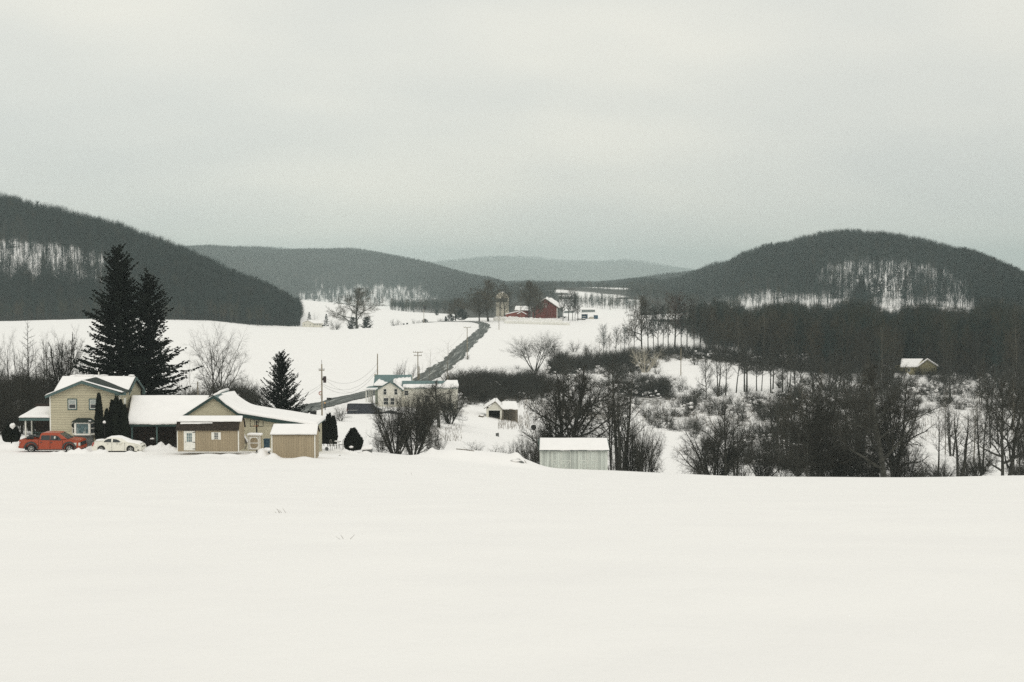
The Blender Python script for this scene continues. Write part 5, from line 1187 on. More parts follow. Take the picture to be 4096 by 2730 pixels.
# ------------------------------------------------------------ white farmhouse with teal metal roofs
D8 = 275.0; wh = thing('house', 'white farmhouse with teal metal roofs half under snow and a pillared side porch', 'house', on(400, D8))
X = lambda p, D=D8: xpx(p, D); Z = lambda r_, D=D8: zr(r_, D); zb = Z(419); 
ax0, ax1, apx = X(377.6), X(401.2), X(389.7)
MB().prism([(ax0, zb), (ax1, zb), (ax1, Z(389.6)), (apx, Z(382.6)), (ax0, Z(389.6))], D8, D8+4).build('gable_wall', M_whsid, wh)
q = MB(); q.slab((ax0-.25, D8-.3, Z(390.2)), (apx, D8-.3, Z(382.2)), (apx, D8+6, Z(382.2)), (ax0-.25, D8+6, Z(390.2)), .12); q.slab((apx, D8-.3, Z(382.2)), (X(403), D8-.3, Z(391.0)), (X(403), D8+6, Z(391.0)), (apx, D8+6, Z(382.2)), .12); gr = q.build('gable_roof', M_tealtrim, wh)
snow_sheet((X(403), D8-.1, Z(390.8)+.1), (X(403), D8+6, Z(390.8)+.1), (apx+.2, D8+6, Z(382.0)+.1), (apx+.6, D8+.5, Z(382.6)), .25, 81, wav=.1).build('roof_snow', M_snow, gr, smooth=True)
mx0, mx1 = X(376.6, D8+4.5), X(411.5, D8+4.5); yR = D8+7.2
MB().add([(mx0, D8+4, zb), (mx1, D8+4, zb), (mx1, D8+10.5, zb), (mx0, D8+10.5, zb), (mx0, D8+4, Z(386.2)), (mx1, D8+4, Z(386.2)), (mx1, D8+10.5, Z(386.2)), (mx0, D8+10.5, Z(386.2)), (mx0, yR, Z(375.7, yR)), (mx1, yR, Z(375.7, yR))],
  [(0,1,5,4), (2,3,7,6), (1,2,6,9,5), (3,0,4,8,7), (4,5,9,8), (6,7,8,9)]).build('main_wall', M_whsid, wh)
q = MB(); lo0, lo1, hi0, hi1 = Vector((X(373.2, D8+3.4), D8+3.4, Z(386.1, D8+3.4))), Vector((X(413.0, D8+3.4), D8+3.4, Z(386.1, D8+3.4))), Vector((X(374.7, yR), yR, Z(375.2, yR))), Vector((X(411.5, yR), yR, Z(375.2, yR)))
q.slab(lo0, lo1, hi1, hi0, .1); q.slab((hi1.x, D8+11, lo0.z), (hi0.x, D8+11, lo0.z), (hi0.x, yR+.003, hi0.z), (hi1.x, yR+.003, hi1.z), .1); mr_ = q.build('main_roof', M_teal, wh)
nrm = (lo1-lo0).cross(hi0-lo0).normalized()*.105
def rp_(u_, v_): return lo0.lerp(lo1, u_).lerp(hi0.lerp(hi1, u_), v_)+nrm
# ragged patch of snow left on the slope
mb = MB(); nu = 60; edge_ = []
for i in range(nu+1):
    u_ = .01+.96*i/nu; e_ = np.interp(u_, [0, .08, .14, .30, .38, .44, .55, .70, .97, 1], [.05, .45, .58, .32, .22, .38, .62, .70, .76, .74])+.03*math.sin(u_*60)+.02*math.sin(u_*131); edge_.append((u_, e_))
for u_, e_ in edge_:
    for f, h in ((0, 0), (0.02, .12), (.5, .2), (.97, .12), (1, 0)): mb.v.append(tuple(rp_(u_, e_*f)+Vector((0, -.05 if f == 0 else 0, h))))
for i in range(nu):
    for j in range(4): k_ = i*5+j; mb.f.append((k_, k_+5, k_+6, k_+1))
mb.build('roof_snow', M_snow, mr_, smooth=True)
MB().box(X(374.7, yR)-.1, X(376.2, yR), yR-.2, yR+.3, Z(377, yR), Z(374.0, yR)).build('chimney', M_concrete, mr_)
# right wing
rx0, rx1 = X(401.3, D8+2), X(457.0, D8+2); yW = D8+4.2
MB().box(rx0, rx1, D8+2, D8+6.4, zb-.5, Z(388.2, D8+2)).build('wing_wall', M_whsid, wh)
q = MB(); q.slab((rx0, D8+1.6, Z(388.4, D8+1.6)), (rx1+.3, D8+1.6, Z(388.4, D8+1.6)), (rx1+.1, yW, Z(381.2, yW)), (rx0, yW, Z(381.2, yW)), .1); q.slab((rx1+.1, D8+6.8, Z(388.4, D8+1.6)), (rx0, D8+6.8, Z(388.4, D8+1.6)), (rx0, yW+.003, Z(381.2, yW)), (rx1+.1, yW+.003, Z(381.2, yW)), .1); wr_ = q.build('wing_roof', M_teal, wh)
snow_sheet((rx0+.3, D8+1.6, Z(388.2, D8+1.6)+.1), (rx1+.3, D8+1.6, Z(388.2, D8+1.6)+.1), (rx1+.3, D8+2.7, Z(384.6, D8+2.7)+.1), (rx0+.3, D8+2.4, Z(385.4, D8+2.4)+.15), .2, 84, wav=.2, nu=40).build('roof_snow', M_snow, wr_, smooth=True)
snow_sheet((X(440), D8+2.2, Z(386.2, D8+2.2)+.1), (rx1+.3, D8+2.2, Z(386.2, D8+2.2)+.1), (rx1, yW, Z(381.2, yW)+.13), (X(446), yW, Z(381.2, yW)+.13), .2, 85, wav=.1).build('roof_snow', M_snow, wr_, smooth=True)
MB().box(X(453.6, yW), X(456.6, yW), yW-.2, yW+.4, Z(383, yW), Z(380.4, yW)).build('chimney', M_black, wr_)
for a, b in ((383.0, 386.6), (393.8, 397.4)): window(wh, X(a), X(b), Z(394.9), Z(388.7), D8-.02, panes=(1, 2), fw=.07, frame=M_white)
for a, b, r0_, r1_ in ((383, 388.5, 405, 397.6), (389.8, 394.5, 405, 397.6)): window(wh, X(a), X(b), Z(r0_), Z(r1_), D8-.02, fw=.08)
for a, b, r0_, r1_ in ((404, 408.5, 395.5, 390.5), (441.5, 446.5, 416.5, 402.5), (447, 453, 411.5, 402.8), (425, 429, 402, 395)): window(wh, X(a, D8+2), X(b, D8+2), Z(r0_, D8+2), Z(r1_, D8+2), D8+1.98, fw=.07)
q = MB(); yp = D8+1.5; q.slab((X(363.6, yp), yp, Z(390.0, yp)), (X(377.4, yp), yp, Z(389.6, yp)), (X(377.4, D8+4.5), D8+4.5, Z(385.7, D8+4.5)), (X(368, D8+4.5), D8+4.5, Z(387.0, D8+4.5)), .12); po = q.build('porch_roof', M_teal, wh)
snow_sheet((X(363.4, yp), yp-.05, Z(390.1, yp)), (X(377.4, yp), yp-.05, Z(389.9, yp)), (X(377.4, yp), yp+.9, Z(389.0, yp)+.1), (X(364, yp), yp+.9, Z(389.4, yp)+.1), .14, 88, wav=.03).build('roof_snow', M_snow, po, smooth=True)
for a in (365.7, 367.9, 369.4, 370.7): MB().box(X(a, yp)-.09, X(a, yp)+.09, yp+(a-365)*.45, yp+.18+(a-365)*.45, Z(404.5, yp), Z(390.3, yp)).build('porch_post', M_white, wh)
q = MB().box(X(365, yp), X(377.4, yp), yp, D8+4.4, Z(404.5, yp)-.2, Z(404.5, yp)); q.build('porch_floor', M_white, wh)
q = MB(); x = X(366, yp)
q.box(X(366, yp), X(377.3, yp), yp-.05, yp-.01, Z(403.6, yp), Z(403.2, yp))
while x < X(377.3, yp): q.box(x, x+.06, yp-.045, yp-.015, Z(408, yp), Z(403.6, yp)); x += .22
q.build('porch_railing', M_wood, wh)
MB().box(X(374.6, yp), X(377.5, yp), yp+.5, yp+.7, zb, Z(388.5, yp)).build('side_wall', mat('sage_wall', (.30, .33, .27), .8), wh)
# ------------------------------------------------------------ vehicles (side on, local x forward, y away from the camera)
def arc(cx_, cz, r, a0, a1, n=12): return [(cx_+r*math.cos(R(a0+(a1-a0)*i/n)), cz+r*math.sin(R(a0+(a1-a0)*i/n))) for i in range(n+1)]
def body_with_arches(outline_low, wheels, ra, sill):
    """outline without its underside; wheels (x) cut as arches out of the sill line; returns ccw (x,z)"""
    pts = list(outline_low)           # from front bottom over the top to rear bottom
    und = []
    for wx in sorted(wheels):
        und += [(x, z) for x, z in arc(wx, wheels[wx], ra, 180, 0, 12) if z > sill-.001]
    return pts, und
def loft(mb, pts, secs):
    """pts: (x,z) outline; secs: list of (y, inset) -> sections with outline shrunk vertically toward its top by inset"""
    n = len(pts); b = len(mb.v)
    for y, f in secs: mb.v += [(f(x, z)[0], y, f(x, z)[1]) for x, z in pts]
    for k in range(len(secs)-1):
        for i in range(n): a = b+k*n+i; c = b+k*n+(i+1) % n; mb.f.append((a, c, c+n, a+n))
    mb.f.append(tuple(b+i for i in range(n-1, -1, -1))); mb.f.append(tuple(b+(len(secs)-1)*n+i for i in range(n)))
def wheel(parent, x, y, z, r, w, spokes=5, side=-1, group=None):
    t = MB(); prof = [(r*.66, -w/2), (r*.93, -w/2), (r, -w*.36), (r, w*.36), (r*.93, w/2), (r*.66, w/2)]
    n = 28; b = 0
    for rr_, yy in prof:
        for j in range(n): a = 2*math.pi*j/n; t.v.append((x+rr_*math.cos(a), y+yy, z+rr_*math.sin(a)))
    for i in range(len(prof)):
        for j in range(n): i2 = (i+1) % len(prof); t.f.append((i*n+j, i2*n+j, i2*n+(j+1) % n, i*n+(j+1) % n))
    o = t.build('wheel', M_tyre, parent, world=False, smooth=True)
    q = MB(); yo = y+side*w*.34
    q.cyl((x, y-.02, z), r*.64, .04, 20, 'y')
    q.build('rim_well', M_black, o, world=False)
    q = MB()
    ring_ = [(x+r*.62*math.cos(a), yo, z+r*.62*math.sin(a)) for a in [2*math.pi*i/24 for i in range(25)]]; q.tube(ring_, r*.055, 5, cap=False)
    q.cyl((x, yo-.02, z), r*.14, .05, 10, 'y')
    for i in range(spokes):
        a = 2*math.pi*i/spokes+.3
        for d_ in (-.11, .11): q.tube([(x+r*.1*math.cos(a), yo, z+r*.1*math.sin(a)), (x+r*.62*math.cos(a+d_*1.6), yo, z+r*.62*math.sin(a+d_*1.6))], r*.055, 4)
    q.build('rim', M_rim, o, world=False); return o
def poly_plate(pts, y0, y1): return MB().prism(pts, y0, y1)

def build_pickup():
    D = 129.6; k = .07437/F*D*1.0011; org = 443
    X = lambda a: (a-694)*k; Z = lambda b: (1196-b)*k        # shape read off the photograph in its own units, to metres
    g = on(51.6+21.0*0, D); root = thing('pickup_truck', 'red crew cab pickup truck parked before the cream house', 'pickup truck', (xpx(51.62, D), D, zrow(362.5+1196*.07437, D)))
    rx, fx = X(443), X(955); ra = 82*k; wz = Z(1141); W = 1.0
    sill = Z(1150)
    low = [(X(1074), Z(1152)), (X(1104), Z(1128)), (X(1106), Z(1108)), (X(1098), Z(1098)), (X(1099), Z(1050)), (X(1085), Z(1033)), (X(1040), Z(1020)), (X(945), Z(1012)), (X(925), Z(1019)), (X(700), Z(1022)), (X(552), Z(1022)), (X(550), Z(1018)), (X(300), Z(1018)), (X(287), Z(1026)), (X(286), Z(1100)), (X(278), Z(1106)), (X(280), Z(1132)), (X(345), Z(1140))]
    rear = [(x, z) for x, z in arc(rx, wz, ra, 180, 0, 14) if z > sill-.01]; front = [(x, z) for x, z in arc(fx, wz, ra, 180, 0, 14) if z > sill-.01]
    out = low+rear+[(rx+ra, sill), (fx-ra, sill)]+front
    body = MB(); zt = Z(1018); zm = Z(1080)
    def tuck(am):
        return lambda x, z: (x*(1-.012*am), z-(.035*am if z > zm else 0))
    loft(body, out, [(-W+.03, tuck(1)), (-W, tuck(0)), (-W+.001, tuck(0)), (-W+.18, tuck(0))])
    loft(body, out, [(W-.18, tuck(0)), (W, tuck(0)), (W-.001+.002, tuck(0)), (W+.0, tuck(1))])
    # nose block and tail board join both flanks, bed floor stays open on top
    body.prism([(X(1099), Z(1148)), (X(1099), Z(1052)), (X(1085), Z(1036)), (X(1040), Z(1023)), (X(940), Z(1014)), (X(930), Z(1148))][::-1], -W+.17, W-.17)
    body.prism([(X(940), Z(1148)), (X(940), Z(1022)), (X(552), Z(1022)), (X(552), Z(1148))][::-1], -W+.17, W-.17)
    body.box(X(287), X(300), -W+.17, W-.17, Z(1120), Z(1022)); body.box(X(300), X(552), -W+.17, W-.17, Z(1120), Z(1085))
    body.build('body', M_carred, root, world=False, bevel=.025)
    # cab
    cab = [(X(932), Z(1016)), (X(818), Z(938)), (X(800), Z(931)), (X(640), Z(927)), (X(590), Z(931)), (X(568), Z(944)), (X(552), Z(1016))]
    cb_ = MB(); n = len(cab); zb0, zt0 = Z(1016), Z(930)
    def sec_(y, s_): return [(x, (W-.02-s_*.17*(z-zb0)/(zt0-zb0))*y, z) for x, z in cab]
    cb_.v = sec_(-1, 1)+sec_(1, 1); cb_.f = [tuple(range(n-1, -1, -1)), tuple(range(n, 2*n))]+[(i, (i+1) % n, (i+1) % n+n, i+n) for i in range(n)]
    cb_.build('cab', M_carred, root, world=False, bevel=.03)
    def side_y(z): return -(W-.02-.17*(z-zb0)/(zt0-zb0))-.006
    def pane(pts, nm='side_window', m=M_glass):
        mb = MB(); n_ = len(pts); mb.v = [(x, side_y(z), z) for x, z in pts]+[(x, side_y(z)+.02, z) for x, z in pts]; mb.f = [tuple(range(n_)), tuple(range(2*n_-1, n_-1, -1))]+[(i, i+n_, (i+1) % n_+n_, (i+1) % n_) for i in range(n_)]; return mb.build(nm, m, root, world=False)
    pane([(X(578), Z(1018)), (X(578), Z(972)), (X(592), Z(962)), (X(697), Z(963)), (X(697), Z(1026)), (X(582), Z(1024))])
    pane([(X(703), Z(1026)), (X(703), Z(963)), (X(778), Z(966)), (X(812), Z(978)), (X(852), Z(1018)), (X(850), Z(1030))])
    q = MB(); a_, b_ = (X(930), Z(1013)), (X(822), Z(942)); nx_ = .012
    q.add([(a_[0]+nx_, -W+.12, a_[1]+nx_), (a_[0]+nx_, W-.12, a_[1]+nx_), (b_[0]+nx_, W-.25, b_[1]+nx_), (b_[0]+nx_, -W+.25, b_[1]+nx_)], [(0, 1, 2, 3)]); q.add([(X(552)-.006, -W+.2, Z(1012)), (X(552)-.006, W-.2, Z(1012)), (X(567)-.006, W-.3, Z(950)), (X(567)-.006, -W+.3, Z(950))], [(3, 2, 1, 0)])
    for f in list(range(2)): MB().add(q.v[f*4:f*4+4], [tuple(i-4*f for i in q.f[f])]).build('windshield' if f == 0 else 'rear_window', M_glass, root, world=False)
    for cx_, x_ in ((rx, 0), (fx, 1)):
        fl = MB(); o_ = arc(cx_, wz, 96*k, 178, 2, 14); i_ = arc(cx_, wz, 76*k, 178, 2, 14); m_ = len(o_)
        for pts in (o_, i_):
            for yy in (-W-.055, -W+.04): fl.v += [(x, yy, z) for x, z in pts]
        for i in range(m_-1): fl.f += [(i, i+1, 2*m_+i+1, 2*m_+i), (i, m_+i, m_+i+1, i+1), (2*m_+i, 2*m_+i+1, 3*m_+i+1, 3*m_+i)]
        fl.build('fender_flare', M_plas, root, world=False)
    r_ = 56*k
    for cx_ in (rx, fx):
        wheel(root, cx_, -W+.15, r_+.0, r_, .26, 5); wheel(root, cx_, W-.15, r_, r_, .26, 5, side=1)
    MB().box(X(540), X(868), -W+.1, W-.1, Z(1160), Z(1149)).build('running_board', M_black, root, world=False)
    MB().box(X(345), X(1070), -W+.35, W-.35, Z(1165), Z(1120)).build('chassis', M_black, root, world=False)
    q = MB(); q.box(X(272), X(290), -W+.03, W-.03, Z(1130), Z(1106)); q.build('rear_bumper', M_carred, root, world=False, bevel=.02)
    MB().box(X(1062), X(1108), -W+.02, W-.02, Z(1150), Z(1112)).build('front_bumper', M_carred, root, world=False, bevel=.03)
    MB().box(X(1075), X(1110), -W+.3, W-.3, Z(1158), Z(1146)).build('valance', M_black, root, world=False)
    MB().box(X(1080), X(1102), -W+.12, W-.12, Z(1104), Z(1056)).build('grille', M_black, root, world=False)
    poly_plate([(X(1016), Z(1062)), (X(1052), Z(1060)), (X(1052), Z(1098)), (X(1034), Z(1098)), (X(1034), Z(1080)), (X(1018), Z(1078))][::-1], -W-.012, -W+.05).build('headlight', M_lampclear, root, world=False)
    MB().box(X(1080), X(1102), -W+.0, -W+.13, Z(1100), Z(1060)).build('headlight', M_lampclear, root, world=False)
    poly_plate([(X(286), Z(1040)), (X(310), Z(1042)), (X(312), Z(1052)), (X(298), Z(1080)), (X(286), Z(1082))][::-1], -W-.012, -W+.05).build('tail_light', M_lampred, root, world=False)
    poly_plate([(X(293), Z(1044)), (X(305), Z(1046)), (X(298), Z(1070)), (X(292), Z(1072))][::-1], -W-.018, -W-.0125).build('tail_lamp_lens', M_lampclear, root, world=False)
    MB().blob((X(770), -W-.12, Z(990)), .10, .09, .13, 3, 8, 6, .1).build('mirror', M_lampclear, root, world=False, smooth=True)
    MB().blob((X(786), -W-.09, Z(995)), .09, .08, .14, 4, 8, 6, .1).build('mirror_arm', M_plas, root, world=False, smooth=True)
    for a in (580, 715): MB().box(X(a-12), X(a+14), -W-.03, -W+.01, Z(1060), Z(1052)).build('door_handle', M_plas, root, world=False)
    for a in (545, 699, 868): MB().box(X(a)-.008, X(a)+.008, -W-.004, -W+.01, Z(1140), Z(1026)).build('door_seam', M_black, root, world=False)
    q = MB(); rr = random.Random(4)
    for i in range(7): q.blob((X(400)+rr.uniform(-.3, .5), rr.uniform(-.6, .6), Z(1012)+rr.uniform(-.05, .12)), rr.uniform(.12, .3), .2, rr.uniform(.08, .18), i, 7, 5, .3)
    q.build('bed_load', M_plas, root, world=False)['kind'] = 'stuff'
    MB().blob((X(392), .2, Z(1006)), .17, .2, .08, 4, 8, 5).build('snow', M_snow, root, world=False, smooth=True)
    return root
build_pickup()

def build_sedan(name, label, px, D, row, L0, mpaint, snow=True, rz=0.0, detail=True, flip=1):
    """saloon, outline in its own units 0..670 long, 195 high"""
    k = L0/665.0; root = thing(name, label, 'car', (xpx(px, D), D, zrow(row, D)), rz)
    X = lambda a: (a-1578)*k*flip; Z = lambda b: (1196-b)*k; W = .90
    ra = 58*k; wz = Z(1152); rx, fx = 1375, 1770; sill = Z(1184)
    low = [(1880, 1186), (1908, 1160), (1912, 1135), (1900, 1105), (1870, 1083), (1800, 1068), (1732, 1060), (1600, 1060), (1420, 1056), (1390, 1042), (1345, 1040), (1290, 1046), (1268, 1062), (1256, 1090), (1248, 1118), (1250, 1150), (1262, 1168)]
    low = [(a, b) for a, b in low]
    arch = lambda c: [(c+58*math.cos(R(t)), 1152-58*math.sin(R(t))) for t in np.linspace(200, -20, 15) if 1152-58*math.sin(R(t)) < 1186]
    out = low+[(1262, 1175)]+arch(rx)+arch(fx)
    pts = [(X(a), Z(b)) for a, b in out]
    if flip < 0: pts = pts[::-1]
    zmid = Z(1120)
    body = MB()
    def tk(s_): return lambda x, z: (x*(1-.045*s_), z-(.05*s_ if z > zmid else -.02*s_))
    loft(body, pts, [(-W+.05, tk(1)), (-W+.01, tk(.4)), (-W, tk(.1)), (-W+.10, tk(0)), (0, tk(-.35)), (W-.10, tk(0)), (W, tk(.1)), (W-.05, tk(1))])
    body.build('body', mpaint, root, world=False, smooth=False, bevel=.02)
    cab = [(1738, 1064), (1690, 1036), (1640, 1012), (1605, 1001), (1560, 997), (1510, 998), (1470, 1004), (1430, 1020), (1400, 1038), (1372, 1056)]
    zb0, zt0 = Z(1062), Z(997); c = [(X(a), Z(b)) for a, b in cab]; 
    if flip < 0: c = c[::-1]
    n = len(c); hw = lambda z: W-.07-.22*(z-zb0)/(zt0-zb0)
    cb_ = MB(); cb_.v = [(x, -hw(z), z) for x, z in c]+[(x, -hw(z)*.5, z+.02*(z > zb0+.1)) for x, z in c]+[(x, hw(z)*.5, z+.02*(z > zb0+.1)) for x, z in c]+[(x, hw(z), z) for x, z in c]
    cb_.f = [tuple(range(n-1, -1, -1)), tuple(range(3*n, 4*n))]+[(i+j*n, (i+1) % n+j*n, (i+1) % n+n+j*n, i+n+j*n) for i in range(n) for j in range(3)]
    cb_.build('cabin', mpaint, root, world=False, bevel=.02)
    def pane(p_, nm='side_window'):
        q_ = [(X(a), Z(b)) for a, b in p_]; q_ = q_ if flip > 0 else q_[::-1]; mb = MB(); n_ = len(q_); mb.v = [(x, -hw(z)-.008, z) for x, z in q_]+[(x, -hw(z)+.015, z) for x, z in q_]; mb.f = [tuple(range(n_)), tuple(range(2*n_-1, n_-1, -1))]+[(i, i+n_, (i+1) % n_+n_, (i+1) % n_) for i in range(n_)]; mb.build(nm, M_glass, root, world=False)
    pane([(1402, 1059), (1424, 1034), (1462, 1016), (1508, 1014), (1510, 1061)]); pane([(1530, 1061), (1530, 1016), (1572, 1020), (1604, 1032), (1644, 1058), (1640, 1064)])
    sgn = flip
    for (a, b, nm) in (((1734, 1062), (1628, 1006), 'windshield'), ((1380, 1052), (1448, 1010), 'rear_window')):
        x0_, z0_, x1_, z1_ = X(a[0]), Z(a[1]), X(b[0]), Z(b[1]); s2 = (1 if nm == 'windshield' else -1)*flip*.015
        MB().add([(x0_+s2, -hw(z0_)+.08, z0_+.012), (x0_+s2, hw(z0_)-.08, z0_+.012), (x1_+s2, hw(z1_)-.06, z1_+.012), (x1_+s2, -hw(z1_)+.06, z1_+.012)], [(0, 1, 2, 3)]).build(nm, M_glass if not snow else M_snow, root, world=False)
    for cx_ in (rx, fx):
        wheel(root, X(cx_), -W+.13, 46*k, 47*k, .22, 5); wheel(root, X(cx_), W-.13, 46*k, 47*k, .22, 5, side=1)
    MB().box(min(X(1300), X(1850)), max(X(1300), X(1850)), -W+.25, W-.25, Z(1190), Z(1160)).build('underbody', M_black, root, world=False)
    if detail:
        q = MB().prism([(X(1254), Z(1112)), (X(1258), Z(1082)), (X(1268), Z(1060)), (X(1288), Z(1054)), (X(1282), Z(1076)), (X(1268), Z(1108))][::(1 if flip < 0 else -1)], -W+.005, -W+.25); q.build('tail_light', M_lampred, root, world=False)
        MB().prism([(X(1826), Z(1104)), (X(1850), Z(1102)), (X(1868), Z(1116)), (X(1862), Z(1130)), (X(1846), Z(1128))][::-1], -W-.004, -W+.2).build('headlight', M_lampclear, root, world=False)
        MB().box(X(1858), X(1884), -W-.004, -W+.1, Z(1168), Z(1158)).build('fog_light', M_black, root, world=False)
        MB().box(X(1895), X(1912), -.5, .5, Z(1142), Z(1116)).build('grille', M_plas, root, world=False)
        MB().blob((X(1638), -W-.06, Z(1066)), .13, .08, .07, 3, 10, 6, .05).build('mirror', mpaint, root, world=False, smooth=True)
        for a in (1462, 1590): MB().box(X(a-10), X(a+14), -W-.02, -W+.02, Z(1078), Z(1073)).build('door_handle', M_rim, root, world=False)
        for a in (1520, 1690): MB().box(X(a)-.006, X(a)+.006, -W-.003, -W+.01, Z(1170), Z(1062)).build('door_seam', M_plas, root, world=False)
    if snow:
        mb = MB(); prof = [(1392, 1044), (1430, 1018), (1470, 1001), (1520, 995), (1565, 993), (1608, 997), (1650, 1014), (1700, 1037), (1735, 1054), (1780, 1060), (1840, 1070), (1888, 1088)]; nn = 9
        for i, (a, b) in enumerate(prof):
            z = Z(b); w_ = (hw(min(z, zt0)) if a < 1736 else W-.12)-.03*(i in (0, len(prof)-1))
            for j in range(nn): f = -1+2*j/(nn-1); mb.v.append((X(a), f*w_, z+.015+.05*(1-f**4)+.012*math.sin(i*2.1+j*1.7)-(.07 if abs(f) == 1 else 0)))
        m_ = len(prof); 
        for i in range(m_-1):
            for j in range(nn-1): a = i*nn+j; mb.f.append((a, a+nn, a+nn+1, a+1))
        mb.build('snow_cover', M_snow, root, world=False, smooth=True)
        mb = MB(); mb.blob((X(1330), 0, Z(1040)), .36, .75, .07, 2, 12, 6, .05); mb.build('trunk_snow', M_snow, root, world=False, smooth=True)
    return root
build_sedan('car', 'cream white saloon with snow on its roof and bonnet, behind a low snow bank', 362.5*0+(1580*.07437), 129.3, 362.5+1196*.07437, 49.9/F*129.3, M_carwhite)
build_sedan('car', 'dull teal saloon beyond the utility pole, half hidden by a bare shrub', 332, 262, 418.0, 4.6, M_carteal, snow=False, detail=False)
build_sedan('car', 'dark car behind the big many stemmed shrub beside the white farmhouse', 391, 256, 418.0, 4.6, mat('car_paint_black', (.018, .02, .02), .35), snow=False, detail=False)

def build_van():
    D = 252.0; L = 34.5/F*D; root = thing('van', 'dark high roofed panel van parked before the white farmhouse', 'van', (xpx(364.5, D), D, zrow(416.0, D))); h = 13.2/F*D; k = L/100; W = 1.0
    out = [(100, 4), (100, 14), (97, 20), (86, 24), (76, 36), (70, 38.5), (8, 39), (1, 37), (0, 30), (0, 5)]; s_ = h/39.0
    ar = lambda c: [(c+6.8*math.cos(R(t)), 5+6.8*math.sin(R(t))*k/s_) for t in np.linspace(180, 0, 11)]
    pts = [(x*k-L/2, z*s_) for x, z in out+ar(20)+ar(82)]
    b = MB(); tk = lambda a: (lambda x, z: (x*(1-.02*a), z*(1-.03*a)))
    loft(b, pts, [(-W+.12, tk(1)), (-W, tk(0)), (W, tk(0)), (W-.12, tk(1))]); b.build('body', M_van, root, world=False)
    for c in (20, 82): wheel(root, c*k-L/2, -W+.12, .36, .36, .22); wheel(root, c*k-L/2, W-.12, .36, .36, .22, side=1)
    MB().prism([(x*k-L/2, z*s_) for x, z in [(72, 25), (84, 25), (77, 35), (72, 35)]], -W-.008, -W+.02).build('side_window', M_glass, root, world=False)
    a0, a1 = (86.3*k-L/2, 24.4*s_), (76.3*k-L/2, 36.0*s_); MB().add([(a0[0]+.02, -W+.15, a0[1]), (a0[0]+.02, W-.15, a0[1]), (a1[0]+.02, W-.2, a1[1]), (a1[0]+.02, -W+.2, a1[1])], [(0, 1, 2, 3)]).build('windshield', M_glass, root, world=False)
    MB().box(2*k-L/2, 30*k-L/2, -W-.02, -W+.01, 18.5*s_, 19.4*s_).build('side_rail', M_rim, root, world=False)
    MB().box(98*k-L/2, 101*k-L/2, -W+.05, W-.05, 4*s_, 10*s_).build('bumper', M_plas, root, world=False)
    MB().box(-.8*k-L/2, .5*k-L/2, -W+.02, -W+.16, 16*s_, 24*s_).build('tail_light', M_lampred, root, world=False)
    MB().box(95*k-L/2, 99.5*k-L/2, -W-.01, -W+.2, 15*s_, 18.5*s_).build('headlight', M_lampclear, root, world=False)
    MB().box(38*k-L/2, 38.4*k-L/2, -W-.004, -W+.02, 6*s_, 36*s_).build('door_seam', M_black, root, world=False)
    snow_sheet((2*k-L/2, -W+.1, h*.975), (70*k-L/2, -W+.1, h*.97), (70*k-L/2, W-.1, h*.97), (2*k-L/2, W-.1, h*.975), .08, 3, over=0).build('roof_snow', M_snow, root, world=False, smooth=True)
build_van()

# ------------------------------------------------------------ garden plants and small things round the houses
def arb(key, px, top, base, D, wide, label, group='columnar evergreens'):
    z0 = zrow(base, D); p = Vector((xpx(px, D), D, z0)); h = zrow(top, D)-z0
    o = plant(key, p, h, px, label, 'evergreen shrub', group, 'columnar_evergreen', 1.0, ('stem', 'foliage')); o.scale = (wide, wide, h/PROTO[key][2]); return o
arb('arb_a', 98.0, 394.2, 440.5, 134.0, 1.0, 'tall lone columnar evergreen right of the bay window', 'columnar evergreens by the cream house')
G1 = 'columnar evergreens by the cream house'
arb('arb_b', 105.8, 409.3, 440, 134.3, .75, 'shortest columnar evergreen of the dark group beside the cream house', G1)
arb('arb_a', 111.2, 400.7, 440, 134.6, .95, 'columnar evergreen second from left in the dark clump by the cream house', G1)
arb('arb_b', 115.8, 397.6, 440, 134.2, .95, 'tallest columnar evergreen in the middle of the dark clump', G1)
arb('arb_a', 120.0, 400.3, 440, 134.6, .9, 'columnar evergreen right of the tallest one in the dark clump', G1)
arb('arb_b', 123.4, 405.5, 440, 134.1, .8, 'rightmost columnar evergreen of the dark clump, next to the porch', G1)
G2 = 'columnar evergreens right of the plain tan shed'; DD = 141.0
for px, top, w_, k_, lb in ((312.2, 417.5, .45, 'arb_a', 'small narrow evergreen at the left end of the row, tip over the shed roof'), (315.1, 417.3, .4, 'arb_b', 'second narrow evergreen of the row, tip over the shed roof'),
    (318.7, 416.2, .75, 'arb_a', 'third evergreen of the row, just right of the plain tan shed'), (321.2, 416.6, .6, 'arb_b', 'fourth evergreen of the row, close against its left neighbour'), (323.2, 417.4, .5, 'arb_a', 'thin evergreen in the middle gap of the row'),
    (327.2, 415.0, .7, 'arb_b', 'evergreen left of the tallest pair in the row'), (329.3, 413.6, .75, 'arb_a', 'tallest evergreen of the row right of the tan shed'), (333.0, 416.6, .8, 'arb_b', 'rightmost evergreen of the row, beside the wire garden chairs')):
    arb(k_, px, top, 443.8, DD, w_, lb, G2)
arb('arb_ball', 352.8, 430.0, 449.8, 138.5, 1.04, 'rounded pointed dark evergreen bush dotted with snow beside the snow topped box', None)
o = arb('arb_ball', 9.8, 424.5, 441.5, 137.0, .98, 'rounded evergreen bush with a white snow cap at the left end of the yard', None)
q = MB(); q.blob((xpx(11.3, 136.5), 136.4, zrow(426, 136.5)), .26, .26, .24, 3, 9, 6, .2); q.blob((xpx(12.8, 136.5), 136.3, zrow(425, 136.5)), .18, .2, .2, 5, 9, 6, .2)
tag(q.build('snow_clump', M_snow, None, smooth=True), 'white cap of snow on the rounded bush at the left end of the yard', 'snow')
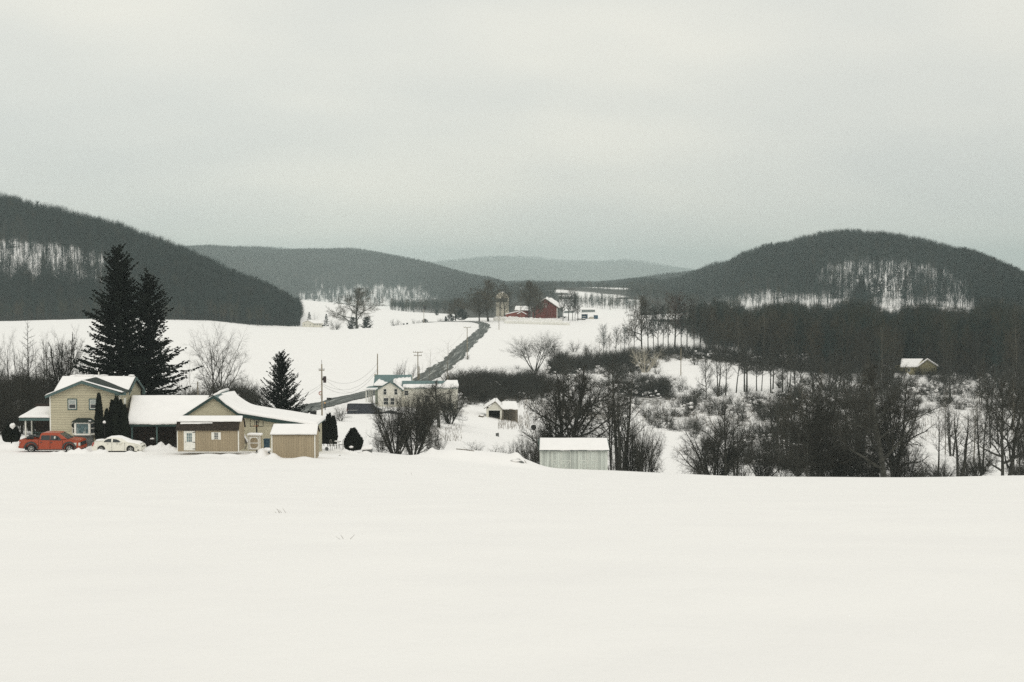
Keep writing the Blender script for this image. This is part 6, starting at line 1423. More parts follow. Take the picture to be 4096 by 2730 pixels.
q = MB(); q.blob((xpx(350.8, 137.4), 137.3, zrow(446.8, 137.4)), .23, .25, .11, 5, 10, 6, .1); tag(q.build('snow_clump', M_snow, None, smooth=True), 'small rounded snow cap on a stone under the dark pointed bush', 'snow')
t_ = thing('garden_lantern', 'dark lantern post capped with snow before the columnar evergreens', 'lantern', on(103.2, 132.6)); x = xpx(103.2, 132.6); zz = t_.location.z
MB().tube([(x, 132.6, zz-.2), (x, 132.6, zrow(424, 132.6))], .035, 6).build('post', M_black, t_); MB().box(x-.1, x+.1, 132.5, 132.7, zrow(424.6, 132.6), zrow(423.2, 132.6)).build('lamp', M_black, t_); MB().blob((x, 132.6, zrow(422.3, 132.6)), .13, .13, .15, 2, 10, 6, .1).build('snow', M_snow, t_, smooth=True)
t_ = thing('bird_bath', 'dark bird bath with a cushion of snow between the parked cars and the evergreens', 'bird bath', on(105.6, 131.6)); x = xpx(105.6, 131.6); zz = t_.location.z
MB().lathe((x, 131.6, zz-.1), [(.22, 0), (.12, .1), (.08, .3), (.09, .62), (.27, .74), (.29, .8), (0, .78)], 14).build('bowl', M_stone, t_, smooth=True); MB().blob((x, 131.6, zz+.74), .28, .28, .1, 3, 12, 6, .05).build('snow', M_snow, t_, smooth=True)
for px_, lb in ((151.0, 'small round snow topped table under the open porch'),):
    t_ = thing('porch_table', lb, 'table', on(px_, 135.6)); x = xpx(px_, 135.6); zt_ = zrow(439.2, 135.6)
    MB().lathe((x, 135.6, zt_), [(0, -.04), (.2, -.04), (.2, 0), (0, 0)], 14).build('top', M_stone, t_); MB().tube([(x, 135.6, zt_-.7), (x, 135.6, zt_-.03)], .05, 6).build('leg', M_black, t_); MB().blob((x, 135.6, zt_+.05), .21, .2, .09, 2, 12, 6, .05).build('snow', M_snow, t_, smooth=True)
t_ = thing('brush_pile', 'dark heap of twigs sunk in the snow bank by the open porch', 'brush pile', on(164, 134.4)); mb = MB(); rr = random.Random(3); c0 = on(164, 134.4)+Vector((0, 0, .25))
for i in range(60): a = Vector((rr.uniform(-.8, .8), rr.uniform(-.4, .4), rr.uniform(-.1, .35))); mb.tube([c0+a, c0+a+Vector((rr.uniform(-.5, .5), rr.uniform(-.3, .3), rr.uniform(-.05, .3)))], .015, 3)
mb.build('twigs', M_twig, t_)['kind'] = 'stuff'
# wire chairs and table
def wire_chair(px, D, label, rz):
    p = on(px, D); t_ = thing('garden_chair', label, 'chair', p, rz, 'wire garden chairs')
    m_ = mat('grey_wire', (.22, .21, .19), .5)
    for sx_ in (-.22, .22):
        for sy_ in (-.2, .2): MB().tube([(sx_*1.15, sy_*1.15, -.1), (sx_, sy_, .45)], .022, 5).build('leg', m_, t_, world=False)
    MB().lathe((0, 0, .45), [(0, 0), (.25, 0), (.25, .03), (0, .03)], 12).build('seat', m_, t_, world=False)
    MB().tube([(-.22, .2, .45), (-.24, .27, .8), (-.12, .3, .98), (.12, .3, .98), (.24, .27, .8), (.22, .2, .45)], .022, 5).build('backrest', m_, t_, world=False)
    return t_
wire_chair(340.2, 138.8, 'wire garden chair with snow, right of the little table', -1.2); wire_chair(332.8, 138.2, 'wire garden chair at the foot of the rightmost row evergreen', 1.3)
t_ = thing('garden_table', 'small wire garden table between two wire chairs in the snow', 'table', on(337, 138.6)); m_ = mat('grey_wire', (.22, .21, .19))
MB().lathe((0, 0, .7), [(0, 0), (.34, 0), (.34, .03), (0, .03)], 16).build('top', m_, t_, world=False); MB().blob((0, 0, .76), .33, .33, .06, 1, 12, 6, .03).build('snow', M_snow, t_, world=False, smooth=True)
for a in (0, 2.1, 4.2): MB().tube([(.3*math.cos(a), .3*math.sin(a), -.1), (.1*math.cos(a), .1*math.sin(a), .7)], .02, 5).build('leg', m_, t_, world=False)
p = on(366.3, 137.2); t_ = thing('wooden_box', 'long low dark box under thick snow right of the rounded bush', 'box', p); x0_, x1_ = xpx(361.2, 137), xpx(371.4, 137); z1_ = zrow(448.9, 137); z0_ = zrow(452.2, 137)
MB().hexa([(x0_, 136.8, z0_), (x1_, 136.8, z0_), (x1_, 137.6, z0_), (x0_, 137.6, z0_)], [(x0_+.1, 136.8, z1_-.12), (x1_+.02, 136.8, z1_), (x1_, 137.6, z1_), (x0_, 137.6, z1_)]).build('body', M_stone, t_)
snow_sheet((x0_, 136.7, z1_-.1), (x1_+.02, 136.7, z1_), (x1_, 138, z1_+.1), (x0_, 138, z1_+.1), .26, 5, over=0, wav=.02).build('snow', M_snow, t_, smooth=True)
p = on(338.7, 127.0); t_ = thing('stump', 'grey weathered stump post standing alone in the snow field', 'post', p); z0_, z1_ = zrow(460.8, 127), zrow(455.3, 127); x = p.x
MB().tube([(x, 127, z0_-.3), (x-.02, 127, z0_+.15), (x+.03, 127, z1_-.1), (x, 127, z1_)], [.13, .12, .10, .11], 9).build('wood', M_wood, t_); MB().box(x-.12, x-.04, 126.85, 126.9, z0_, z0_+.3).build('notch', M_black, t_)
q = MB(); q.blob((x, 127, z0_+.03), .3, .3, .07, 2, 10, 6); q.build('snow', M_snow, t_, smooth=True)
t_ = thing('grey_stone', 'grey stone at the foot of the evergreen row', 'stone', on(332.2-5.8, 138.5)); MB().blob(tuple(on(326.2, 138.5)+Vector((0, 0, .15))), .18, .15, .2, 4).build('rock', M_stone, t_)
def rock(px, row, D, rx, rz_, label, seed, m=M_stone, name='stone', snow=True, cat='stone', flat=.7):
    z = zrow(row, D); x = xpx(px, D); t_ = thing(name, label, cat, (x, D, z)); MB().blob((0, 0, 0), rx, rx*.6, rz_, seed, 9, 6, .25).build('rock', m, t_, world=False)
    if snow: MB().blob((-.02, -.0, rz_*flat), rx*.95, rx*.6, rz_*.45, seed+3, 10, 6, .15).build('snow', M_snow, t_, world=False, smooth=True)
rock(516.8, 462.6, 141.6, .62, .3, 'broad flat grey stone under snow left of the weathered grey barn', 2)
rock(510.0, 463.2, 141.3, .32, .16, 'small dark stone left of the broad flat stone on the mound', 3)
rock(506.5, 464.0, 141.2, .2, .12, 'smallest dark stone leftmost of the group near the grey barn', 5)
rock(512.3, 460.0, 142.0, .4, .10, 'thin dark slab poking out above the broad stone', 6)
rock(514.5, 455.5, 143.5, .22, .06, 'faint grey slab near the right end of the snowy mound', 7)
rock(479, 455.8, 143.0, .22, .07, 'dark flat stone near the middle of the snowy mound', 8)
rock(427, 458.0, 141.0, .26, .16, 'dark stone at the left end of the snowy mound', 9)
rock(442.3, 462.0, 139.5, .16, .06, 'tiny dark stone below the left end of the mound', 10)
t_ = thing('plank', 'dark plank leaning into the snow against the grey barn corner', 'plank', P(537, 469, 149)); a, b = P(534.8, 469.6, 149), P(540.6, 466.0, 149.6); MB().tube([a, b], .06, 5).build('board', M_wood, t_)
t_ = thing('plank', 'long weathered board lying in the snow on top of the mound', 'plank', P(463, 454.2, 143)); a, b = on(456, 143.6)+Vector((0, 0, .05)), on(474, 143.2)+Vector((0, 0, .04)); MB().tube([a, (a+b)/2+Vector((0, 0, .02)), b], .045, 5).build('board', M_wood, t_)
t_ = thing('plank', 'bent stick poking from the snow between the stones and the grey barn', 'stick', on(526, 142)); MB().tube([P(524.5, 460.3, 142), P(526.5, 463.5, 142), P(528.5, 467.5, 141.5)], .03, 5).build('board', M_wood, t_)
# things in the hollow
def small_on(px, row, Dmin=180): D = ghit(px, row, Dmin, 500); return on(px, D), D
p, D = small_on(533.6, 430.0); t_ = thing('barrel', 'dark open barrel lying in the snow right of the small white garage', 'barrel', p); MB().cyl(p+Vector((0, -.5, .5)), .5, 1.0, 14, 'y').build('drum', M_black, t_); MB().blob(tuple(p+Vector((0, 0, 1.0))), .5, .5, .1, 2).build('snow', M_snow, t_, smooth=True)
p, D = small_on(497.6, 436.4); t_ = thing('grey_post', 'short grey block post alone on the snow slope below the small garage', 'post', p); MB().hexa([(p.x-.25, p.y-.2, p.z-.2), (p.x+.25, p.y-.2, p.z-.2), (p.x+.25, p.y+.2, p.z-.2), (p.x-.25, p.y+.2, p.z-.2)], [(p.x-.35, p.y-.2, p.z+.5), (p.x+.2, p.y-.2, p.z+.6), (p.x+.2, p.y+.2, p.z+.6), (p.x-.3, p.y+.2, p.z+.5)]).build('block', M_stone, t_)
for px, row, s_, lb, sd in ((504, 418.8, .55, 'pile of snowy junk left of the lean-to opening', 1), (508.5, 419, .7, 'pile of snowy junk under the lean-to opening', 2), (481.5, 417.3, .5, 'low dark heap left of the small white garage', 3)):
    p, D = small_on(px, row); t_ = thing('junk_pile', lb, 'junk pile', p); q = MB(); rr = random.Random(sd)
    for i in range(6): q.blob((rr.uniform(-1, 1)*s_, rr.uniform(-.3, .3), rr.uniform(.1, .6)*s_), s_*.45, s_*.4, s_*.3, i+sd, 7, 5, .3)
    q.build('scrap', M_wood, t_, world=False)['kind'] = 'stuff'; MB().blob((0, 0, s_*.75), s_*.9, s_*.5, s_*.28, sd, 10, 6, .25).build('snow', M_snow, t_, world=False, smooth=True)
# bins, road sign and roadside post near the van
for px_, lb in ((311.5, 'left one of two dark wheeled bins beside the road'), (314.2, 'right one of two dark wheeled bins beside the road')):
    p, D = small_on(px_, 417.0, 200); t_ = thing('wheeled_bin', lb, 'bin', p, 0, 'wheeled bins'); MB().hexa([(-.24, -.3, 0), (.24, -.3, 0), (.24, .3, 0), (-.24, .3, 0)], [(-.3, -.36, .95), (.3, -.36, .95), (.3, .36, .95), (-.3, .36, .95)]).build('body', M_black, t_, world=False); MB().box(-.32, .32, -.4, .4, .952, 1.02).build('lid', M_plas, t_, world=False)
    for s_ in (-.27, .27): MB().cyl((s_-.03, .3, .1), .1, .06, 10, 'x').build('wheel', M_tyre, t_, world=False)
p, D = small_on(320.3, 398.5, 200); t_ = thing('road_sign', 'small round red rimmed road sign across the road', 'road sign', p); hgt = zrow(393.2, D)-p.z; MB().tube([(0, 0, -.3), (0, 0, hgt)], .05, 6).build('post', M_rim, t_, world=False); MB().cyl((0, -.09, hgt), .42, .04, 16, 'y').build('disc', mat('sign_red', (.30, .05, .04), .5), t_, world=False); MB().cyl((0, -.115, hgt), .26, .02, 16, 'y').build('face', M_white, t_, world=False)
p, D = small_on(324.7, 410.0, 200); t_ = thing('driveway_lamp', 'dark lamp post with a small amber lamp at the road edge', 'lamp post', p); hgt = zrow(403.6, D)-p.z; MB().tube([(0, 0, -.3), (0, 0, hgt)], .09, 6).build('post', M_black, t_, world=False); MB().blob((-.05, 0, hgt+.12), .17, .17, .17, 1, 10, 6, 0).build('lamp', mat('amber_lamp', (.55, .33, .14), .3), t_, world=False)
p, D = small_on(328.8, 404.2, 200); t_ = thing('mailbox', 'dark snow capped mailbox beside the road', 'mailbox', p); MB().tube([(0, 0, -.3), (0, 0, 1.0)], .06, 6).build('post', M_wood, t_, world=False); MB().cyl((-.45, 0, 1.1), .2, .9, 12, 'x').build('box', M_black, t_, world=False); MB().blob((0, 0, 1.3), .45, .2, .09, 2).build('snow', M_snow, t_, world=False, smooth=True)

# ------------------------------------------------------------ utility poles and their wires
def pole(px, top, base, label, D=None, arms=(), tr=False, ins=True, r0=.15, Dmin=150):
    if D is None: D = ghit(px, base, Dmin, 1500)
    z0 = zrow(base, D); x = xpx(px, D); zt = zrow(top, D); k = D/F; t_ = thing('utility_pole', label, 'utility pole', (x, D, z0), 0, 'wooden utility poles'); h = zt-z0; r0 = max(r0, .30*k)
    MB().tube([(0, 0, -1), (0, 0, h)], [r0, r0*.7], 8).build('shaft', M_pole, t_, world=False)
    for row, wpx in arms:
        za = zrow(row, D)-z0; hw_ = wpx/2*k; th = max(.07, .16*k); a_ = MB().box(-hw_, hw_, -r0-.12, -r0, za-th, za+th).build('crossarm', M_pole, t_, world=False)
        if ins:
            for f in (-.92, -.5, .5, .92): MB().tube([(hw_*f, -r0-.06, za+th), (hw_*f, -r0-.06, za+th+.25)], max(.05, .12*k), 6).build('insulator', M_stone, a_, world=False)
    if tr:
        MB().tube([(r0+.35, 0, h-3.2), (r0+.35, 0, h-2.1)], .26, 12).build('transformer', mat('transformer_brown', (.035, .02, .018), .6), t_, world=False); MB().box(r0-.02, r0+.12, -.1, .1, h-2.8, h-2.4).build('bracket', M_black, t_, world=False); MB().tube([(-.0, 0, h), (-.03, 0, h+.7)], .035, 6).build('top_pin', M_black, t_, world=False)
    return Vector((x, D, zt)), D
p1, DP1 = pole(321.6, 364.0, 417.0, 'utility pole with a dark transformer near the wheeled bins', arms=((370.2, 5.6),), tr=True)
p2, DP2 = pole(377.4, 353.7, 392.0, 'tall plain utility pole rising behind the white farmhouse roof', D=312)
p3, DP3 = pole(417.8, 351.6, 380.5, 'utility pole with two crossarms right of the farmhouse roof', arms=((352.3, 9.5), (355.6, 8.0)), Dmin=300)
pole(419.0, 366.2, 379.6, 'short cut off pole beside the two armed utility pole', Dmin=300)
p4, DP4 = pole(467.2, 327.3, 358.8, 'utility pole with one crossarm in a dry tuft beside the road', arms=((327.4, 7.2),), Dmin=380)
p5, DP5 = pole(499.0, 306.5, 329.8, 'thin plain utility pole in the field below the silo', Dmin=500)
p6, DP6 = pole(520.8, 295.8, 317.0, 'thin pole before the low red sheds of the farm', D=745)
p7, DP7 = pole(423.9, 304.8, 321.5, 'utility pole with transformer in the far valley left of the road bend', D=760, tr=False)
MB().blob(tuple(Vector((xpx(423.9, DP7)+.4, DP7, zrow(307.5, DP7)))), .7, .6, 1.1, 2).build('transformer', M_black, bpy.data.objects['utility_pole.007'])
pole(197.3, 381.5, 400.0, 'grey pole in the brush behind the garage roof', D=172, r0=.09)
pole(681.0, 348.0, 372.0, 'pale leaning snag like pole at the edge of the dark wood', D=430, r0=.14)
def wire(a, b, sag, label, r=.018, group='overhead wires'):
    pts = [a.lerp(b, i/16)-Vector((0, 0, sag*4*(i/16)*(1-i/16))) for i in range(17)]; tag(MB().tube(pts, r, 4, cap=False).build('overhead_wire', M_black, None, loc=tuple(a)), label, 'wire', group)
a0 = Vector((xpx(321.6, DP1), DP1-.2, 0)); Zp = lambda row, D: zrow(row, D)
wire(Vector((a0.x, a0.y, Zp(376.2, DP1))), Vector((p2.x, p2.y, Zp(363.0, DP2))), 2.6, 'topmost wire sagging between the transformer pole and the pole behind the farmhouse')
wire(Vector((a0.x, a0.y, Zp(383.2, DP1))), Vector((p2.x, p2.y, Zp(368.5, DP2))), 2.6, 'middle wire sagging between the transformer pole and the pole behind the farmhouse')
wire(Vector((a0.x, a0.y, Zp(384.8, DP1))), Vector((p2.x, p2.y, Zp(370.0, DP2))), 3.0, 'lowest wire sagging between the transformer pole and the pole behind the farmhouse')
wire(Vector((a0.x, a0.y, Zp(376.2, DP1))), Vector((xpx(374, D8+5), D8+5, zrow(386.5, D8+5))), 2.0, 'thin wire from the transformer pole down to the farmhouse eave', .012)
wire(Vector((a0.x, a0.y, Zp(383.8, DP1))), Vector((xpx(262, 205), 205, zrow(401, 205))), .9, 'upper wire from the transformer pole leftward behind the spruce', .014)
wire(Vector((a0.x, a0.y, Zp(386.0, DP1))), Vector((xpx(262, 205), 205, zrow(406.5, 205))), .9, 'lower wire from the transformer pole leftward behind the spruce', .014)
wire(p3+Vector((1, 0, -.2)), p4+Vector((0, 0, 0)), 3.0, 'wire from the two armed pole up to the pole beside the road', .012)
wire(p4, p5, 3.0, 'wire from the roadside pole up to the pole below the silo', .012)

# ------------------------------------------------------------ hilltop farm
D9 = 762.0; X = lambda p, D=D9: xpx(p, D); Z = lambda r_, D=D9: zr(r_, D)
rb = thing('barn', 'big red gabled barn with snowy roof and grey open side on the hilltop', 'barn', (X(549), D9, Z(316.8)))
fx0, fx1, apx = X(532.5), X(557.3), X(545.2); zb = Z(318.5); bk = 14.0; sh = X(563.6, D9+bk)-fx1*(D9+bk)/D9*1.0
skew = 3.2
def SK(x, y, z): return (x+skew*(y/bk), D9+y, z)
g_ = [(fx0, zb), (fx1, zb), (fx1, Z(307.6)), (apx, Z(299.4)), (fx0, Z(308.6))]
w = MB(); n = 5; w.v = [SK(x, 0, z) for x, z in g_]+[SK(x, bk, z) for x, z in g_]; w.f = [tuple(range(n)), tuple(range(2*n-1, n-1, -1))]+[(i, i+n, (i+1) % n+n, (i+1) % n) for i in range(n)]; w.build('wall', M_red, rb)
q = MB(); r1, r2, r3 = (fx0-.6, Z(309.3)), (apx, Z(298.9)), (fx1+.9, Z(308.3))
q.slab(SK(r1[0], -.5, r1[1]), SK(r2[0], -.5, r2[1]), SK(r2[0], bk+.5, r2[1]), SK(r1[0], bk+.5, r1[1]), .25); q.slab(SK(r2[0], -.5, r2[1]), SK(r3[0], -.5, r3[1]), SK(r3[0], bk+.5, r3[1]), SK(r2[0], bk+.5, r2[1]), .25); ro = q.build('roof', M_wood, rb)
snow_sheet(SK(r3[0], -.4, r3[1]+.25), SK(r3[0], bk+.5, r3[1]+.25), SK(r2[0], bk+.5, r2[1]+.27), SK(r2[0], -.4, r2[1]+.27), .4, 91, wav=.1).build('roof_snow', M_snow, ro, smooth=True)
snow_sheet(SK(r1[0], bk, r1[1]+.25), SK(r1[0], -.4, r1[1]+.25), SK(r2[0], -.4, r2[1]+.27), SK(r2[0], bk, r2[1]+.27), .25, 92).build('roof_snow', M_snow, ro, smooth=True)
w = MB(); w.hexa([SK(fx1+.05, .1, zb), SK(fx1+.08, .1, zb), SK(fx1+.08, bk-.1, zb), SK(fx1+.05, bk-.1, zb)], [SK(fx1+.05, .1, Z(308)), SK(fx1+.08, .1, Z(308)), SK(fx1+.08, bk-.1, Z(308)), SK(fx1+.05, bk-.1, Z(308))]); w.build('side_wall', mat('barn_grey_side', (.10, .115, .11), .9, var=.2), rb)
q = MB(); 
for a, b, c_, d in ((542.8, 543.15, 307.8, 303.6), (545.75, 546.1, 307.8, 303.6), (543.15, 545.75, 304.0, 303.6)): q.box(X(a), X(b), D9-.12, D9-.02, Z(c_), Z(d))
wf = q.build('hay_door_frame', M_white, rb); MB().box(X(543.15), X(545.75), D9-.06, D9-.02, Z(307.8), Z(304.0)).build('hay_door', M_red, wf)
MB().box(fx1-.35, fx1+.02, D9-.1, D9-.01, zb, Z(308.2)).build('corner_board', M_white, rb)
MB().box(SK(apx, 5, 0)[0]-.6, SK(apx, 5, 0)[0]+.6, D9+4.4, D9+5.6, Z(299), Z(297.0)).build('cupola', M_snow, ro)
# silo
sp_ = thing('silo', 'tall concrete silo with a domed cap and a side chute, left of the farm sheds', 'silo', (X(502, 770), 770, Z(316, 770))); rr_ = X(508.0, 770)-X(502, 770); c0 = (X(502, 770), 770, Z(318, 770)); hz_ = Z(298.2, 770)-Z(318, 770)
MB().lathe(c0, [(rr_, 0), (rr_, hz_*.80)], 32).build('shaft', M_concrete, sp_, smooth=True); MB().lathe(c0, [(rr_*1.005, hz_*.80), (rr_*1.005, hz_)], 32).build('upper_band', mat('silo_band_dark', (.10, .10, .085), .9, var=.35, vscale=.8), sp_, smooth=True)
for f in (.1, .2, .3, .4, .5, .6, .7): MB().lathe(c0, [(rr_*1.0, hz_*f), (rr_*1.02, hz_*f), (rr_*1.02, hz_*f+.12), (rr_, hz_*f+.12)], 24).build('hoop', M_stone, sp_)
dh = Z(292.2, 770)-Z(298.2, 770); dm = MB().lathe((c0[0], c0[1], c0[2]+hz_), [(rr_*1.04*math.cos(R(a)), dh*math.sin(R(a))) for a in range(0, 91, 9)], 32).build('dome', M_silodome, sp_, smooth=True)
MB().blob((c0[0]+.2, 770, c0[2]+hz_+dh), 1.0, 1.0, .3, 2).build('vent_cap', M_snow, dm, smooth=True)
MB().box(c0[0]+rr_*.92, c0[0]+rr_*1.14, 768.6, 769.8, c0[2], Z(296.5, 770)).build('chute', M_concrete, sp_); MB().box(c0[0]-rr_*.38, c0[0]-rr_*.28, 770-rr_-.25, 770-rr_+.5, c0[2], Z(299, 770)).build('ladder_chute', M_stone, sp_)
# low sheds between silo and barn
t_ = thing('red_shed', 'long low shed with a broad snowy roof behind the red lean-to', 'shed', (X(522, 775), 775, Z(315, 775))); x0_, x1_ = X(515.5, 775), X(530.5, 775)
MB().box(x0_, x1_, 775, 782, Z(318, 775), Z(310.6, 775)).build('wall', mat('dark_red', (.10, .02, .015), .8), t_); q = MB().slab((x0_-.6, 774.5, Z(310.8, 774.5)), (x1_, 774.5, Z(310.8, 774.5)), (x1_, 779, Z(306.6, 779)), (x0_, 779, Z(306.6, 779)), .2); r_ = q.build('roof', M_wood, t_); snow_sheet((x0_-.6, 774.5, Z(310.8, 774.5)+.2), (x1_, 774.5, Z(310.8, 774.5)+.2), (x1_, 779, Z(306.6, 779)+.2), (x0_, 779, Z(306.6, 779)+.2), .35, 4, wav=.02).build('roof_snow', M_snow, r_, smooth=True)
t_ = thing('red_shed', 'bright red low lean-to shed with a slanting roof line beside the silo', 'shed', (X(516, 764), 764, Z(316, 764)))
g_ = [(X(505.8, 764), Z(318, 764)), (X(525.5, 764), Z(318, 764)), (X(525.5, 764), Z(312.0, 764)), (X(520.8, 764), Z(311.3, 764)), (X(505.8, 764), Z(314.4, 764))]; MB().prism(g_, 764, 769).build('wall', M_redpanel, t_)
snow_sheet((X(505.2, 764), 763.8, Z(314.5, 764)), (X(505.2, 764), 769, Z(314.5, 764)), (X(520.8, 764), 769, Z(311.1, 764)), (X(520.8, 764), 763.8, Z(311.1, 764)), .3, 5, nu=10).build('roof_snow', M_snow, t_, smooth=True)
t_ = thing('red_shed', 'tiny red gabled shed in front of the low lean-to', 'shed', (X(521.5, 760), 760, Z(316, 760)))
g_ = [(X(518.2, 760), Z(318, 760)), (X(525.2, 760), Z(318, 760)), (X(525.2, 760), Z(314.2, 760)), (X(521.4, 760), Z(312.2, 760)), (X(518.2, 760), Z(314, 760))]; MB().prism(g_, 760, 763).build('wall', M_redpanel, t_); q = MB(); A_, B_, C_ = (X(517.4, 760), Z(314.2, 760)), (X(521.4, 760), Z(311.9, 760)), (X(526.4, 760), Z(314.5, 760))
q.slab((A_[0], 759.6, A_[1]), (B_[0], 759.6, B_[1]), (B_[0], 763, B_[1]), (A_[0], 763, A_[1]), .35); q.slab((B_[0], 759.6, B_[1]), (C_[0], 759.6, C_[1]), (C_[0], 763, C_[1]), (B_[0], 763, B_[1]), .35); q.build('roof_snow', M_snow, t_)
# wrapped bales in rows
bale = MB(); pr = [(0, 0), (.52, 0), (.58, .07), (.58, 1.13), (.52, 1.2), (0, 1.2)]; bale.lathe((0, 0, 0), [(r_*1.25, z) for r_, z in pr], 14); bme = bale.mesh('bale', M_bale, True); cap_ = MB().blob((0, 0, 1.24), .68, .68, .2, 3, 12, 6, .08).mesh('bale_snow', M_snow, True)
rr = random.Random(9); nb = 0
for rowi, (pxa, pxb, ra, rb_, stp) in enumerate(((506, 568, 323.3, 325.2, 1.42), (505.5, 562, 321.6, 323.0, 1.6), (495, 541, 317.5, 318.2, 1.5))):
    D_ = None; px = pxa
    while px < pxb:
        f = (px-pxa)/(pxb-pxa); D_ = ghit(px, ra+(rb_-ra)*f, 450, 900) if rowi < 2 else 735.0; wd_ = 'front' if rowi == 0 else 'middle' if rowi == 1 else 'back'
        z_ = H(xpx(px, D_), D_); o = thing('wrapped_bale', 'white wrapped bale in the %s row of bales below the farm' % wd_, 'hay bale', (xpx(px, D_), D_, z_-.1), rr.uniform(0, 3), 'wrapped bales, %s row' % wd_)
        s_ = rr.uniform(1.15, 1.4); o.scale = (s_, s_, s_*rr.uniform(.85, 1.15))
        for nm, me in (('bale', bme), ('snow', cap_)): c = bpy.data.objects.new(nm, me); COL.objects.link(c); c.parent = o
        px += stp*rr.uniform(.92, 1.1)
# containers, dome heap, long white sheds, parked implement, ranch house, far house
for a, b, r0_, r1_, lb, cut in ((581.8, 587.6, 319.4, 314.2, 'larger dark blue container right of the farm trees', 1), (594.0, 597.9, 320.2, 315.2, 'smaller blue container at the right end of the farm', 0)):
    D_ = 756; t_ = thing('container', lb, 'container', (X((a+b)/2, D_), D_, Z(r0_, D_)), 0, None); MB().box(X(a, D_), X(b, D_), D_, D_+4, Z(r0_+1, D_), Z(r1_, D_)).build('body', M_blue if cut == 0 else mat('navy_panel', (.012, .035, .06), .6), t_)
    q = MB(); 
    for i in range(7): x = X(a, D_)+(X(b, D_)-X(a, D_))*(i+.5)/7; q.box(x-.04, x+.04, D_-.05, D_-.01, Z(r0_, D_), Z(r1_, D_)-.15)
    q.build('ribs', M_blue, t_)['kind'] = 'stuff'; MB().box(X(a, D_)-.05, X(b, D_)+.05, D_-.05, D_+4.05, Z(r1_, D_)+.003, Z(r1_, D_)+.2).build('roof_snow', M_snow, t_)
    MB().box(X(a, D_)+.3, X(a, D_)+1.6*cut+.4, D_-.08, D_-.055, Z((r0_+r1_)/2, D_), Z((r0_+r1_)/2, D_)+.18).build('placard', M_white, t_)
t_ = thing('heap', 'pale rounded tarpaulin covered heap between the two blue containers', 'heap', (X(591.3, 757), 757, Z(320, 757))); MB().lathe((0, 0, -.4), [(2.0*math.cos(R(a)), 2.2*math.sin(R(a))) for a in range(0, 91, 10)], 20).build('cover', mat('tarpaulin', (.42, .39, .31), .7, var=.12), t_, world=False, smooth=True)
for a, b, r0_, r1_, lb in ((564.5, 574.0, 313, 309.4, 'long low white farm shed seen behind the bare trees right of the red barn'), (582.0, 594.9, 312.3, 308.2, 'long low white farm shed further right beyond the blue containers')):
    D_ = ghit((a+b)/2, r0_, 900, 1600); z1_ = Z(r1_, D_); t_ = thing('farm_shed', lb, 'shed', (X((a+b)/2, D_), D_, Z(r0_, D_))); w = X(b, D_)-X(a, D_)
    MB().box(X(a, D_), X(b, D_), D_, D_+9, Z(r0_, D_)-1, Z(r1_+1.4, D_)).build('wall', mat('shed_pale', (.17, .19, .185), .8), t_); q = MB(); q.slab((X(a, D_)-.5, D_-.5, Z(r1_+1.5, D_)), (X(b, D_)+.5, D_-.5, Z(r1_+1.5, D_)), (X(b, D_)+.5, D_+4.5, z1_), (X(a, D_)-.5, D_+4.5, z1_), .3); q.build('roof_snow', M_snow, t_)
t_ = thing('farm_trailer', 'dark flat farm trailer at the open side of the red barn', 'trailer', (X(561.5, 757), 757, Z(318.2, 757))); MB().box(-2.2, 2.6, -.8, .8, .5, .85).build('bed', M_black, t_, world=False)
for s_ in (-1.4, 1.6): MB().cyl((s_, -.9, .45), .45, .25, 14, 'y').build('wheel', M_tyre, t_, world=False)
MB().tube([(2.6, 0, .6), (4.0, 0, .5)], .08, 6).build('drawbar', M_black, t_, world=False)
rr = random.Random(6)
for i, px_ in enumerate((578.2, 579.8, 583.6)): rock(px_, 319.3, 752-i, .9, .45, ['snowy lump left of the larger blue container', 'second snowy lump touching the larger blue container', 'small dark lump before the larger blue container'][i], 20+i, name='snowy_lump')
# ranch house in the valley
DR = ghit(312, 327.2, 760, 1000); X = lambda p, D=DR: xpx(p, D); Z = lambda r_, D=DR: zr(r_, D); t_ = thing('ranch_house', 'low white ranch house with snowy roof in the valley below the left hill', 'house', (X(312), DR, Z(327)))
g_ = [(X(302.4), Z(329)), (X(313.0), Z(329)), (X(313.0), Z(323.0)), (X(307.8), Z(320.6)), (X(302.4), Z(322.8))]; MB().prism(g_, DR, DR+6).build('gable_wall', M_whsid, t_)
MB().box(X(313.0), X(321.6), DR+1.2, DR+8, Z(329), Z(323.3)).build('long_wall', M_whsid, t_)
q = MB(); q.slab((X(301.6), DR-.4, Z(323.1)), (X(307.8), DR-.4, Z(320.3)), (X(309.5), DR+7, Z(320.3)), (X(303), DR+7, Z(323.1)), .3); q.slab((X(307.8), DR-.4, Z(320.3)), (X(313.4), DR-.4, Z(323.2)), (X(314.4), DR+7, Z(323.2)), (X(309.5), DR+7, Z(320.3)), .3); q.slab((X(313), DR+.7, Z(323.5)), (X(322.4), DR+.7, Z(323.5)), (X(319), DR+5, Z(320.5, DR+5)), (X(308.2), DR+5, Z(320.5, DR+5)), .3); q.build('roof_snow', M_snow, t_)
for a in (304.3, 309.9): window(t_, X(a), X(a+.9), Z(325.4), Z(324.0), DR-.02, fw=.06)
for a in (314.3, 316.6, 319.3): window(t_, X(a), X(a+1.1), Z(325.4), Z(323.9), DR+1.18, fw=.06)
t_ = thing('parked_trailer', 'small dark trailer parked at the right end of the ranch house', 'trailer', (X(323.5), DR, Z(326))); MB().box(-.9, 1.0, -.5, .5, .2, .8).build('body', M_black, t_, world=False); MB().box(-.8, .9, -.5, .5, .802, .95).build('snow', M_snow, t_, world=False)
for s_ in (-.5, .5): MB().cyl((s_, -.6, .1), .3, .15, 12, 'y').build('wheel', M_tyre, t_, world=False)
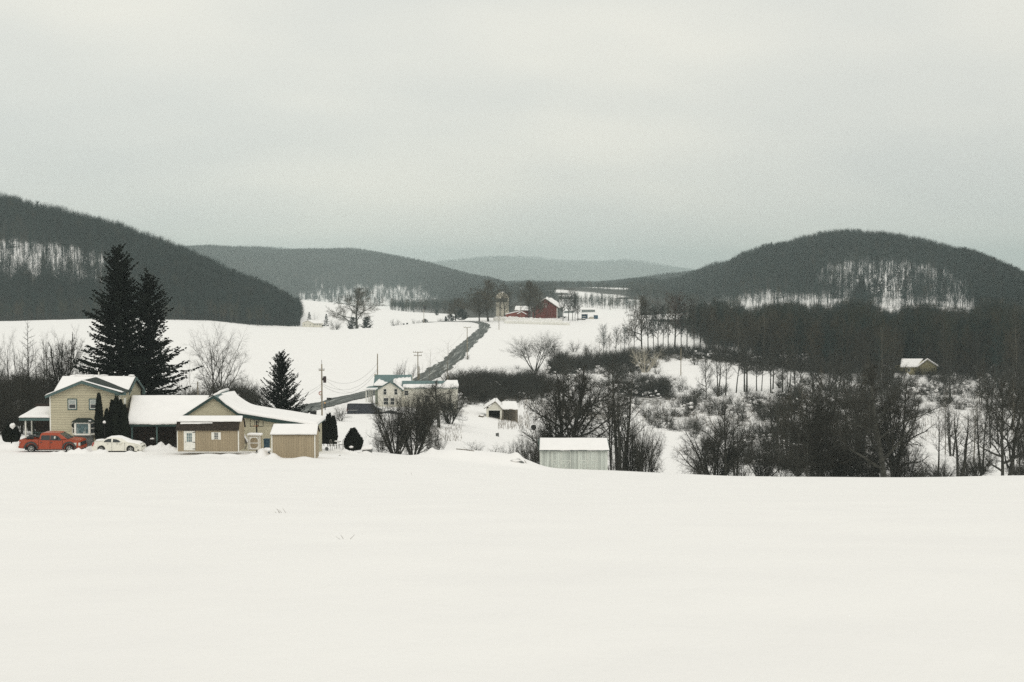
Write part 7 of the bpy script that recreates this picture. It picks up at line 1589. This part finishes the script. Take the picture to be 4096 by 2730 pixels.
# far house high on the farmland, its tiers of snowy roofs
D_ = 2010; X = lambda p, D=D_: xpx(p, D); Z = lambda r_, D=D_: zr(r_, D); t_ = thing('far_house', 'distant big house with tiers of snowy roofs above the farmland', 'house', (X(522), D_, Z(292)))
MB().box(X(517.6), X(526.4), D_, D_+10, Z(295), Z(289.3)).build('wall', M_stone, t_); MB().box(X(519.4), X(525.5), D_+2, D_+8, Z(289.3), Z(288.2)).build('upper_wall', M_stone, t_)
q = MB().slab((X(516.6), D_-1.5, Z(290.6)), (X(527), D_-1.5, Z(290.6)), (X(526.2), D_+2, Z(289.3)), (X(518), D_+2, Z(289.3)), .5); q.build('roof_snow', M_snow, t_); MB().slab((X(518.4), D_+1, Z(288.7)), (X(526.2), D_+1, Z(288.7)), (X(524.4), D_+5, Z(287.2)), (X(520.2), D_+5, Z(287.2)), .6).build('roof_snow', M_snow, t_)
# yellow house hidden in the right hand trees
D_ = 438.0; X = lambda p, D=D_: xpx(p, D); Z = lambda r_, D=D_: zr(r_, D); t_ = thing('house', 'yellow beige house with hipped snowy roof glimpsed through the trees on the right', 'house', (X(917), D_, Z(378)))
yb_ = lined('yellow_siding', (.30, .27, .15), .25, 'Z', .1, .7); z_e = Z(367)
MB().box(X(901.5), X(915.5), D_, D_+8, Z(384), z_e).build('front_wall', yb_, t_); MB().add([(X(915.51), D_, Z(384)), (X(938.5), D_+1.5, Z(384)), (X(938.5), D_+8, Z(384)), (X(915.51), D_+8, Z(384)), (X(915.51), D_, z_e), (X(938.5), D_+1.5, z_e), (X(938.5), D_+8, z_e), (X(915.51), D_+8, z_e), (X(928.0), D_+.8, Z(359.5))], [(0,1,5,8,4), (1,2,6,5), (2,3,7,6), (4,8,7), (5,6,8)]).build('gable_wall', yb_, t_)
snow_sheet((X(899.8), D_-.6, Z(367.3)), (X(916.8), D_-.6, Z(367.0)), (X(928.2), D_+5, Z(359.2, D_+5)), (X(906), D_+5, Z(359.2, D_+5)), .35, 95, over=.1).build('roof_snow', M_snow, t_, smooth=True)
MB().tube([(X(916.2), D_-.7, Z(366.8)), (X(928), D_+.5, Z(359.0)), (X(939.4), D_+1.2, Z(366.0))], .25, 6).build('verge_board', M_snow, t_)
for a, b in ((903.3, 905.6), (908.2, 910.6)): window(t_, X(a), X(b), Z(372), Z(368.3), D_-.02, fw=.08)
q = MB().slab((X(886), D_-3.4, Z(377.0)), (X(908), D_-3.4, Z(376.2)), (X(908), D_-.1, Z(373.4)), (X(888), D_-.1, Z(374)), .3); q.build('porch_snow', M_snow, t_); MB().box(X(888), X(906), D_-3, D_-.1, Z(384), Z(377)).build('porch', yb_, t_)
# ------------------------------------------------------------ trees one can tell apart
TREES = 0
def T(key, px, base, top, label, D=None, width=None, name='bare_tree', cat='tree', group=None, rz=None, Dmin=100, parts=('trunk', 'crown')):
    """base: ground row (or D given), top: row of the tip, width: crown width in columns"""
    global TREES; TREES += 1
    if D is None: D = ghit(px, base, Dmin, 1400)
    p = on(px, D); h = zrow(top, D)-p.z; s = h/PROTO[key][2]
    wide = 1.0
    if width:
        ex = PROTO[key][3]; w0 = (ex[1]-ex[0]) if ex else 8
        wide = (width/F*D)/(w0*s)
    return plant(key, p, h, rz if rz is not None else (px*1.7) % 6.28, label, cat, group, name, max(.55, min(1.9, wide)), parts)
EV = dict(cat='evergreen tree')
T('spruce_big', 119.5, 0, 243, 'tallest dark spruce towering behind the cream house', D=163, name='spruce_tree', cat='spruce', width=88)
T('spruce_side', 149, 0, 267.5, 'second dark spruce with ragged right side, joined to the tallest one', D=166, name='spruce_tree', cat='spruce', width=82)
T('spruce_mid', 281, 0, 349, 'broad dark spruce with upswept tips behind the garage', D=149, name='spruce_tree', cat='spruce', width=55, rz=0)
# left group
T('larch', 27.5, 0, 319, 'bare larch with a straight bole left of the tall spruce', D=178, name='larch_tree', width=34, rz=.3)
T('slim_c', 44.5, 0, 328, 'narrow bare tree between the larch and the wide forked tree', D=176, width=18)
T('oak_fork', 62, 0, 321, 'wide forked bare tree left of the tall spruce', D=180, width=40, rz=2.2)
T('elm', 4, 0, 324, 'bare tree with upright limbs at the left picture edge', D=176, width=34)
T('slim_a', 14, 0, 330, 'thin bare tree between the left edge tree and the larch', D=185, width=13)
T('slim_b', 74, 0, 345, 'thin bare tree close against the left side of the tall spruce', D=186, width=13)
T('slim_a', 35.5, 0, 338, 'thin bare tree right behind the larch', D=190, width=14); T('slim_b', 54, 0, 342, 'thin bare tree left of the wide forked tree, behind it', D=192, width=14)
T('slim_a', 68, 0, 352, 'short thin bare tree right of the wide forked tree', D=184, width=12); T('slim_c', 20, 0, 345, 'short twin stemmed bare tree left of the larch trunk', D=170, width=16)
T('shrub_a', 79, 0, 366, 'tall bare bush at the left foot of the tall spruce', D=178, width=22, cat='shrub', name='bare_shrub')
T('elm_pair', 214, 0, 306, 'tall twin trunked elm standing alone over the garage roof', D=176, width=56, rz=.25)
T('sparse_a', 191, 0, 350, 'light leaning bare sapling just right of the second spruce', D=182, width=20); T('sparse_b', 222, 0, 362, 'small bare sapling right of the twin trunked elm', D=180, width=26)
for i, (px, top, w, k, lb) in enumerate([(184, 372, 14, 'shrub_a', 'bare bush right of the second spruce'), (196, 378, 14, 'shrub_b', 'bare bush left of the twin trunked elm'), (204, 374, 14, 'shrub_a', 'bare bush hard against the left stem of the twin trunked elm'), (228, 379, 20, 'shrub_b', 'bare bush with arching tips right of the twin trunked elm'),
        (238, 381, 18, 'shrub_a', 'bare bush behind the garage ridge'), (249, 377.5, 22, 'shrub_b', 'bare bush with arching tips left of the broad spruce'), (259, 384, 18, 'shrub_a', 'bare bush against the left side of the broad spruce')]):
    T(k, px, 0, top, lb, D=174+i*1.5, width=w, cat='shrub', name='bare_shrub', parts=('stems', 'twigs'))
SH = dict(cat='shrub', name='bare_shrub', parts=('stems', 'twigs'))
# middle
T('shrub_big', 396, 0, 381, 'big many stemmed bare shrub before the white farmhouse, its left half', D=158, width=52, rz=.4, **SH)
T('shrub_big', 413, 0, 373, 'big many stemmed bare shrub before the white farmhouse, its taller right half', D=160, width=48, rz=2.9, **SH)
T('shrub_a', 380, 0, 425, 'low bare shrub at the left foot of the big many stemmed one', D=155, width=20, **SH)
T('shrub_big', 428, 425, 380, 'dense bare shrub filling the left side of the apple tree crown', Dmin=180, width=34, rz=5, **SH); T('shrub_big', 450, 424, 380, 'dense bare shrub filling the right side of the apple tree crown', Dmin=180, width=34, rz=1, **SH)
T('oak_b', 438.8, 427.6, 377.0, 'dark crabbed apple tree hiding the farmhouse wing', Dmin=180, width=60, name='apple_tree', rz=1.2)
T('shrub_big', 421, 0, 384, 'dense bare shrub between the many stemmed one and the apple tree', D=192, width=36, rz=2, **SH)
T('shrub_a', 432.5, 452, 423, 'small bare shrub left one of two behind the end of the mound', Dmin=160, width=16, **SH); T('shrub_b', 439.5, 452, 424, 'small bare shrub right one of two behind the end of the mound', Dmin=160, width=18, **SH)
T('shrub_b', 480, 0, 440, 'low arching bare shrub behind the middle of the mound', D=168, width=44, **SH); T('shrub_b', 505, 0, 438, 'small bare shrub right of the low arching one', D=170, width=18, **SH)
T('shrub_a', 517, 0, 431, 'spindly bare shrub left of the one beside the grey barn', D=166, width=20, **SH); T('shrub_big', 530, 0, 424, 'bare shrub leaning against the left end of the grey barn', D=164, width=26, **SH); T('shrub_a', 537, 0, 440, 'little bare shrub behind the left corner of the grey barn', D=159, width=14, **SH)
T('shrub_a', 340, 421.0, 402.5, 'round bare shrub in front of the teal saloon', Dmin=180, width=23, **SH)
T('oak_fork', 569, 0, 350, 'wide dark oak rising behind the weathered grey barn', D=172, width=86, rz=.9, name='oak_tree')
T('oak_b', 556, 0, 385, 'smaller dark tree left of the wide oak behind the grey barn', D=182, width=46)
T('shrub_big', 590, 0, 418, 'bare shrub behind the right end of the grey barn roof', D=176, width=34, **SH); T('shrub_big', 548, 0, 414, 'bare shrub behind the left end of the grey barn roof', D=178, width=30, **SH)
T('twin', 620, 0, 345, 'tall dark bare tree with several straight stems right of the grey barn', D=163, width=38, rz=.2); T('slim_c', 612.5, 0, 362, 'dark bare tree close behind the right corner of the grey barn', D=166, width=22); T('slim_a', 627.5, 0, 372, 'slender bare tree right of the many stemmed tall one', D=168, width=18)
T('shrub_big', 634, 0, 400, 'large bare shrub right of the tall stems beside the grey barn', D=164, width=36, rz=1, **SH); T('shrub_big', 646, 0, 418, 'rightmost large bare shrub beside the white lane', D=161, width=28, rz=3, **SH); T('shrub_a', 617, 0, 440, 'low tangled shrub at the foot of the tall stems', D=160, width=24, **SH)
T('sparse_a', 651, 0, 428, 'thin pale twigged sapling beside the white lane', D=166, width=20)
# right, just beyond the crest of the field
T('oak_b', 727, 0, 398, 'bare tree with leaning forked limbs right of the white lane', D=174, width=56, rz=.4)
T('shrub_big', 716, 0, 408, 'wide bare shrub leaning left beside the forked tree', D=176, width=66, rz=2.2, **SH); T('shrub_a', 700, 0, 446, 'low shrub at the left foot of the leaning forked tree', D=172, width=30, **SH); T('shrub_b', 742, 0, 440, 'low shrub right of the leaning forked tree', D=171, width=30, **SH)
T('slim_c', 737, 0, 412, 'slim bare tree just right of the leaning forked tree', D=182, width=20)
T('oak_b', 798, 0, 392, 'bare tree whose trunk bends left low down, in the right half', D=170, width=52, rz=4)
T('oak_fork', 818, 0, 378, 'tall bare tree right of the one with the bent trunk', D=173, width=50, rz=1.3); T('slim_a', 808.5, 0, 410, 'thin stem between the bent trunk and its tall neighbour', D=168, width=16)
T('oak_a', 887, 0, 352, 'largest bare oak of the right side, its crown a dark mass', D=166, width=104, rz=.7, name='oak_tree'); T('oak_fork', 896, 0, 372, 'dark tree standing just right behind the largest oak', D=171, width=56, rz=2.0)
T('shrub_big', 868, 0, 418, 'dense bare shrub left of the largest oak', D=173, width=48, rz=1.5, **SH); T('shrub_big', 846, 0, 424, 'dense bare shrub halfway between the tall tree and the largest oak', D=175, width=40, rz=3.5, **SH); T('shrub_big', 905, 0, 432, 'dense bare shrub right of the largest oak', D=174, width=36, rz=5, **SH)
T('shrub_big', 830, 0, 436, 'bare shrub at the right foot of the tall tree', D=176, width=34, rz=.9, **SH); T('shrub_b', 780, 0, 446, 'low bare shrub left of the bent trunk tree', D=176, width=34, **SH); T('shrub_big', 764, 0, 432, 'bare shrub midway between forked tree and bent trunk tree', D=180, width=38, rz=4.4, **SH)
T('slim_c', 959.5, 0, 402, 'slender forked tree alone on the snow between the big oaks', D=168, width=40, rz=1); T('shrub_a', 972, 0, 444, 'bare shrub right of the slender forked tree', D=170, width=26, **SH); T('shrub_b', 933, 0, 450, 'low spreading shrub left of the slender forked tree', D=167, width=36, **SH); T('shrub_b', 920, 0, 456, 'lowest sprawling shrub between the largest oak and the slender tree', D=169, width=26, **SH)
T('oak_b', 1004, 0, 368, 'left one of the two close oak trunks near the right edge', D=166, width=60, rz=2.6, name='oak_tree'); T('oak_a', 1011, 0, 375, 'right one of the two close oak trunks near the right edge', D=169, width=70, rz=5.0, name='oak_tree')
T('slim_a', 1019, 0, 408, 'thin dark stem just inside the right picture edge', D=164, width=14); T('slim_c', 1022.5, 0, 415, 'outermost thin dark stem at the right picture edge', D=166, width=16); T('shrub_big', 1040, 0, 410, 'bare shrub beyond the right picture edge, twigs reaching in', D=170, width=46, **SH)
T('slim_b', 845, 0, 398, 'slim bare tree behind the dense shrubs left of the largest oak', D=190, width=22); T('slim_c', 860, 0, 385, 'slim forked tree close behind the left side of the largest oak', D=196, width=24); T('slim_a', 940, 0, 395, 'slim bare tree behind the right side of the largest oak', D=196, width=20); T('slim_c', 985, 0, 390, 'slim forked tree left behind the two close oak trunks', D=200, width=24); T('slim_b', 780, 0, 392, 'slim bare tree left behind the bent trunk tree', D=205, width=20)
# middle distance, right
T('oak_b', 706.5, 398, 352, 'dark half dead tree with crooked limbs before the white meadow', Dmin=250, width=17, rz=1.9)
MD = 'trees standing before the white meadow'
for px, base, top, w, k in ((717.5, 397, 340, 16, 'slim_c'), (726, 396, 345, 14, 'slim_a'), (736.5, 393, 335, 18, 'slim_b'), (746, 392, 330, 20, 'slim_c'), (757, 391, 345, 14, 'slim_a'), (762, 391, 338, 15, 'slim_b'), (772, 393, 340, 16, 'slim_c'), (783, 392, 332, 18, 'slim_a'), (795, 395, 342, 16, 'slim_b')):
    T(k, px, base, top, 'slender bare tree in the loose row before the white meadow, trunks clear of brush', Dmin=250, width=w, group=MD)
T('shrub_big', 655, 396, 371, 'dense dark dome shaped shrub left of the white meadow', Dmin=250, width=35, **SH); T('shrub_big', 641, 397, 377, 'dark shrub merging into the dome shaped one on its left', Dmin=250, width=28, rz=2, **SH); T('shrub_a', 681, 392, 372, 'loose bare shrub right of the dome shaped one', Dmin=250, width=18, **SH); T('shrub_big', 664, 396.5, 378, 'dark shrub merging into the dome shaped one on its right', Dmin=250, width=24, rz=4, **SH)
T('pale', 644.5, 372.5, 342, 'pale barked bare tree shining before the dark thicket', Dmin=250, width=34, name='bare_tree')
T('hill_maple', 642, 349.5, 293.5, 'broad crowned bare tree at the left end of the tall row on the right', Dmin=400, width=24, rz=1)
RW = 'tall row at the left edge of the dark wood'
for px, base, top, w, k in ((634, 350, 306, 12, 'mid_b'), (648, 350, 297, 15, 'mid_c'), (653.5, 350, 300, 13, 'mid_a'), (658, 349.5, 296, 15, 'mid_c'), (668, 349, 291, 15, 'mid_b'), (681, 349, 297, 14, 'mid_a'), (687, 348.5, 292, 16, 'mid_c'), (694, 348.5, 294, 13, 'mid_b'), (700, 349, 298, 14, 'mid_a'), (706, 350, 299, 14, 'mid_c'), (712, 351, 300, 14, 'mid_b'), (663, 349, 300, 12, 'mid_a')):
    T(k, px, base, top, 'tall straight bare tree in the row on the snowy rise, trunks against the snow', Dmin=400, width=w, group=RW)
o = T('mid_c', 675, 348.5, 290.5, 'tall tree with rusty leaves still in its crown, in the row on the rise', Dmin=400, width=22)
o2 = [c for c in o.children if c.name.startswith('crown')][0]; me = o2.data.copy(); me.materials.clear(); me.materials.append(M_twig_red); o2.data = me
lv = MB(); rr = random.Random(5); ref = PROTO['mid_c'][1].vertices
for i in range(1100):
    p = ref[rr.randrange(len(ref))].co
    if p.z < 6.5: continue
    a = Vector((rr.uniform(-1, 1), rr.uniform(-1, 1), rr.uniform(-1, 1)))*.16; b = Vector((rr.uniform(-1, 1), rr.uniform(-1, 1), rr.uniform(-1, 1)))*.16; lv.add([p, p+a, p+a+b, p+b], [(0, 1, 2, 3)])
c = bpy.data.objects.new('dead_leaves', lv.mesh('dead_leaves', M_twig_red)); COL.objects.link(c); c.parent = o; c['kind'] = 'stuff'
SG = 'saplings on the slope left of the tall row'
for px, base, top, w, k in ((596.5, 357, 335, 6, 'sparse_b'), (599.5, 356, 324, 10, 'sparse_a'), (603.5, 356, 322, 11, 'mid_a'), (606.5, 355, 326, 8, 'sparse_b'), (609.8, 354, 330, 6, 'mid_b'), (616, 352, 324, 11, 'mid_c'), (620.5, 351, 319, 10, 'sparse_a'), (624.5, 351, 325, 9, 'mid_a'), (629, 350, 326, 10, 'mid_b'), (591, 358, 338, 8, 'sparse_a'), (586.5, 361, 344, 6, 'mid_b'), (575, 364, 346, 6, 'sparse_b'), (569, 368, 344, 7, 'sparse_a')):
    T(k, px, base, top, 'thin bare sapling on the snowy slope left of the tall row', Dmin=330, width=w, group=SG)
T('mid_vase', 535, 371.5, 326.5, 'vase shaped bare tree alone on the snowfield below the red barn', Dmin=330, width=54, rz=.5); T('oak_b', 554.5, 371, 340, 'crooked bare tree right of the vase shaped one', Dmin=330, width=16); T('slim_a', 561, 370, 345, 'thin dark snag right of the crooked tree', Dmin=330, width=6)
T('slim_c', 563, 0, 362, 'bare tree crown among the thicket behind the wide oak', D=330, width=22)
# by the road and the farmhouse
T('elm', 402.8, 0, 356.5, 'spreading bare tree behind the farmhouse roof', D=308, width=27); T('sparse_a', 430, 0, 342.5, 'thin pale birch sapling left one of three beside the road', D=318, width=13); T('sparse_b', 436, 0, 352, 'shortest pale birch sapling, middle one of three beside the road', D=316, width=10); T('sparse_a', 448.3, 0, 334.5, 'tallest pale birch sapling, right one of three beside the road', D=320, width=26, rz=3); T('sparse_b', 421, 0, 356, 'thin bare sapling beside the short cut off pole', D=322, width=9)
T('shrub_b', 467.3, 359.6, 353.5, 'dry tawny tuft of brush at the foot of the roadside pole', Dmin=380, width=6, **SH)
# hilltop farm
T('hill_maple', 488.3, 0, 278, 'largest bare maple of the hilltop, beside the road bend', D=722, width=34); T('hill_maple', 479.3, 0, 290, 'smaller bare maple left of the largest one by the road bend', D=728, width=22, rz=3)
T('hill_maple', 455.8, 0, 297, 'bare tree with a dark pine on each side beyond the road bend', D=770, width=18, rz=2); T('pine_round', 450.8, 0, 314.0, 'small dark pine left of the bare tree beyond the road bend', D=768, width=9, name='pine_tree', cat='pine'); T('pine_round', 461.8, 0, 308.5, 'rounded dark pine right of the bare tree beyond the road bend', D=766, width=13, name='pine_tree', cat='pine')
T('mid_c', 504.6, 0, 281, 'slender bare tree standing before the silo', D=742, width=15); T('hill_maple', 528.5, 0, 278.5, 'tall bare maple before the left eave of the red barn', D=740, width=20, rz=4); T('hill_maple', 534.2, 0, 281, 'bare maple overlapping the left side of the red barn', D=738, width=20, rz=5)
HB_ = 'bare trees right of the red barn'
for px, top, w in ((563, 289, 9), (568.5, 285, 11), (572.5, 287, 9), (575, 291, 8), (577.8, 293, 10)): T('mid_c' if w > 8 else 'mid_a', px, 0, top, 'slender bare tree in the cluster just right of the red barn', D=745, width=w, group=HB_)
# valley on the left
T('hill_maple', 357.5, 0, 286, 'lone broad bare tree in the valley with two pines at its foot', D=790, width=38, rz=1.5); T('pine_round', 353, 0, 316.5, 'dark pine at the left foot of the lone valley tree', D=805, width=12, name='pine_tree', cat='pine'); T('pine_round', 366.8, 0, 316, 'dark pine at the right foot of the lone valley tree', D=800, width=14, name='pine_tree', cat='pine')
T('pine_far', 309.5, 0, 312, 'small pine behind the ranch house roof', D=900, width=6, name='pine_tree', cat='pine'); T('pine_far', 326.4, 0, 313.8, 'narrow pine right of the ranch house', D=880, width=6, name='pine_tree', cat='pine'); T('sparse_b', 315.8, 0, 309.5, 'thin bare tree behind the ranch house', D=905, width=7); T('pine_round', 289.2, 0, 321.5, 'dark round evergreen bush at the foot of the left hill', D=850, width=6, name='pine_tree', cat='pine')
for px, top, w, k, lb in ((396, 317.5, 11, 'shrub_b', 'round bare bush alone on the valley snow'), (416, 318, 10, 'shrub_a', 'bare bush left of the valley utility pole'), (441, 317, 9, 'shrub_b', 'bare bush right of the valley utility pole'), (335, 318, 12, 'shrub_a', 'bare bush left of the lone broad valley tree')): T(k, px, 0, top, lb, D=800, width=w, **SH)
for px, top, w, lb in ((403.8, 323.2, 3.5, 'tiny pine left one of a pair on the valley edge'), (407.3, 322.6, 4, 'tiny pine right one of a pair on the valley edge'), (425, 318.5, 8, 'squat dark evergreen at the foot of the valley pole'), (445.8, 316, 4, 'tiny pointed pine near the road bend'), (437, 309.5, 5, 'small pine on the far snowfield rim')): T('pine_round', px, 0, top, lb, D=(790 if px != 437 else 1095), width=w, name='pine_tree', cat='pine')
# loose ranks: individuals along the front of the dark wood and in the tangle on the right
rr = random.Random(21); k = 0
FR = 'bare trees along the front of the dark wood'
for i in range(105):
    px = 700+(1090-700)*(i+rr.uniform(0, 1))/105
    if 892 < px < 944: continue
    D = float(wood_front(px))+rr.uniform(-6, 16); key = rr.choice(['mid_a', 'mid_b', 'mid_c', 'slim_pale', 'slim_brown', 'mid_b'])
    p = on(px, D); plant(key, p, rr.uniform(13.5, 19.5), rr.uniform(0, 6), 'bare tree in the front rank of the dark wood on the right', 'tree', FR, 'bare_tree', rr.uniform(.9, 1.3))
TG = 'bare trees scattered in the tangle right of the meadow'
for i in range(74):
    px = rr.uniform(770, 1075); D = rr.uniform(215, 410); 
    if 888 < px < 948 and rr.random() < .8: continue
    key = rr.choice(['slim_pale', 'slim_brown', 'slim_c', 'twin', 'elm', 'oak_b', 'oak_a']); plant(key, on(px, D), rr.uniform(8.5, 13.5)*(1 if D < 330 else 1.15), rr.uniform(0, 6), 'bare tree in the tangle between the field edge and the dark wood', 'tree', TG, 'bare_tree', rr.uniform(.8, 1.2))
TS = 'bare shrubs in the tangle right of the meadow'
for i in range(110):
    px = rr.uniform(690, 1075); D = rr.uniform(176, 420)
    r_ = HZ+F*(20-H(xpx(px, D), D))/D
    if (655 < px < 765 and 355 < r_ < 396) or (900 < px < 1040 and 425 < r_ < 474 and rr.random() < .8) or (885 < px < 945 and 372 < r_ < 384): continue
    key = rr.choice(['shrub_a', 'shrub_b', 'shrub_big', 'shrub_big']); o = plant(key, on(px, D), rr.uniform(2.2, 5.0), rr.uniform(0, 6), 'bare shrub in the tangle between the field edge and the dark wood', 'shrub', TS, 'bare_shrub', rr.uniform(.9, 1.3), ('stems', 'twigs'))
    if rr.random() < (.5 if 860 < px < 1000 else .3): c = bpy.data.objects.new('snow', PADS[i % 2]); COL.objects.link(c); c.parent = o; c['kind'] = 'stuff'
TL = 'bare shrubs of the long thicket below the vase shaped tree'
for i in range(70):
    px = rr.uniform(458, 650); base = np.interp(px, [458, 545, 556, 600, 650], [392, 388, 371, 364, 364])+rr.uniform(-8, 9); D = ghit(px, base, 230, 600)
    plant(rr.choice(['shrub_a', 'shrub_b', 'shrub_big']), on(px, D), rr.uniform(3.5, 6.0), rr.uniform(0, 6), 'bare shrub in the long dark thicket across the middle', 'shrub', TL, 'bare_shrub', rr.uniform(.9, 1.4), ('stems', 'twigs'))
TB = 'bare saplings behind the cream house'
for i in range(34):
    px = rr.uniform(-55, 84) if i < 24 else rr.uniform(188, 262); D = rr.uniform(168, 200); plant(rr.choice(['slim_a', 'slim_b', 'shrub_big', 'shrub_a']), on(px, D), rr.uniform(3.5, 7.0), rr.uniform(0, 6), 'small bare sapling in the dark brush behind the cream house and garage', 'tree', TB, 'bare_tree', rr.uniform(.9, 1.3))
# dry reeds and stubble
def blades(name, label, regions, m, seed, dmin=170):
    rg = np.random.default_rng(seed); V, Q = [], []; n0 = 0
    for (px0, px1, r0, r1, n, h0, h1) in regions:
        for _ in range(n):
            px = rg.uniform(px0, px1); row = rg.uniform(r0, r1); D = ghit1(px, row, dmin)
            x = xpx(px, D); z = H1(x, D); h = rg.uniform(h0, h1); w = .010+.00004*D; a = rg.uniform(-.25, .25)*h; b = rg.uniform(-.2, .2)*h
            V += [(x-w, D, z-.05), (x+w, D, z-.05), (x+a+w*.4, D+b, z+h), (x+a-w*.4, D+b, z+h)]; Q.append((n0, n0+1, n0+2, n0+3)); n0 += 4
    me = npmesh(name, np.array(V), np.array(Q), [m], False); o = bpy.data.objects.new(name, me); COL.objects.link(o); o['kind'] = 'stuff'; o['label'] = label
# fast lookup raster for ground hits
_pg = np.arange(420, 1030, 4.0); _Dg = np.geomspace(165, 620, 260); _A, _B = np.meshgrid(_pg, _Dg); _Z = Hv(xpx(_A.ravel(), _B.ravel()), _B.ravel()).reshape(_A.shape); _RW = HZ+F*(20-_Z)/_B
def ghit1(px, row, dmin):
    j = int(min(max((px-420)/4, 0), len(_pg)-1)); c = _RW[:, j]; k_ = np.where((c <= row) & (_Dg > dmin))[0]; return float(_Dg[k_[0]]) if len(k_) else 620.
def H1(x, D):
    px = 512+x*F/D; j = int(min(max((px-420)/4, 0), len(_pg)-1)); return float(np.interp(D, _Dg, _Z[:, j]))
blades('dry_reeds', 'dry tawny reeds and weed stalks poking through the snow in the hollow', [(560, 620, 404, 422, 1100, .5, 1.2), (500, 530, 392, 408, 250, .5, 1.2), (523, 560, 402, 420, 350, .5, 1.2), (425, 462, 426, 442, 420, .15, .45), (498, 530, 418, 430, 300, .3, 1.0), (640, 700, 398, 425, 600, .4, 1.2), (690, 800, 398, 430, 1200, .4, 1.3), (640, 760, 355, 362, 700, .5, 1.4), (800, 1024, 395, 440, 1800, .4, 1.3)], M_reed, 3)
rg = np.random.default_rng(8); V, Q = [], []; n0 = 0
for i in range(3):
    px = rg.uniform(120, 1000); D = float(np.exp(rg.uniform(math.log(16), math.log(95)))); x0_ = xpx(px, D); z0_ = H(x0_, D)
    for j in range(rg.integers(2, 6)):
        x = x0_+rg.uniform(-.12, .12)*D/30; y = D+rg.uniform(-.1, .1); h = rg.uniform(.02, .07)*(1+D/60); w = .003+.00006*D; a = rg.uniform(-.12, .12)
        V += [(x-w, y, z0_-.03), (x+w, y, z0_-.03), (x+a+w*.5, y, z0_+h), (x+a-w*.5, y, z0_+h)]; Q.append((n0, n0+1, n0+2, n0+3)); n0 += 4
me = npmesh('stubble', np.array(V), np.array(Q), [M_reed], False); o = bpy.data.objects.new('stubble', me); COL.objects.link(o); o['kind'] = 'stuff'; o['label'] = 'a few dry grass stems poking out of the wide snow field'
print('trees', TREES)
